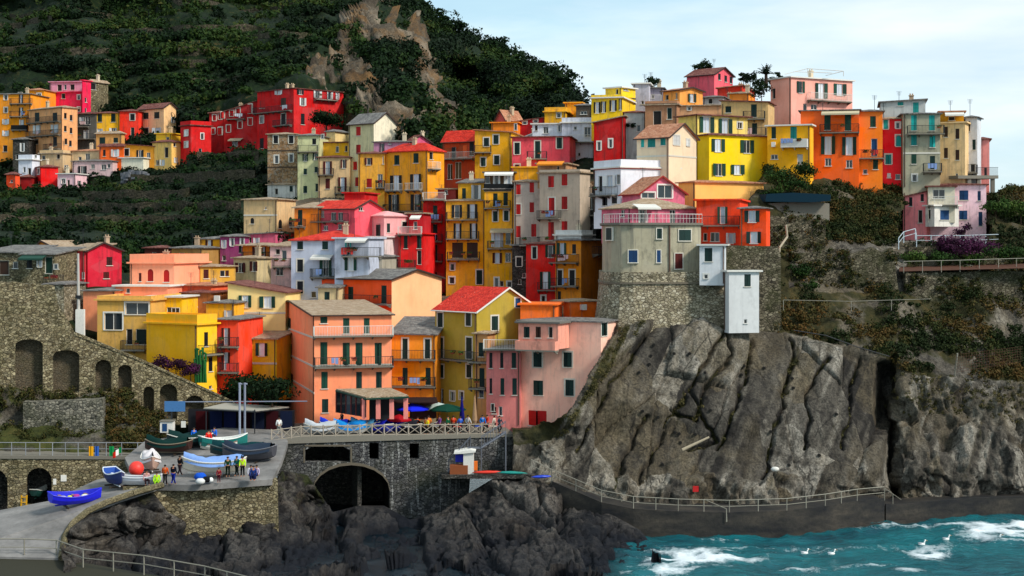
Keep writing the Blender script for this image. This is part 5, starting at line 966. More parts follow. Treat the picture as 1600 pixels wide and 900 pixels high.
def plate(mb, pl, outer, holes=(), th=1.0, t0=0):
    loops = [[pl.loc(*p) for p in lp] for lp in [outer]+list(holes)]
    tri = tessellate_polygon([[Vector((a, b, 0)) for a, b in lp] for lp in loops]); fp = [p for lp in loops for p in lp]
    mb.add([pl.pt(a, t0, b) for a, b in fp], tri); mb.add([pl.pt(a, t0+th, b) for a, b in fp], [x[::-1] for x in tri])
    for lp in loops:
        n = len(lp); mb.add([pl.pt(a, t0, b) for a, b in lp]+[pl.pt(a, t0+th, b) for a, b in lp], [(i, (i+1) % n, n+(i+1) % n, n+i) for i in range(n)])
def ragged(x0, y0, x1, y1, n, amp): return [(x0+(x1-x0)*i/n, y0+(y1-y0)*i/n+random.uniform(-amp, amp)) for i in range(n+1)]
# stairway wall with arches
pl = Plane(-70, 154.5, 372, 163.5); w = empty('arched_wall', pl.at(150, 650), 'long rubble wall with tall arched recesses and a sloping top at the left', 'stone wall')
mb = MB(); outer = [(-70, 660), (-70, 438)]+ragged(0, 440, 85, 447, 8, 2.5)+ragged(92, 478, 118, 522, 3, 2)+ragged(130, 524, 225, 566, 8, .8)+ragged(235, 571, 362, 628, 8, .8)+[(372, 632), (372, 665)]
hs = [arch(24, 67, 530, 612, .22), arch(83, 124, 547, 613, .22), arch(149, 174, 562, 612, .45), arch(185, 206, 570, 616, .4), arch(224, 241, 604, 652, .5), arch(250, 277, 600, 655, .45), arch(289, 319, 618, 655, .45)]
plate(mb, pl, outer, hs, 1.1); mb.build('wall', STN, w)
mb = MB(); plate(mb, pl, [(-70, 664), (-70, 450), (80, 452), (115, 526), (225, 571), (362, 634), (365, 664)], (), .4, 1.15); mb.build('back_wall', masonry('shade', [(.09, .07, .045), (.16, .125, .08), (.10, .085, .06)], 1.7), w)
mb = MB(); plate(mb, pl, ragged(118, 519, 225, 563, 1, 0)+ragged(225, 563, 364, 626, 1, 0)+[(364, 629)]+ragged(225, 567, 118, 524, 1, 0), (), 1.3, -.1); mb.build('coping', STN, w)
mb = MB(); mb.grid([[pl.at(x, y, t) for x, y in ((-70, 442), (60, 446), (120, 524), (225, 566), (362, 628), (372, 634))] for t in (1.0, 7)]); struct(mb.build('stair_path', CONC()))
# lower terrace walls
pl = Plane(30, 154, 165, 155); mb = MB(); plate(mb, pl, [(36, 700)]+ragged(36, 628, 160, 624, 8, 1.2)+[(164, 700)], (), 2.0)
tag(mb.build('terrace_wall', masonry('block', [(.06, .06, .052), (.20, .19, .15), (.34, .31, .24), (.12, .115, .095)], 1.7, (.03, .028, .02), .3)), 'grey block retaining wall under the row of tall arches', 'stone wall')
pl = Plane(-80, 146, 245, 150); w = empty('quay_wall', pl.at(80, 795), 'mossy quay wall with two boat store arches beside the ramp', 'stone wall')
mb = MB(); plate(mb, pl, [(-80, 850), (-80, 714), (245, 716), (262, 770), (240, 800), (90, 830)], [arch(-34, 12, 732, 812, .5), arch(41, 81, 731, 790, .48)], 1.0); mb.build('wall', STN, w)
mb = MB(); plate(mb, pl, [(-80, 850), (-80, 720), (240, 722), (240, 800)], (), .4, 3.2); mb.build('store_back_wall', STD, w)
mb = MB(); plate(mb, pl, [(-80, 716), (-80, 711), (245, 713), (245, 718)], (), 1.3, -.12); mb.build('coping', CONC(), w)
mb = MB(); mb.grid([[pl.at(x, 712, t) for x in (-80, 80, 245)] for t in (1.0, 11)]); struct(mb.build('walkway', CONC()))
# slope between the walls
px = np.arange(-90, 270, 3.); v = np.linspace(0, 1, 50)[:, None]; PXs = np.broadcast_to(px[None], (50, len(px))).copy(); ts = interp(px, [(-90, 605), (130, 608), (200, 612), (225, 645), (270, 650)]); PYs = ts[None]+(722-ts[None])*v
Ys = idw(PXs, PYs, [(-90, 605, 154.4), (20, 605, 156.4), (100, 605, 158), (210, 612, 160.4), (240, 650, 160.5), (270, 650, 160.6), (-90, 660, 153), (30, 660, 154.8), (100, 660, 155.8), (170, 640, 157), (200, 670, 154.5), (240, 690, 153.5), (-90, 722, 149), (60, 722, 149.6), (150, 722, 150), (230, 722, 151)], 3, 12)
SP, SN, SV, _ = sheet('bank', PXs, PYs, Ys, lambda P, a, b: (.6*fbm(P/2.5, 4, 3), .5+.4*fbm(P/2, 3, 4)), rockmat('bank', (.03, .028, .02), (.10, .09, .07), (.24, .21, .17), (.13, .07, .03), (.05, .055, .012), (.012, .018, .005), 1.0), lambda P, a, b: .5+.6*fbm(P/3, 4, 8))
c, cx, cy = pick(PXs, PYs, SP, (PYs < 640)*1.0+(PXs > 165)*(PYs < 710)*1.6+(PYs > 655)*(PYs < 690)*.5, 520)
scatter('bank_shrubs', c+np.array([0, -.15, .15]), RNG.uniform(.25, .8, len(c)), 60, .2, leafmat('scrub', SCRUB), 'green and rust coloured shrubs on the bank under the arches', 'shrubs', tint=np.clip(.35+.5*(cx > 160)*RNG.random(len(c))+.3*RNG.random(len(c)), 0, 1))
# ramp, quay floor and front quay wall
def gz(px, py, z): Y = (ZC-z)*F/(py-HY); return at(px, py, Y)
conc = NT('ramp_concrete'); a = conc.noise(.35, 6, .6); b = conc.noise(3, 5, .7)
mcol = conc.mix(conc.ramp(a, [(.35, 0.), (.7, 1.)]), (.13, .125, .12), (.27, .255, .24)); mcol = conc.mix(conc.ramp(b, [(.5, 0.), (.75, .4)]), mcol, (.07, .06, .05)); conc.bump(b, .3, .05); RAMP = conc.done(mcol, .9, .15)
def ground(name, pts, m, th=.6):
    P = [gz(*p) for p in pts]; tri = tessellate_polygon([[Vector((p.x, p.y, 0)) for p in P]]); mb = MB(); n = len(P)
    mb.add(P+[p-Vector((0, 0, th)) for p in P], list(tri)+[(i, (i+1) % n, n+(i+1) % n, n+i) for i in range(n)]); return struct(mb.build(name, m))
ground('harbour_ramp', [(-80, 812, 3.9), (80, 782, 4.9), (150, 750, 6.0), (205, 737, 6.45), (250, 756, 6.35), (190, 775, 6.0), (150, 790, 5.45), (130, 800, 5.05), (107, 820, 4.3), (97, 838, 3.7), (91, 872, 2.6), (-80, 868, 2.7)], RAMP, .5)
ground('harbour_quay', [(205, 737, 6.44), (245, 757, 6.34), (300, 758, 6.34), (425, 749, 6.55), (440, 720, 7.25), (450, 690, 8.0), (440, 672, 8.35), (350, 668, 8.6), (225, 690, 8.0), (195, 715, 7.1)], RAMP, .5)
mb = MB(); edge = [gz(*p) for p in [(252, 758, 6.42), (205, 771, 6.15), (165, 785, 5.65), (135, 799, 5.12), (112, 818, 4.4), (100, 838, 3.75), (95, 872, 2.65)]]
for p, q in zip(edge, edge[1:]): mb.tube(p+Vector((.1, -.1, .02)), q+Vector((.1, -.1, .02)), .28, 6)
struct(mb.build('ramp_kerb', masonry('kerb', [(.16, .13, .07), (.28, .23, .13), (.20, .17, .10)], 2.5)))
pl = Plane(240, 135.6, 432, 137.6); mb = MB(); plate(mb, pl, [(192, 850), (192, 762), (236, 759), (300, 759), (428, 749.5), (434, 752), (436, 860), (300, 880)], (), 2.5, 0)
tag(mb.build('quay_front_wall', STN), 'rubble harbour wall below the people and beached boats', 'stone wall')
# slots in the ramp
for i, (x0, y0, x1, y1) in enumerate([(72, 802, 93, 807), (45, 814, 70, 820), (22, 826, 54, 828), (15, 837, 50, 836), (16, 848, 47, 848), (134, 781, 152, 784)]):
    zf = lambda y: 2.6+(872-y)/(872-750)*3.4
    A, B = gz(x0, y0, zf(y0)), gz(x1, y1, zf(y1)); mb = MB(); mb.tube(A+Vector((0, 0, .03)), B+Vector((0, 0, .03)), .09, 5)
    tag(mb.build('timber_slat', flat('wet_timber', '#2b2620')), ['short dark timber slat on the ramp nearest the yellow trolley', 'dark timber slat just below the one nearest the yellow trolley', 'dark timber slat in the middle of the lower ramp', 'long thin dark slat second from the bottom of the ramp', 'long thin dark slat lowest on the ramp', 'short dark slat beside the bright blue boat'][i], 'timber slat', 'slats on the boat ramp')
# old fort terrace with the big arch
pl = Plane(430, 153, 805, 157); fort = empty('fort_terrace', pl.at(600, 790), 'grey stone harbour terrace with a large dark arch and square openings', 'terrace building')
mb = MB(); plate(mb, pl, [(425, 740), (418, 692), (470, 683), (560, 681), (805, 679), (805, 735), (735, 742), (728, 830), (612, 830), (478, 822), (478, 770)], [[(477, 722), (477, 703), (488, 698), (536, 698), (547, 703), (547, 722)], rect(577, 592, 692, 718), rect(640, 655, 693, 717), arch(489, 609, 727, 815, .34)], 1.1); mb.build('wall', STF, fort)
mb = MB(); hole = [pl.loc(*p) for p in arch(489, 609, 727, 800, .34)]
for a, b in zip(hole, hole[1:]):
    if abs(a[0]-b[0]) < .02: continue
    mb.hexa([pl.pt(a[0], -.08, a[1]+.02), pl.pt(b[0], -.08, b[1]+.02), pl.pt(b[0], .6, b[1]+.02), pl.pt(a[0], .6, a[1]+.02), pl.pt(a[0], -.08, a[1]+.28), pl.pt(b[0], -.08, b[1]+.28), pl.pt(b[0], .6, b[1]+.28), pl.pt(a[0], .6, a[1]+.28)])
mb.build('arch_ring', flat('arch_stone', '#6d6455', .9), fort)
mb = MB()
for x0, x1, y0, y1 in ((474, 476.5, 700, 723), (547.5, 550, 700, 723), (476, 548, 695, 697.5)): 
    plate(mb, pl, rect(x0, x1, y0, y1), (), .3, -.06)
mb.build('opening_frame', flat('arch_stone', '#6d6455', .9), fort)
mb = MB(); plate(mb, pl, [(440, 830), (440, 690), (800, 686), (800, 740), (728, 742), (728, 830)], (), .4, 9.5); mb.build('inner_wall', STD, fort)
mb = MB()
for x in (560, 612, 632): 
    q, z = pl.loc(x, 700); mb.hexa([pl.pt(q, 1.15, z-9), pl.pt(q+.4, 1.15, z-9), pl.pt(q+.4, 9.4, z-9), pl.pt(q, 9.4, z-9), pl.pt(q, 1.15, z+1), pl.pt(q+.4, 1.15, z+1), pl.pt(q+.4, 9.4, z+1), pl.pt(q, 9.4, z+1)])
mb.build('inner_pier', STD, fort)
mb = MB(); mb.grid([[pl.at(x, y, t)+Vector((0, 0, dz)) for x, y in ((418, 690), (470, 683), (560, 681), (805, 678))] for t, dz in ((0, 0), (12, 0), (12, -.4), (0, -.4))]); mb.build('deck', CONC(), fort)
mb = MB(); plate(mb, pl, [(418, 694), (418, 689), (470, 681.5), (560, 679.5), (805, 677.5), (805, 682)], (), .5, -.15); mb.build('deck_edge', CONC(), fort)
# promenade fence with crossed rails
f = empty('promenade_fence', pl.at(600, 680), 'long pale wooden fence with crossed rails on the harbour terrace', 'fence')
xs_ = [424, 440, 455, 470, 486, 505, 524, 543, 562, 581, 600, 619, 638, 657, 676, 695, 714, 733, 752, 771]
def fy(x): return interp(x, [(418, 690), (470, 683), (560, 681), (805, 678.5)])
tops = []; wood = flat('weathered_wood', '#a89c8c', .8, .2, .15)
for x in xs_: b = pl.at(x, fy(x), -.1); t_ = b+Vector((0, 0, 1.15)); tops.append((b, t_)); m_ = MB(); m_.tube(b, t_, .075, 6); m_.build('post', wood, f)
mb = MB(); m2 = MB()
for (a, b), (c, d) in zip(tops, tops[1:]):
    mb.tube(b-Vector((0, 0, .12)), d-Vector((0, 0, .12)), .055, 5); mb.tube(a+Vector((0, 0, .1)), c+Vector((0, 0, .1)), .045, 5); m2.tube(a+Vector((0, -.05, .12)), d-Vector((0, .05, .15)), .04, 4); m2.tube(c+Vector((0, .05, .12)), b-Vector((0, -.05, .15)), .04, 4)
mb.build('rail', wood, f); m2.build('crossed_rails', wood, f)
# ---- round bastion and the grey house on it
foot = [(941, 175), (941.5, 170.5), (946, 168), (955, 166.3), (970, 165.2), (990, 164.9), (1012, 165.2), (1045, 165.6), (1070, 166.4), (1094, 167.2), (1096, 175)]
def ring(foot, py, grow=0, ref=165.5):
    z = ZC+(HY-py)/F*ref; cx = sum(((x-800)/F*Y) for x, Y in foot)/len(foot); cy = sum(Y for _, Y in foot)/len(foot)+2; o = []
    for x, Y in foot: X = (x-800)/F*Y; d = Vector((X-cx, Y-cy)).normalized(); o.append((X+d.x*grow, Y+d.y*grow, z))
    return o
g = empty('round_house', at(1015, 424, 168), 'large grey plastered house with a rounded corner on the stone bastion', 'house')
mb = MB(); mb.loft([ring(foot, 432), ring(foot, 352)]); mb.build('wall', plaster('#9c9580', .9), g)
mb = MB(); mb.loft([ring(foot, 351.5, .3), ring(foot, 348, .3)]); mb.build('roof', CONC(), g)
def prw(root, pl, px0, px1, py0, py1, c, kind='c', fm=None, back=False):
    """window standing in its own projecting frame on a plain wall"""
    (q0, z0), (q1, z1) = pl.loc(px0, py1), pl.loc(px1, py0); fb = MB()
    def bx(m, a, b, t0, t1, c_, d): m.hexa([pl.pt(a, t0, c_), pl.pt(b, t0, c_), pl.pt(b, t1, c_), pl.pt(a, t1, c_), pl.pt(a, t0, d), pl.pt(b, t0, d), pl.pt(b, t1, d), pl.pt(a, t1, d)])
    bx(fb, q0-.08, q0, -.1, .1, z0, z1); bx(fb, q1, q1+.08, -.1, .1, z0, z1); bx(fb, q0-.08, q1+.08, -.1, .1, z1, z1+.08); bx(fb, q0-.12, q1+.12, -.16, .1, z0-.09, z0)
    wo = fb.build('window', fm or flat('pale_surround', '#cfc9bb', .8, .15, .1), root); 
    pn = MB(); bx(pn, q0, q1, -.02, .1, z0, z1); pn.build('pane', glass(), wo)
    if kind == 'c':
        m_ = (q0+q1)/2
        for a, b in ((q0+.01, m_-.01), (m_+.01, q1-.01)): s_ = MB(); bx(s_, a, b, -.085, -.03, z0+.01, z1-.01); s_.build('shutter', shut(c), wo)
    if kind == 'b':
        m_ = MB(); n = 5
        for i in range(1, n): bx(m_, q0+(q1-q0)*i/n-.02, q0+(q1-q0)*i/n+.02, -.05, -.025, z0, z1)
        m_.build('glazing_bar', WHITE(), wo)
    return wo
p1 = Plane(970, 165.1, 1012, 165.1); p2 = Plane(1012, 165.2, 1045, 165.6); p3 = Plane(1045, 165.6, 1094, 167.2); p0 = Plane(944, 169, 957, 166.2)
prw(g, Plane(946, 167.7, 958, 165.8), 948, 957, 356, 375, 'd'); prw(g, Plane(972, 164.9, 1012, 164.9), 982, 996, 391, 410, 'b'); prw(g, p2, 1026, 1034, 357, 373, 'd'); prw(g, p2, 1026, 1032, 391, 410, 'b'); prw(g, p3, 1060, 1079, 359, 376, 'd'); prw(g, p3, 1054, 1066, 396, 420, 'm')
mb = MB(); mb.tube(p3.at(1045.5, 351, -.1), p3.at(1045.5, 440, -.1), .09, 6); mb.build('drainpipe', flat('drainpipe', '#5a4438', .6, .3), g)
mb = MB()
for a, b in zip(ring(foot[2:10], 350, .2), ring(foot[3:10], 350, .2)):
    A = Vector(a); B = Vector(b); mb.tube(A+Vector((0, 0, 1.05)), B+Vector((0, 0, 1.05)), .035, 5); mb.tube(A+Vector((0, 0, .6)), B+Vector((0, 0, .6)), .02, 4); n_ = max(1, int((B-A).length/.35))
    for i in range(n_+1): p = A.lerp(B, i/n_); mb.tube(p, p+Vector((0, 0, 1.05)), .02, 4)
mb.build('railing', WHITE(), g)
foot2 = [(936, 178), (938, 170), (944, 166.8), (955, 165.3), (970, 164.3), (990, 164), (1012, 164.2), (1045, 164.6), (1094, 165.2), (1134, 165.8), (1138, 178)]
b_ = empty('stone_bastion', at(1035, 515, 168), 'massive pale rubble bastion carrying the grey round cornered house', 'bastion')
mb = MB(); mb.loft([ring(foot2, 548, 1.0), ring(foot2, 500, .6), ring(foot2, 443, .05), ring(foot2, 425, 0)]); mb.build('wall', STP, b_)
mb = MB(); mb.loft([ring(foot2, 443.5, .22), ring(foot2, 440.5, .22)]); mb.build('string_course', flat('arch_stone', '#6d6455', .9), b_)
pl = Plane(1128, 165.8, 1222, 167.6); mb = MB(); plate(mb, pl, [(1128, 530), (1128, 384)]+ragged(1132, 383, 1216, 385, 8, .8)+[(1220, 400), (1221, 525)], (), 3); tag(mb.build('retaining_wall', STW), 'weathered rubble wall under the orange red house by the pale blue tower', 'stone wall')
# walls in the clifftop slope
def wallp(x0, Y0, x1, Y1, poly, m, label, th=1.0): mb = MB(); plate(mb, Plane(x0, Y0, x1, Y1), poly, (), th); return tag(mb.build('retaining_wall', m), label, 'stone wall')
wallp(1200, 182, 1300, 184, [(1200, 345), (1200, 318), (1263, 314), (1296, 318), (1296, 345)], CONC(), 'low concrete wall with an open panel in the scrub below the lemon houses')
wallp(1196, 176, 1290, 178, [(1196, 395)]+ragged(1196, 338, 1290, 342, 8, 1.5)+[(1290, 395)], STW, 'rubble wall with weeds right of the orange red house')
wallp(1232, 174.5, 1400, 176, [(1232, 462)]+ragged(1236, 395, 1395, 390, 10, 6)+[(1405, 462)], STW, 'high rough stone face in the scrub below the big orange house')
wallp(1415, 176, 1700, 178, [(1415, 480)]+ragged(1415, 427, 1700, 421, 14, 1)+[(1700, 482)], STW, 'long rubble wall under the railed garden path at the right')
wallp(1420, 182, 1560, 184, [(1420, 412), (1420, 386), (1560, 384), (1560, 412)], STW, 'low garden wall in front of the pink villa')
_rg = np.random.default_rng(5); cc_ = []
for P_, x0, x1, y0, y1, n_ in ((Plane(1196, 176, 1290, 178), 1198, 1290, 338, 392, 60), (Plane(1232, 174.5, 1400, 176), 1234, 1402, 388, 460, 170), (Plane(1415, 176, 1700, 178), 1416, 1640, 430, 478, 170), (Plane(1128, 170, 1222, 172), 1186, 1220, 386, 515, 40)):
    for _ in range(n_):
        x, y = _rg.uniform(x0, x1), _rg.uniform(y0, y1)
        if vnoise(np.array([x/26, y/16, 0]), 8) > -.05: cc_.append(tuple(P_.at(x, y, -.05)))
V, Fc, t_ = leaves(cc_, _rg.uniform(.25, .75, len(cc_)), 60, .2, .8, rng=_rg); o = npmesh('wall_weeds', V, Fc, leafmat('scrub', SCRUB), dict(tint=t_)); o['kind'] = 'stuff'; o['label'] = 'weeds and creepers growing out of the clifftop walls'; o['category'] = 'weeds'
# concrete porch at the end of the row
g = empty('concrete_porch', at(1530, 312, 198), 'open concrete porch on thin columns at the end of the clifftop row', 'porch')
pl = Plane(1497, 196, 1560, 198); mb = MB(); plate(mb, pl, rect(1497, 1560, 274, 279), (), 4); mb.build('slab', CONC(), g)
for x in (1517, 1532, 1554): mb = MB(); mb.box(pl.at(x, 296, .4)-Vector((0, 0, 0)), (.45, .45, 3.2)); mb.build('column', CONC(), g)
mb = MB()
for x in np.arange(1524, 1560, 1.6): p = pl.at(x, 274, .05); mb.tube(p, p+Vector((0, 0, 1)), .02, 4)
mb.tube(pl.at(1524, 274, .05)+Vector((0, 0, 1)), pl.at(1560, 274, .05)+Vector((0, 0, 1)), .03, 4); mb.build('railing', IRON(), g)
# sea wall and cliff walkway
t = NT('sea_wall_concrete'); n1 = t.noise(.5, 6, .65, t.map((.6, .6, 1.6))); n2 = t.noise(3, 5, .7); cl = t.ramp(n1, [(.35, (.010, .010, .012)), (.55, (.035, .030, .025)), (.75, (.075, .06, .045))]); cl = t.mix(t.ramp(n2, [(.45, 0.), (.7, .6)]), cl, (.012, .013, .010)); t.bump(n2, .5, .1); SEAW = t.done(cl, .7, .25)
def ribbon(name, pts, depth, drop, m):
    P = [at(*p) for p in pts]; mb = MB(); n = Vector((0, 1, 0))
    mb.grid([[p+Vector((0, -.05, -drop-.5)) for p in P], [p for p in P], [p+Vector((0, .35, .001)) for p in P], [p+Vector((0, .35, -.3)) for p in P], [p+n*depth+Vector((0, 0, -.3)) for p in P]]); return struct(mb.build(name, m)), P
_, P1 = ribbon('cliff_walkway', [(862, 752, 149), (900, 768, 147.5), (940, 785, 146), (990, 795, 145.4), (1060, 799, 145.2), (1140, 801, 145.4), (1230, 798, 146.5), (1290, 791, 148), (1340, 783, 150), (1382, 779, 152)], 9, 6, SEAW)
ribbon('sea_wall', [(1240, 836, 147.5), (1300, 826, 148.5), (1370, 818, 150.5), (1420, 812, 153), (1480, 803, 155), (1540, 798, 156.5), (1620, 796, 157), (1740, 796, 158)], 6, 6, SEAW)
ribbon('cliff_walkway_end', [(1384, 788, 152.2), (1405, 789, 152.8), (1450, 784, 154), (1520, 778, 155.6), (1620, 775, 157), (1740, 774, 158)], 6, 6, SEAW)
def railing(name, P, h, m, label, cat='railing', step=2.2, mid=True, r_=.035, every=1):
    g = empty(name, P[len(P)//2], label, cat); mb = MB()
    for A, B in zip(P, P[1:]): mb.tube(A+Vector((0, 0, h)), B+Vector((0, 0, h)), r_, 5); mb.tube(A+Vector((0, 0, h*.5)), B+Vector((0, 0, h*.5)), r_*.8, 4) if mid else None
    mb.build('rails', m, g); acc = 0
    for A, B in zip(P, P[1:]):
        L_ = (B-A).length; n_ = max(1, round(L_/step))
        for i in range(n_): p = A.lerp(B, i/n_); k = MB(); k.tube(p-Vector((0, 0, .2)), p+Vector((0, 0, h)), r_*1.1, 5); k.build('post', m, g)
    return g
PALE = flat('galvanised_rail', '#8b8678', .6, .3)
railing('safety_railing', [at(830, 736, 150)]+[p+Vector((0, .2, 0)) for p in P1], 1.1, PALE, 'long thin railing along the walkway at the foot of the cliff', step=2.5, r_=.04)
railing('stair_railing', [at(1100, 797, 145.6), at(1135, 812, 145.2), at(1136, 832, 145.2)], 1.0, PALE, 'short sloping handrail on the steps down to the water', step=2, mid=False)
railing('stair_railing', [at(1382, 779, 152), at(1408, 797, 154)], 1.0, PALE, 'short handrail where the cliff walkway steps down near the dark cleft', step=1.5, mid=False)
railing('quay_railing', [gz(-60, 868, 2.7), gz(38, 868, 2.7), gz(88, 870, 2.6), gz(130, 885, 2.3), gz(225, 895, 2.2), gz(320, 912, 1.8), gz(390, 930, 1.6)], 1.3, PALE, 'pale double pipe railing sloping along the bottom left corner', step=3.2, r_=.05)
ground('lower_path', [(-80, 868, 2.6), (92, 872, 2.5), (180, 888, 2.2), (300, 908, 1.9), (380, 930, 1.7), (250, 945, 1.2), (-80, 945, 1.2)], flat('algae_concrete', '#2a281a', .8), .5)
railing('walkway_railing', [Plane(-80, 146, 245, 150).at(x, 711, .1) for x in (-60, 18, 40, 62, 82, 102, 122, 145, 166, 190, 215, 240)], 1.15, flat('grey_rail', '#8f9296', .5), 'grey metal railing on top of the quay wall with clothes hung on it', step=3)
railing('garden_railing', [at(1412, 424, 175.8), at(1500, 422, 176), at(1560, 420, 177), at(1700, 416, 178)], 1.1, PALE, 'thin white railing along the garden path right of the cliff', step=2.0, mid=False)
mb = MB(); mb.grid([[at(x, 424-(x-1412)*.027, 175.9) for x in (1405, 1500, 1700)], [at(x, 417-(x-1412)*.027, 179.5) for x in (1405, 1500, 1700)]]); struct(mb.build('garden_path', flat('terracotta_path', '#5c3a2a', .9)))
railing('villa_railing', [at(1404, 387, 183), at(1412, 377, 184), at(1430, 372, 185), at(1432, 383, 184), at(1500, 383, 184), at(1560, 381, 185)], 1.1, flat('pale_blue_rail', '#b9c6cc', .6), 'pale blue tube railing round the pink villa terrace', step=1.6, r_=.05)
# ------------------------------------------------------------ harbour life
def cloth(c): return flat('cloth', c, .85, .1, .15)
def boat(label, p, L_, wd, rz, hull, inner='#b9b3a4', cover=None, tilt=0, keel=None, load=(), h=.75, group='beached boats'):
    """a wooden boat: lofted hull, gunwale, thwarts, optional tarpaulin"""
    g = empty('rowing_boat', p, label, 'boat', group)
    g.rotation_euler = (tilt, 0, rz)
    def sec(u, inset=0, zc=0):   # u -1 stern .. 1 bow
        w = wd/2*(1-abs(max(u, -.2)+.2)**2.2/1.2**2.2) if u > -.2 else wd/2*(1-.30*((-u-.2)/.8)**2)
        w = max(w, .04)-inset*.8; w = max(w, .02); sh = .28*u*u*h/.75+(.1 if u > .5 else 0)*(u-.5); x = u*L_/2
        return x, w, sh
    def hullmesh(mb, o, inset):
        rings = []
        for i in range(15):
            u = -1+2*i/14; x, w, sh = sec(u, inset); x *= (1-inset/L_*1.6); zt = h+sh-(.02 if inset else 0); zb_ = max(0, (abs(u)**4)*.35*h)+inset
            rings.append([Vector((x, w*a, zb_+(zt-zb_)*b)) for a, b in ((-1, 1), (-.93, .55), (-.62, .12), (0, 0), (.62, .12), (.93, .55), (1, 1))])
        mb.v += [tuple(v) for r_ in rings for v in r_]
        for i in range(14):
            for j in range(6): f_ = (o+i*7+j, o+i*7+j+1, o+(i+1)*7+j+1, o+(i+1)*7+j); mb.f.append(f_ if not inset else f_[::-1])
        mb.f.append(tuple(o+j for j in range(7))); mb.f.append(tuple(o+14*7+j for j in range(7))[::-1]); return rings
    def put(mb, n, m):
        me = bpy.data.meshes.new(n); me.from_pydata([tuple(v) for v in mb.v], [], mb.f); me.materials.append(m); o = bpy.data.objects.new(n, me); COL.objects.link(o); o.parent = g; me.shade_smooth() if n == 'tarpaulin' else None; return o
    paint = lambda c: flat('boat_paint', c, .45, .4, .1)
    mb = MB(); R_ = hullmesh(mb, 0, 0); put(mb, 'hull', paint(hull))
    mb = MB(); hullmesh(mb, 0, .07); put(mb, 'lining', paint(inner))
    mb = MB()
    for s_ in (0, 6):
        for a, b in zip(R_, R_[1:]): mb.tube(a[s_], b[s_], .05, 5)
    mb.tube(R_[0][0], R_[0][6], .06, 5); put(mb, 'gunwale', paint(keel or inner))
    mb = MB(); mb.box((0, 0, -.03), (L_*.8, .08, .1)); put(mb, 'keel', paint(keel or hull))
    if cover:
        mb = MB(); G = []
        for i in range(13):
            u = -.93+1.86*i/12; x, w, sh = sec(u); row = []
            for j in range(9): a = -1.06+2.12*j/8; row.append((x, w*a*1.03, h+sh+.06+(1-a*a)*(.24+.16*math.sin(5*u+j)+.12*random.random())-(.38 if j in (0, 8) else 0)))
            G.append(row)
        mb.grid(G); put(mb, 'tarpaulin', cloth(cover))
    else:
        for u in (-.55, 0, .45):
            x, w, sh = sec(u, .07); mb = MB(); mb.box((x, 0, h*.72+sh), (.26, 2*w*.95, .05)); put(mb, 'thwart', paint('#8a7250'))
        for i, c in enumerate(load):
            mb = MB(); mb.ball((-L_*.25+i*.6, random.uniform(-.15, .15), h*.75), random.uniform(.16, .26), 7, (1.3, 1, .7)); put(mb, 'gear', cloth(c))
    if L_ > 3.2:
        mb = MB(); mb.box((-L_*.2, 0, -.16), (.12, wd*.9, .14)); mb.box((L_*.22, 0, -.16), (.12, wd*.9, .14)); put(mb, 'cradle', flat('wet_timber', '#3b3026'))
    return g
Z_ = lambda px, py, z: gz(px, py, z)
boat('bright blue open rowing boat full of nets tilted on the ramp', Z_(118, 786, 5.55), 4.4, 1.7, R(38), '#1a1ed0', '#2a30c8', tilt=R(8), load=('#c8c7bd', '#c8d23a', '#a83a8a', '#d8d5ca', '#2a2a2a', '#c7a08a'), keel='#1418c8')
boat('long white open boat with a pale blue sheet over its stern', Z_(333, 738, 6.9), 5.6, 1.9, R(176), '#cfc7b4', '#dcd8cc', cover='#7f9fd6', keel='#e6e2d6', h=.95)
boat('white and tan boat with its bow pointing at the steps', Z_(236, 733, 6.9), 3.6, 1.7, R(-72), '#b08c7a', '#e0dcd6', cover='#cfc8c8', keel='#efe9e0', h=.95)
boat('navy blue boat with a white stripe against the quay wall', Z_(180, 756, 6.2), 3.6, 1.6, R(-60), '#12245c', '#2d56a8', keel='#dfe6f0', load=('#7fa8d8', '#c8b890'), h=.9)
boat('low white boat beside the big red buoy', Z_(212, 756, 6.35), 4.4, 1.4, R(172), '#c8c8cc', '#9aa0a8', keel='#e8e8ea', load=('#8a2018', '#c8a0a0', '#c8d8e0'), h=.6)
boat('dark green fishing boat under a black green tarpaulin', Z_(262, 706, 7.6), 4.4, 1.8, R(172), '#3a201a', '#7a6a5a', cover='#0b2a26', keel='#8a7a64', h=.8)
boat('dark boat with a torn white cover behind the green one', Z_(296, 698, 7.8), 4.2, 1.7, R(200), '#1c2a2a', '#8a8a80', cover='#14312f', keel='#d8d4c8', h=.9)
boat('teal boat with red cushions leaning by the mast poles', Z_(350, 700, 7.7), 4.6, 1.8, R(28), '#156a64', '#cfd4cf', keel='#e3e3dd', load=('#c82018', '#d83020', '#e0e0da'), h=.9)
boat('white hulled dinghy in front of the teal boat', Z_(342, 703, 7.6), 3.4, 1.3, R(8), '#d8d6cc', '#b8b2a6', keel='#7a5a4a', h=.55)
boat('grey boat under a wrinkled dark blue tarpaulin by the railing end', Z_(388, 718, 7.3), 5.0, 2.0, R(168), '#4a4a50', '#6a6a70', cover='#2c3848', h=.95)
boat('long black boat under a dark teal sheet behind the white boat', Z_(372, 712, 7.5), 5.2, 1.7, R(176), '#20302f', '#5a6a68', cover='#0e3438', h=.7)
boat('small dark green boat stored inside the quay wall arch', Plane(-80, 146, 245, 150).at(60, 780, 1.8), 2.6, 1.1, R(80), '#143a34', '#b8b8b0', load=('#d8d8d0',), h=.6)
tc_ = ['#b8bcc0', '#1c3fd0', '#1a86d0', '#5fb0dc', '#1a22b8', '#2034c0', '#2a2c34', '#7c6a50']
nm_ = ['grey white', 'royal blue', 'bright sky blue', 'pale turquoise striped', 'deep blue', 'blue', 'black', 'brown']
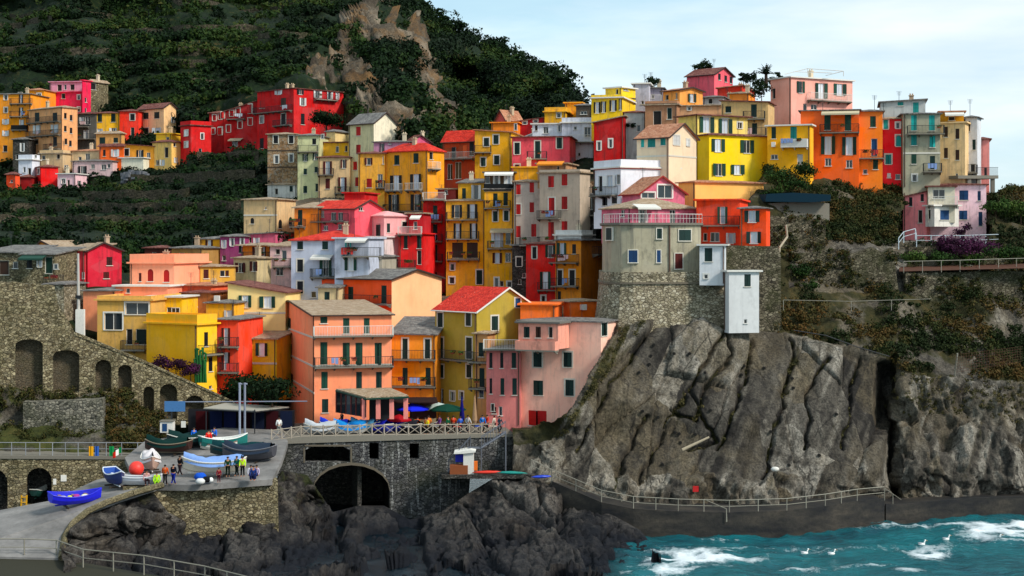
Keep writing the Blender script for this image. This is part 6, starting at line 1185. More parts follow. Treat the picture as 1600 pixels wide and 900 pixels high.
for i, c in enumerate(tc_):
    x = 503+i*23; boat('%s tarpaulin covered boat behind the promenade fence%s' % (nm_[i], ' nearest the bridge arch' if i == 0 else ''), Plane(430, 153, 805, 157).at(x, fy(x), 2.0+(i % 2)*1.1), 3.4, 1.5, R(160+random.uniform(-30, 40)), ['#9a9c9c', '#2038a0', '#d8d8d4', '#8898a0', '#20287a', '#22348c', '#202226', '#54442e'][i], cover=c, h=.75, group='boats behind the promenade fence')
mb = MB(); p = Z_(207, 752, 6.4); mb.ball(p+Vector((.1, 1.0, .95)), .66, 16); o = mb.build('mooring_buoy', flat('buoy_paint', '#e8382c', .5, .4, .05), None, True); tag(o, 'large round red mooring buoy beside the low white boat', 'buoy')
# ---- people
def person(label, p, top, legs, rz=0, h=1.7, hair='#1e1510', sit=False, arms=0, skin='#b98060', hat=None):
    g = bpy.data.objects.new('person', None); s = h/1.7
    J = {'hip': (0, 0, .92), 'belly': (0, .0, 1.10), 'chest': (0, .0, 1.30), 'neck': (0, .0, 1.47), 'head': (0, -.02, 1.58), 'top': (0, -.01, 1.66)}
    if sit:
        J = {k: (v[0], v[1], v[2]-.5) for k, v in J.items()}
        leg = lambda sx: [(sx*.10, -.02, .40), (sx*.14, -.42, .42), (sx*.14, -.46, .06), (sx*.14, -.58, .03)]
    else:
        st = .13 if arms else .05
        leg = lambda sx: [(sx*.10, 0, .86), (sx*.11, -st*sx, .48), (sx*.11, .02+st*sx*1.2, .08), (sx*.12, -.14+st*sx*1.2, .03)]
    dz = -.5 if sit else 0
    arm = lambda sx: [(sx*.19, 0, 1.40+dz), (sx*.25, -.02-.1*arms*sx, 1.14+dz), (sx*.24, -.14-.12*abs(arms), .90+dz), (sx*.235, -.18-.12*abs(arms), .82+dz)]
    def skin_mesh(name, chains, m):
        vs = []; es = []; rs = []
        for ch in chains:
            pr = None
            for c, r_ in ch:
                if c in vs: i = vs.index(c)
                else: vs.append(c); rs.append(r_); i = len(vs)-1
                if pr is not None: es.append((pr, i))
                pr = i
        me = bpy.data.meshes.new(name); me.from_pydata([(a*s, b*s, c*s) for a, b, c in vs], es, []); o = bpy.data.objects.new(name, me); COL.objects.link(o)
        o.modifiers.new('s', 'SKIN'); sv = me.skin_vertices[0].data if me.skin_vertices else None
        if sv is None: 
            import bmesh
            bm = bmesh.new(); bm.from_mesh(me); bm.verts.layers.skin.verify(); bm.to_mesh(me); bm.free(); sv = me.skin_vertices[0].data
        for i, r_ in enumerate(rs): r2 = r_ if isinstance(r_, tuple) else (r_, r_); sv[i].radius = (r2[0]*s, r2[1]*s); sv[i].use_root = (i == 0)
        o.modifiers.new('d', 'SUBSURF').levels = 1; o.modifiers['d'].render_levels = 1
        dg = bpy.context.evaluated_depsgraph_get(); dg.update(); m2 = bpy.data.meshes.new_from_object(o.evaluated_get(dg)); m2.materials.clear(); m2.materials.append(m); m2.shade_smooth(); o.modifiers.clear(); o.data = m2; m2.name = name; bpy.data.meshes.remove(me); return o
    return g, J, leg, arm, skin_mesh
_pc = {}
def make_person(label, p, top, legs, rz=0, h=1.7, sit=False, arms=0, hair='#1e1510', cat='person'):
    key = (sit, bool(arms))
    if key not in _pc:
        g, J, leg, arm, sk = person(label, p, top, legs, rz, 1.7, sit=sit, arms=arms)
        body = sk('body', [[(J['hip'], (.13, .10)), (J['belly'], (.125, .095)), (J['chest'], (.16, .105)), (J['neck'], .055), (J['head'], (.078, .09)), (J['top'], (.06, .07))]]+[[(J['hip'], (.13, .10))]+list(zip(leg(s_), (.085, .06, .045, .035))) for s_ in (1, -1)]+[[(J['chest'], (.16, .105))]+list(zip(arm(s_), (.055, .043, .034, .028))) for s_ in (1, -1)], flat('skin', '#b98060'))
        jac = sk('jacket', [[(tuple(a*1.0 for a in J['hip']), (.155, .12)), (J['belly'], (.15, .115)), (J['chest'], (.185, .13)), ((0, 0, J['neck'][2]-.02), .075)]]+[[(J['chest'], (.185, .13))]+list(zip(arm(s_)[:3], (.072, .06, .05))) for s_ in (1, -1)], flat('cloth', '#888888'))
        tr = sk('trousers', [[((0, 0, J['hip'][2]+.02), (.15, .115))]+list(zip(leg(s_)[:3], (.105, .078, .062))) for s_ in (1, -1)], flat('cloth', '#888888'))
        mb = MB(); hz_ = J['head'][2]
        mb.ball((0, .01, hz_+.045), .108, 8, (1, 1.05, .85)); hm = bpy.data.meshes.new('hair'); hm.from_pydata(mb.v, [], mb.f)
        mb = MB(); mb.ball((0, -.115, hz_+.0), .022, 5); 
        for sx in (-1, 1): mb.ball((sx*.095, 0, hz_), .028, 5)
        fm_ = bpy.data.meshes.new('face'); fm_.from_pydata(mb.v, [], mb.f)
        _pc[key] = (body.data, jac.data, tr.data, hm, fm_)
        for o in (body, jac, tr): bpy.data.objects.remove(o)
    bd, jc, tr, hm, fm_ = _pc[key]
    g = empty('person', p, label, cat, 'people around the harbour'); g.rotation_euler = (0, 0, rz); g.scale = (h/1.7,)*3
    for n, me, m in (('body', bd, flat('skin', '#b98060')), ('jacket', jc, cloth(top)), ('trousers', tr, cloth(legs)), ('hair', hm, flat('hair', hair)), ('face_features', fm_, flat('skin', '#b98060'))):
        me2 = me.copy(); me2.materials.clear(); me2.materials.append(m); o = bpy.data.objects.new(n, me2); COL.objects.link(o); o.parent = g
    return g
PP = [('walker in dark clothes with an orange jacket round the waist', (258, 758, 6.35), '#c8501c', '#101216', 180, 1, 0),
      ('tall walker in navy jacket and blue jeans on the quay', (271, 757, 6.36), '#0e1424', '#1a2a8a', 170, 1, 0), ('walker in black coat behind the navy jacketed one', (281, 743, 6.6), '#0c0e12', '#2a2024', 160, 1, 0),
      ('person in a red jacket standing between the beached boats', (326, 701, 7.75), '#d8241c', '#14302c', 20, 0, 0), ('person in a light blue jacket beside the teal boat', (335, 696, 7.85), '#2a6ad0', '#1a2a5a', -20, 0, 0),
      ('person in a bright blue jacket by the dark green boat', (303, 697, 7.85), '#1c62c8', '#101a3a', 30, 0, 0), ('person in a dark green coat at the bow of the white boat', (356, 745, 6.75), '#0d3a22', '#0d1c14', 10, 0, 0),
      ('person in a teal jacket among the group at the quay edge', (370, 744, 6.8), '#0f5a50', '#10201c', -30, 0, 0), ('person in a yellow safety vest at the quay edge', (379, 745, 6.78), '#b8e01c', '#101418', 0, 0, 0),
      ('child in a dark red jacket by the quay edge', (342, 754, 6.5), '#8a1428', '#501020', 0, 0, 0), ('person in white leaning on the promenade fence end', (436, 680, 8.2), '#e2e2de', '#8a8a84', 200, 0, 0),
      ('seated person in pale clothes on the wall end', (392, 749, 6.72), '#c8c4d0', '#2a3468', 20, 0, 1), ('seated person in a lilac top on the wall end', (401, 749, 6.72), '#b8a8c0', '#1c2858', -20, 0, 1), ('seated person in dark blue among the pale ones', (396, 750, 6.7), '#243a7a', '#10183a', 0, 0, 1),
      ('seated person with a white top by the low white boat', (229, 757, 6.4), '#c89898', '#2a1418', 20, 0, 1), ('crouching person in a lime jacket at the wall corner', (245, 760, 6.3), '#b4e81c', '#8ac020', 10, 0, 1)]
for lb, (x, y, z), t_, l_, rz, am, st_ in PP: make_person(lb, Z_(x, y, z), t_, l_, R(rz), 1.25 if 'child' in lb else 1.75, bool(st_), am)
TP = Plane(430, 153, 805, 157)
crowd = [(655, 1.4, '#d8501c', '#1a1a1a', 'orange jacket'), (666, .8, '#b01818', '#181820', 'red jacket'), (672, 1.2, '#e87818', '#20201c', 'bright orange vest'), (668, .5, '#e8d01c', '#30302c', 'yellow rain jacket'), (690, 1.5, '#6a3a7a', '#181820', 'purple coat'), (702, 1.1, '#0f5a3a', '#101814', 'green coat'), (712, 1.6, '#c83a20', '#20202a', 'rust red sweater'), (722, 1.2, '#2a58b0', '#151a2c', 'blue anorak'), (735, 1.8, '#c8c8c8', '#2a2a34', 'pale grey shirt'), (757, 1.3, '#1a6ab8', '#161a24', 'bright blue shirt'), (766, 1.9, '#c83428', '#1c1c22', 'scarlet top'), (776, 1.5, '#d8c8b8', '#2c2c34', 'cream coat'), (783, .9, '#303848', '#14161c', 'dark grey coat'), (540, 5.5, '#202838', '#101218', 'charcoal coat'), (600, 5.8, '#8a8a92', '#20222a', 'mid grey coat')]
for x, t_, a, b, d in crowd: make_person('person in a %s on the harbour terrace' % d, TP.at(x, fy(x), t_), a, b, R(random.uniform(-180, 180)), random.uniform(1.6, 1.8), False, random.choice((0, 1)))
# ---- terrace furniture
def parasol(label, p, c, r_=1.6, h=2.6, closed=False):
    g = empty('parasol', p, label, 'parasol', 'parasols on the harbour terrace'); m = MB(); m.tube(p, p+Vector((0, 0, h)), .035, 6); m.build('pole', IRON(), g)
    m = MB(); m.tube(p, p+Vector((0, 0, .12)), .32, 10); m.build('base', CONC(), g); m = MB(); n = 8
    if closed: m.loft([[(p.x+a*math.cos(2*math.pi*i/n), p.y+a*math.sin(2*math.pi*i/n), p.z+z) for i in range(n)] for a, z in ((.16, 1.0), (.27, 1.3), (.2, 2.2), (.05, h+.15))])
    else: m.loft([[(p.x+a*math.cos(2*math.pi*i/n), p.y+a*math.sin(2*math.pi*i/n), p.z+z) for i in range(n)] for a, z in ((r_, h-.55), (r_*1.01, h-.42), (r_*.5, h-.1), (.05, h+.12))])
    m.build('canopy', cloth(c), g); return g
parasol('open bright blue parasol on the harbour terrace', TP.at(650, fy(650), 3.4), '#1a28e0', 1.7, 2.7); parasol('open dark green parasol beside the closed blue one', TP.at(706, fy(706), 3.6), '#0d3a2c', 1.9, 2.6); parasol('open white and green parasol near the olive green house', TP.at(694, fy(694), 4.8), '#aab8b0', 1.8, 2.6)
parasol('tall closed navy parasol on the harbour terrace', TP.at(727, fy(727), 2.4), '#141464', closed=True, h=3.4); parasol('tall closed beige parasol on the harbour terrace', TP.at(744, fy(744), 1.0), '#9a7a5c', closed=True, h=3.6); parasol('small red parasol between the tarpaulins', TP.at(628, fy(628), 2.6), '#a81420', 1.2, 1.7)
for i, (x, t_) in enumerate([(640, 1.0), (682, 1.3), (698, .8), (716, .7), (750, .9), (772, .8)]):
    p = TP.at(x, fy(x), t_); g = empty('cafe_table', p, 'small %s cafe table %s' % (['white', 'grey', 'brown', 'red', 'blue', 'pale'][i], ['beside the red parasol', 'behind the fence under the green parasol', 'in front of the green coat', 'by the closed navy parasol', 'right of the closed beige parasol', 'at the right end of the terrace'][i]), 'table', 'tables on the harbour terrace')
    m = MB(); m.tube(p+Vector((0, 0, .72)), p+Vector((0, 0, .76)), .42, 12); m.build('top', cloth(['#d8d8d8', '#8a8a8a', '#5a4030', '#b02018', '#2050b0', '#c8bca8'][i]), g); m = MB(); m.tube(p, p+Vector((0, 0, .72)), .04, 6); m.build('leg', IRON(), g); m = MB(); m.tube(p, p+Vector((0, 0, .04)), .24, 8); m.build('foot', IRON(), g)
# ---- restaurant canopy in front of the harbour house
g = empty('restaurant_verandah', at(580, 650, 154), 'brown roofed verandah with pink columns in front of the peach harbour house', 'verandah')
A = [at(525, 610, 159), at(610, 608, 159.5), at(638, 620, 155.5), at(572, 623, 154.5)]
mb = MB(); mb.hexa([v-Vector((0, 0, .0)) for v in A]+[v+Vector((0, 0, .16)) for v in A]); mb.build('roof', roofmat('tan'), g)
mb = MB()
for a, b in zip(A, A[1:]+A[:1]): mb.tube(a-Vector((0, 0, .05)), b-Vector((0, 0, .05)), .11, 5)
mb.build('fascia', flat('green_trim', '#123a2e'), g)
for x, Y in ((569, 155), (591, 155.4), (612, 155.6), (634, 155.9)): p = at(x, 653, Y); mb = MB(); mb.box((p.x, p.y, p.z+.9), (.42, .42, 2.0)); mb.build('column', plaster('#e08a80'), g)
for i in range(6):
    a = A[0].lerp(A[3], i/6); b = A[0].lerp(A[3], (i+1)/6); mb = MB(); bz = at(540, 648, 157).z; mb.hexa([Vector((a.x, a.y+.1, bz)), Vector((b.x, b.y+.1, bz)), Vector((b.x, b.y+.18, bz)), Vector((a.x, a.y+.18, bz)), Vector((a.x, a.y+.1, a.z-.15)), Vector((b.x, b.y+.1, b.z-.15)), Vector((b.x, b.y+.18, b.z-.15)), Vector((a.x, a.y+.18, a.z-.15))]); mb.build('glazed_panel', glass(), g)
    mb = MB(); mb.tube((a.x, a.y+.05, bz), (a.x, a.y+.05, a.z-.1), .07, 4); mb.build('mullion', flat('red_timber', '#6a2018'), g)
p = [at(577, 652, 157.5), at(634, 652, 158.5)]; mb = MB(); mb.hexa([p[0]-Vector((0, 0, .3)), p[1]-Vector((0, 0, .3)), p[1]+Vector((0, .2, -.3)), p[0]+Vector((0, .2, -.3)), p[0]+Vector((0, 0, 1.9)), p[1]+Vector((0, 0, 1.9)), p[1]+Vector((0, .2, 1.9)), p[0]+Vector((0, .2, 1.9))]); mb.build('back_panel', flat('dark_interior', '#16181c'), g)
# dark awning under the ochre house
g = empty('shop_awning', at(655, 650, 158), 'dark red shop front with a low awning under the orange ochre house', 'awning')
mb = MB(); A = [at(616, 622, 160), at(682, 622, 161), at(684, 630, 158), at(614, 630, 157)]; mb.hexa(A+[v+Vector((0, 0, .1)) for v in A]); mb.build('canopy', cloth('#2a1a18'), g)
mb = MB(); mb.hexa([at(640, 655, 159.8), at(682, 655, 160.4), at(682, 655, 160.8), at(640, 655, 160.2), at(640, 626, 159.8), at(682, 626, 160.4), at(682, 626, 160.8), at(640, 626, 160.2)]); mb.build('shop_front', flat('dark_red_front', '#4a1410'), g)
# ---- covered bar at the end of the arched wall
g = empty('covered_bar', at(370, 680, 158), 'open sided bar under a big pale sloping canopy beside two mast poles', 'bar')
A = [at(318, 639, 157), at(352, 631, 163), at(452, 637, 163), at(400, 643, 156)]
mb = MB(); mb.hexa(A+[v+Vector((0, 0, .1)) for v in A]); mb.build('canopy', cloth('#a8a498'), g)
mb = MB()
for a, b in ((A[0], A[3]), (A[3], A[2])): mb.tube(a-Vector((0, 0, .05)), b-Vector((0, 0, .05)), .08, 5)
mb.build('beam', IRON(), g)
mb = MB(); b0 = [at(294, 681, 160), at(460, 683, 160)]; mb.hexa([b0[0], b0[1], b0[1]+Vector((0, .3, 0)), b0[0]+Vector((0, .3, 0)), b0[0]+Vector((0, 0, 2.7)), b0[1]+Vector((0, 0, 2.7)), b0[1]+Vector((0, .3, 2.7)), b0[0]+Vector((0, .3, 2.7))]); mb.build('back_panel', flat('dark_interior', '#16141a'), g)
for i, c in enumerate(['#3a0c10', '#141c3c', '#161e44', '#2a0c14', '#10182c', '#340e14', '#121a30']):
    a = at(306+i*22, 672, 159.6); mb = MB(); mb.hexa([a, a+Vector((1.2, 0, 0)), a+Vector((1.2, .1, 0)), a+Vector((0, .1, 0)), a+Vector((0, 0, 1.9)), a+Vector((1.2, 0, 1.9)), a+Vector((1.2, .1, 1.9)), a+Vector((0, .1, 1.9))]); mb.build('curtain', cloth(c), g)
for x, y, Y in ((322, 678, 157), (398, 680, 156)): mb = MB(); mb.tube(at(x, y, Y), at(x, 640, Y), .06, 6); mb.build('post', IRON(), g)
for lb, x, Y in (('slender grey steel pole beside the covered bar, the left of the pair', 374.5, 152), ('slender grey steel pole beside the covered bar, the right of the pair', 382.5, 152.2)):
    g = empty('steel_pole', at(x, 688, Y), lb, 'pole', 'pair of steel poles by the bar'); mb = MB(); mb.tube(at(x, 688, Y), at(x, 598, Y), .11, 8); mb.build('shaft', flat('grey_steel', '#868c9c', .5, .4), g); mb = MB(); mb.tube(at(x-2, 600, Y), at(x+4, 600, Y), .09, 6); mb.build('cap', flat('grey_steel', '#868c9c', .5, .4), g)
g = empty('overhead_beam', at(330, 633, 154), 'long thin grey beam with a blue sign panel across the bar front', 'beam'); mb = MB(); mb.tube(at(288, 628, 154), at(480, 627, 154), .055, 6); mb.build('beam', flat('grey_steel', '#868c9c', .5, .4), g)
mb = MB(); P_ = Plane(255, 153.8, 292, 153.8); plate(mb, P_, rect(257, 289, 627, 643), (), .12); mb.build('sign_panel', flat('blue_panel', '#3f6c9c', .5), g); mb = MB(); mb.tube(at(268, 643, 153.9), at(268, 672, 153.9), .08, 6); mb.build('post', IRON(), g)
mb = MB(); P_ = Plane(280, 153, 300, 153); plate(mb, P_, rect(283, 290, 658, 668), (), .06); o = tag(mb.build('notice_board', WHITE()), 'small white notice board behind the dark green boat', 'notice board')
g = empty('quay_hut', at(260, 672, 153), 'small white cabinet with a glass front behind the dark green boat', 'hut'); mb = MB(); P_ = Plane(248, 152.6, 272, 152.6); plate(mb, P_, rect(250, 270, 659, 676), (), 1.0); mb.build('body', plaster('#d0ccc4'), g); mb = MB(); plate(mb, P_, rect(253.5, 261, 662, 674), (), .03, -.035); mb.build('door', shut('b'), g); mb = MB(); plate(mb, P_, rect(249, 271, 657.5, 659), (), 1.2, -.1); mb.build('roof', CONC(), g)
# small things on the quay
def blobthing(name, label, cat, p, r_, c, sq=(1, 1, .7), group='gear lying on the quay'): m = MB(); m.ball(p+Vector((0, 0, r_*sq[2]*.9)), r_, 9, sq); return tag(m.build(name, cloth(c), None, True), label, cat, group)
blobthing('tarp_bundle', 'crumpled blue tarp bundle under the white boat', 'bundle', Z_(313, 751, 6.5), .55, '#1c58c8'); blobthing('sack', 'white sack lying on the wall edge', 'sack', Z_(313, 757, 6.42), .42, '#d0d0cc'); blobthing('float', 'small white float on the quay edge', 'float', Z_(329, 754, 6.5), .25, '#e4e4e0', (1, 1, 1))
blobthing('dark_bag', 'black bag beside the small white float', 'bag', Z_(323, 754, 6.5), .42, '#15161a')
mb = MB(); rg = random.Random(3)
for i in range(70): x = rg.uniform(192, 234); mb.ball(at(x, rg.uniform(264+abs(x-212)*.4, 288), 282+rg.uniform(-1, 1)), rg.uniform(.35, .75), 5, (rg.uniform(.8, 1.3), 1, rg.uniform(.6, 1)))
tag(mb.build('stone_heap', flat('heap_stone', '#63656a', .9)), 'heap of grey boulders below the far white shed', 'stone heap')
# fish crate / yellow bin / signs at the quay wall
P_ = Plane(-80, 146, 245, 150)
g = empty('yellow_trolley', P_.at(38, 802, -.8), 'yellow framed trolley standing beside the boat store arch', 'trolley')
for x in (33.5, 41.5): mb = MB(); mb.tube(P_.at(x, 802, -.8), P_.at(x+1, 772, -.6), .09, 6); mb.build('upright', flat('yellow_paint', '#d09a10', .5), g)
mb = MB()
for y in (775, 783, 791, 799): mb.tube(P_.at(34, y, -.75), P_.at(42, y, -.75), .06, 5)
mb.build('rungs', flat('yellow_paint', '#d09a10', .5), g)
for x0, x1, y0, y1, lb in ((83, 88, 748, 757, 'narrow white notice on the quay wall beside the arch'), (95, 104, 742, 752, 'square white notice on the quay wall above the blue boat')): mb = MB(); plate(mb, P_, rect(x0, x1, y0, y1), (), .05, -.06); tag(mb.build('notice_board', WHITE()), lb, 'notice board')
for x, w_, c, lb in ((142.5, 7, '#d89a14', 'yellow towel hung on the quay railing'), (151.5, 6, '#2c58a8', 'blue towel hung on the quay railing'), (174.5, 7, '#128a48', 'green shirt hung on the quay railing')):
    mb = MB(); G = [[P_.at(x-w_/2+w_*i/4, 697, -.02+.06*math.sin(i*2))+Vector((0, .0, -.14*j-.02)) for i in range(5)] for j in range(8)]; mb.grid(G); tag(mb.build('towel', cloth(c)), lb, 'laundry', 'laundry on the quay railing')
g = empty('tricolour_flag', P_.at(185, 708, -.1), 'green white and red flag drooping from the quay railing', 'flag')
for k, c in enumerate(('#0f8a48', '#e8e8e4', '#d02818')):
    mb = MB(); mb.grid([[P_.at(190-4.5*k-4.5*i/2, 698+3.5*k+1.7*i/2, -.1+.08*math.sin(k*2+i))-Vector((0, 0, .11*j)) for i in range(3)] for j in range(6)]); mb.build('stripe', cloth(c), g)
# ---- kiosk, steps and kayaks at the fort corner
KP = Plane(700, 151.5, 750, 151.5); g = empty('white_kiosk', KP.at(728, 742), 'small white kiosk with a flat slanted roof and a brown counter', 'kiosk')
mb = MB(); plate(mb, KP, [(724, 742), (724, 707), (740, 705), (740, 742)], (), 1.6); mb.build('side_wall', WHITE(), g); mb = MB(); plate(mb, KP, [(709, 709), (709.5, 707), (735, 702.5), (743.5, 704), (743, 706.5), (724, 708.5)], (), 2.2, -.2); mb.build('roof', WHITE(), g)
mb = MB(); plate(mb, KP, rect(703, 731, 727, 742), (), 1.2, -.15); mb.build('counter', flat('brown_board', '#8a4a26', .7), g); mb = MB(); plate(mb, KP, rect(711, 723.5, 712, 724), (), .1, .9); mb.build('blue_shutter', flat('blue_board', '#1c2cb8', .6), g); mb = MB(); plate(mb, KP, rect(740.5, 746, 722, 736), (), .5, .3); mb.build('orange_locker', flat('orange_board', '#e0701c', .6), g)
pf = MB(); pf.hexa([at(690, 748, 150.6), at(830, 748, 150.6), at(830, 746, 158), at(690, 746, 158), at(690, 742, 150.6), at(830, 742, 150.6), at(830, 735, 158), at(690, 735, 158)]); struct(pf.build('kiosk_platform', STD))
for n_, x0, y0, x1, y1, lb in (('upper', 712, 713, 772, 680, 'grey steel staircase climbing from the kiosk to the terrace'), ):
    g = empty('steel_staircase', at(740, 700, 153), lb, 'staircase'); a = at(700, 738, 152.6); b = at(735, 700, 152.6); c_ = at(790, 676, 153.4); st = flat('grey_steel_stair', '#5c6068', .6, .4)
    ld = at(752, 700, 152.8)
    for (u, v_) in ((a, b), (ld, c_)):
        for dy in (0, 1.1):
            m = MB(); m.tube(u+Vector((0, dy, 0)), v_+Vector((0, dy, 0)), .1, 5); m.build('stringer', st, g)
            m = MB(); m.tube(u+Vector((0, dy, 1)), v_+Vector((0, dy, 1)), .035, 5)
            for i in range(9): q = u.lerp(v_, i/8)+Vector((0, dy, 0)); m.tube(q, q+Vector((0, 0, 1)), .022, 4)
            m.build('handrail', st, g)
        for i in range(12): q = u.lerp(v_, (i+.5)/12); m = MB(); m.box((q.x, q.y+.55, q.z+.05), (.3, 1.1, .05)); m.build('tread', st, g)
    m = MB(); m.hexa([b+Vector((-.1, 0, -.1)), ld+Vector((.1, 0, -.1)), ld+Vector((.1, 1.1, -.1)), b+Vector((-.1, 1.1, -.1)), b+Vector((-.1, 0, 0)), ld+Vector((.1, 0, 0)), ld+Vector((.1, 1.1, 0)), b+Vector((-.1, 1.1, 0))]); m.build('landing', st, g)
    for q in (b, ld, c_, c_+Vector((0, 1.1, 0))): m = MB(); m.tube(q, Vector((q.x, q.y, at(0, 745, 152).z)), .07, 6); m.build('post', st, g)
def kayak(label, p, c, rz, L_=3.0): m = MB(); m.loft([[(p.x+math.cos(rz)*u*L_/2-math.sin(rz)*w*math.cos(t_), p.y+math.sin(rz)*u*L_/2+math.cos(rz)*w*math.cos(t_), p.z+.2+.16*math.sin(t_)*(w/.33)) for t_ in [2*math.pi*i/8 for i in range(8)]] for u, w in ((-1, .03), (-.6, .24), (0, .34), (.6, .24), (1, .03))]); tag(m.build('kayak', flat('kayak_paint', c, .4, .5), None, True), label, 'kayak', 'kayaks on the rocks')
kayak('red and yellow kayak lying beside the kiosk', at(762, 741, 151.5), '#d8321c', R(5)); kayak('turquoise kayak on the rocks right of the red one', at(800, 742, 151), '#17887c', R(-12)); kayak('small blue kayak pulled up by the cliff walkway', at(846, 748, 150), '#1c3cb0', R(15), 2.0)
# ---- poles, ropes and pipes
g = empty('concrete_pole', at(121, 522, 168), 'tall bare concrete utility pole in front of the crimson gable', 'pole'); mb = MB(); mb.tube(at(123, 535, 168), at(122, 396, 168), .2, 8, .12); mb.build('shaft', flat('pole_concrete', '#b3aea6', .8), g); mb = MB(); mb.box(at(123, 464, 168), (.6, .4, .35)); mb.build('bracket', IRON(), g); mb = MB(); mb.box(at(125.5, 507, 167.8), (.9, .5, 3.2)); mb.build('meter_cabinet', WHITE(), g)
mb = MB(); mb.path([at(1228, 351, 175), at(1230, 370, 175), at(1218, 387, 174), at(1216, 420, 173.5), at(1218, 450, 173), at(1216, 485, 170)], .12, 6); tag(mb.build('drain_pipe', flat('pale_pipe', '#b4a890', .7)), 'pale drain pipe zigzagging down the rubble wall by the blue tower', 'pipe')
mb = MB(); pts = [(1240, 519), (1290, 527), (1340, 545), (1390, 560)]; mb.path([at(x, y-3, 164.5) for x, y in pts], .05, 5); 
tag(mb.build('cable', IRON()), 'dark cable slung along the top of the big rock slabs', 'cable')
railing('cliff_fence', [at(1224, 482, 167.5), at(1330, 484, 168.5), at(1455, 480, 170.5)], .9, PALE, 'thin wire fence crossing the scrub above the big rock slabs', step=5, mid=False, r_=.03)
g = empty('net_fence', at(1493, 585, 166), 'rusty net fence with one leaning post in the scrub at the right', 'fence'); mb = MB(); mb.tube(at(1492, 588, 165.5), at(1496, 552, 165), .09, 5); mb.build('post', PALE, g); mb = MB()
for k in range(7): mb.path([at(1494+i*26, 554-i*3.2+k*4.6-i*.5*k*.4, 165) for i in range(5)], .018, 4)
for k in range(26): x = 1494+k*4; mb.tube(at(x, 554-(k/6.5)*3.2, 165), at(x, 582-(k/6.5)*3.2, 165), .014, 3)
mb.build('netting', flat('rusty_wire', '#5a3a2a', .8), g)
mb = MB(); mb.tube(at(1066, 703, 153.2), at(1108, 683, 153.6), .16, 7, .1); tag(mb.build('driftwood_log', flat('driftwood', '#a0937c', .9)), 'pale bare log lying across the lower rock slabs', 'log')
mb = MB(); mb.box(at(1087, 764, 151.5), (.55, .1, .55)); tag(mb.build('warning_sign', flat('red_sign', '#c02020', .6)), 'small red warning sign at the foot of the big slabs', 'sign')
mb = MB(); mb.ball(at(1211, 733, 152.4), .42, 8, (1, .7, .6)); tag(mb.build('white_float', WHITE(), None, True), 'white float hanging on the rock above the cliff walkway', 'float')
for i in range(34):   # rock anchors
    x, y = random.uniform(1000, 1330), random.uniform(535, 735); j = int((x-800)/2); yy = np.argmin(abs(PYc[:, j]-y)); q = CP[yy, j]
    mb = MB(); mb.tube((q[0], q[1]-.32, q[2]), (q[0], q[1]+.2, q[2]), .15, 7); tag(mb.build('rock_bolt', flat('rusty_bolt', '#15130f', .8)), 'small round dark bolt head drilled into the big rock slabs', 'rock bolt', 'rock bolts in the slabs')
# ---- seagulls on the water
for i, (x, y, lb) in enumerate([(1257, 869, 'white gull floating left of the other nearby gull'), (1299, 870, 'white gull floating alone right of the first'), (1440, 855, 'white gull sitting left of the foam patch'), (1478, 847, 'white gull sitting above the foam patch'), (1558, 846, 'white gull at the edge of the big foam sheet')]):
    p = at(x, y, ZC/(y-HY)*F); p.z = .15; g = empty('seagull', p, lb, 'gull', 'gulls on the water'); s_ = .95
    mb = MB(); mb.ball(p+Vector((0, 0, .12)), .2*s_, 9, (1.7, .8, .75)); mb.tube(p+Vector((.2, 0, .15)), p+Vector((.3, 0, .42)), .07*s_, 7, .05); mb.ball(p+Vector((.32, 0, .46)), .085*s_, 8); mb.build('body', flat('white_feathers', '#eeeeea', .8, .1, .03), g, True)
    mb = MB(); mb.ball(p+Vector((-.12, 0, .22)), .17*s_, 8, (1.6, .9, .35)); mb.build('wings', flat('grey_feathers', '#b0b4ba', .8), g, True); mb = MB(); mb.tube(p+Vector((.41, 0, .45)), p+Vector((.55, 0, .43)), .025, 5, .008); mb.build('beak', flat('beak', '#d08a1c'), g)
# ---- trees and garden plants
def tree(label, p, h, r_, n, mat, trunk=.18, lobes=7, size=.28, cat='tree', name='tree', sq=.75, group=None, tint=(.2, .8)):
    g = empty(name, p, label, cat, group); rg = np.random.default_rng(int(abs(p.x*100+p.z*10))); mb = MB(); tp = p+Vector((0, 0, h*.55)); mb.tube(p-Vector((0, 0, .5)), tp, trunk, 7, trunk*.5); C_ = []
    for i in range(lobes):
        a = 6.28*i/lobes+rg.uniform(-.4, .4); q = p+Vector((math.cos(a)*r_*rg.uniform(.2, .6), math.sin(a)*r_*rg.uniform(.2, .6), h*rg.uniform(.5, .9))); mb.tube(tp-Vector((0, 0, h*.15)), q, trunk*.4, 5, trunk*.15); C_.append(q)
    mb.build('trunk', flat('bark', '#3a2c20', .9), g)
    V, Fc, t_ = leaves([tuple(c) for c in C_], rg.uniform(.42, .62, lobes)*r_, n//lobes, size, sq, rng=rg, fill=.6, tint=rg.uniform(*tint, lobes)); o = npmesh('crown', V, Fc, mat, dict(tint=t_), org=tuple(p)); o.location = (0, 0, 0); o.parent = g; return g
G_ = leafmat('tree', GREEN); GD = leafmat('hill', HILLG); PU = leafmat('purple', PURP)
tree('dark broad tree behind the harbour bar', at(385, 645, 165), 4.0, 3.4, 2600, GD, size=.3, lobes=9, tint=(.1, .5)); tree('dark leafy tree left of the salmon gable', at(425, 650, 161), 3.6, 2.9, 2200, GD, size=.3, lobes=8, tint=(.1, .5)); tree('dark bush tree by the slim orange tower', at(362, 650, 165.5), 3.6, 2.2, 1500, GD, size=.3, lobes=6, tint=(.05, .4))
tree('ivy like dark shrub hanging on the crimson palazzo', at(510, 200, 276), 2.4, 3.4, 2600, GD, size=.34, lobes=12, cat='shrub', name='shrub', tint=(.1, .5))
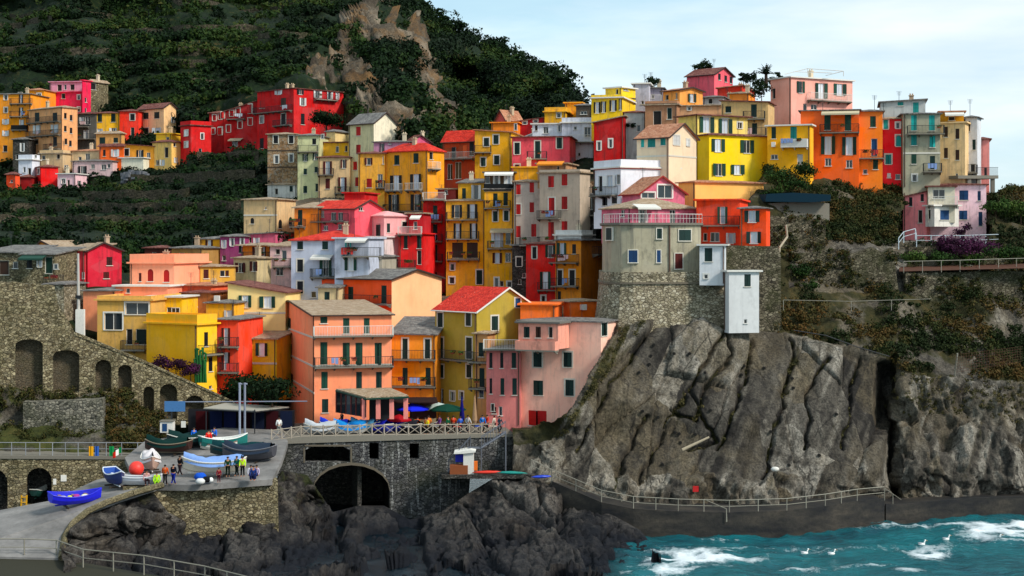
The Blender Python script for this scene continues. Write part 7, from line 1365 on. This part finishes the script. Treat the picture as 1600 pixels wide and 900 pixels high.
for x, y, Y, h, r_, lb, m in [(1240, 590, 0, 0, 0, '', None)][:0]+[(250, 590, 164, 2.2, 1.6, 'dark red flowering bush left end of the yellow block foot', PU), (275, 592, 164, 2.4, 1.7, 'purple flowering bush in the middle under the yellow block', PU), (298, 598, 163.5, 2.0, 1.5, 'dark purple bush beside the tall cactus', PU)]: tree(lb, at(x, y, Y), h, r_, 900, m, .08, 5, .2, 'bush', 'flowering_bush')
g = empty('cactus', at(313, 600, 164.2), 'tall bright green columnar cactus against the yellow block', 'cactus')
for i in range(13): a = at(306+i*1.3, 598, 164.2+.1*(i % 3)); hh = 3.6*(.6+.4*math.sin(i*1.3+.5)**2); mb = MB(); mb.tube(a, a+Vector((random.uniform(-.2, .2), 0, hh)), .13, 7, .11); mb.ball(a+Vector((0, 0, hh)), .13, 6); mb.build('stem', flat('cactus_green', '#1a5c26', .7), g)
for x, y, r_, lb in ((1500, 412, 3.2, 'large'), (1530, 405, 2.6, 'second'), (1482, 400, 2.0, 'small')): tree('%s purple bougainvillea below the pink villa terrace' % lb, at(x, y, 181), 2.6 if r_ > 3 else 2.0, r_, 1500, PU, .1, 7, .22, 'bush', 'bougainvillea')
mb = MB(); tree('thin leaning bougainvillea reaching over the villa balcony', at(1504, 385, 185), 2.9, 1.3, 380, PU, .12, 5, .22, 'bush', 'bougainvillea')
for i, (x, y, r_, lb) in enumerate([(1428, 420, 1.7, 'bright green round bush at the bend of the villa path'), (1470, 420, 1.9, 'low olive green bush left of the bougainvillea'), (1522, 421, 1.6, 'small light green bush above the garden railing'), (1555, 412, 2.2, 'dark green bush right of the bougainvillea'), (1583, 410, 2.0, 'dark bush at the right end of the garden path')]): tree(lb, at(x, y, 179.5), 1.7, r_, 1100, G_, .08, 6, .2, 'bush', 'bush', tint=(.35, .9) if i in (0, 2) else (.1, .6))
for i in range(13): x = 1556+i*13; y = 352-3*math.sin(i*2)+(i % 3)*18; tree(['feathery', 'pale', 'tall', 'dark', 'round', 'ragged', 'leaning', 'dense', 'loose', 'wide', 'thin', 'low', 'mixed'][i]+' green bush on the slope at the right edge beyond the villa', at(x, y, 192+(i % 3)*3), 3.6, 2.3, 1100, G_, .1, 6, .25, 'bush', 'bush', group='bushes on the right slope', tint=(.5, 1.))
for x, y, r_, lb in ((1215, 290, 2.3, 'dark green bush below the deep yellow house'), (1238, 300, 2.6, 'bright green bush on the slope below the deep yellow house'), (1258, 278, 2.0, 'dark bush at the foot of the orange house'), (1210, 318, 2.0, 'blue green bush by the dark green tarp'), (1250, 440, 1.8, 'green creeper bush on the rough stone face'), (1262, 462, 1.7, 'dark green creeper lower on the stone face')): tree(lb, at(x, y+8, 184 if y < 400 else 173.5), 2.4, r_, 1300, G_, .08, 7, .22, 'bush', 'bush', tint=(.1, .7))
mb = MB(); P_ = Plane(1190, 181, 1300, 182.5); plate(mb, P_, [(1196, 312), (1198, 303), (1240, 301), (1298, 304), (1298, 314), (1270, 316), (1196, 315)], (), 2.5); tag(mb.build('net_tunnel', cloth('#0e2a38')), 'long dark teal net cover in the scrub below the deep yellow house', 'net cover')
# palm and skyline trees
g = empty('palm_tree', at(1197, 135, 216), 'tall palm with an upright fan of fronds on the skyline', 'palm tree'); pb = at(1197, 138, 216); pt = at(1197, 116, 216); mb = MB(); mb.tube(pb, pt, .28, 8, .2); mb.build('trunk', flat('bark', '#3a2c20', .9), g); mb = MB()
for i in range(34):
    a = random.uniform(0, 6.28); el = random.uniform(.35, 1.35); L_ = random.uniform(1.5, 2.3); pr = None
    for k in range(6):
        u = k/5; r0 = L_*u*math.cos(el); q = pt+Vector((math.cos(a)*r0, math.sin(a)*r0, L_*u*math.sin(el)-.5*u*u*L_*.6)); 
        if pr: 
            sd = Vector((-math.sin(a), math.cos(a), 0))*.13*(1.2-u); mb.add([pr-sd, pr+sd, q+sd-Vector((0, 0, .06)), q-sd-Vector((0, 0, .06))], [(0, 1, 2, 3)])
            for s2 in (-1, 1): mb.add([pr, q, q+sd*s2*3.2-Vector((0, 0, .12))], [(0, 1, 2)])
        pr = q
mb.build('fronds', flat('palm_green', '#123018', .7), g)
for i, (x, y, Y, h, r_, lb) in enumerate([(1092, 116, 256, 2.2, 1.7, 'thin grey green tree above the coral gable house'), (1105, 114, 256, 1.8, 1.4, 'small thin tree just right of the grey green one'), (1162, 134, 232, 1.8, 1.2, 'spiky dark tree left of the palm'), (1172, 137, 230, 2.0, 1.2, 'dark tree close to the left of the palm'), (1186, 143, 224, 1.8, 1.6, 'low dark tree under the palm fronds'), (1210, 140, 224, 1.7, 1.4, 'dark tree between the palm and the pink villa'), (1219, 134, 230, 2.0, .8, 'narrow dark tree beside the pink villa roof'), (1190, 158, 216, 2.2, 2.2, 'wide dark bush over the orange cottage'), (1022, 141, 228, 1.8, 1.3, 'round dark tree on the grey roof terrace'), (985, 205, 214.5, 1.2, .9, 'climbing plant on the pale wall beside the deep red house')]): tree(lb, at(x, y, Y), h, r_, 600, GD, .08, 5, .26, group='trees on the skyline' if i < 8 else None, tint=(.05, .6))
# roof railing of the villa
g = empty('roof_railing', at(1270, 120, 214), 'thin white pergola railing on the roof of the pink skyline villa', 'railing'); mb = MB()
for a, b in (((1226, 116), (1262, 107)), ((1262, 107), (1318, 111)), ((1262, 107), (1262, 118)), ((1318, 111), (1318, 119)), ((1290, 118), (1318, 111)), ((1240, 112), (1300, 114))): mb.path([at(*a, 216), at(*b, 216)], .05, 5)
mb.build('tubes', WHITE(), g)
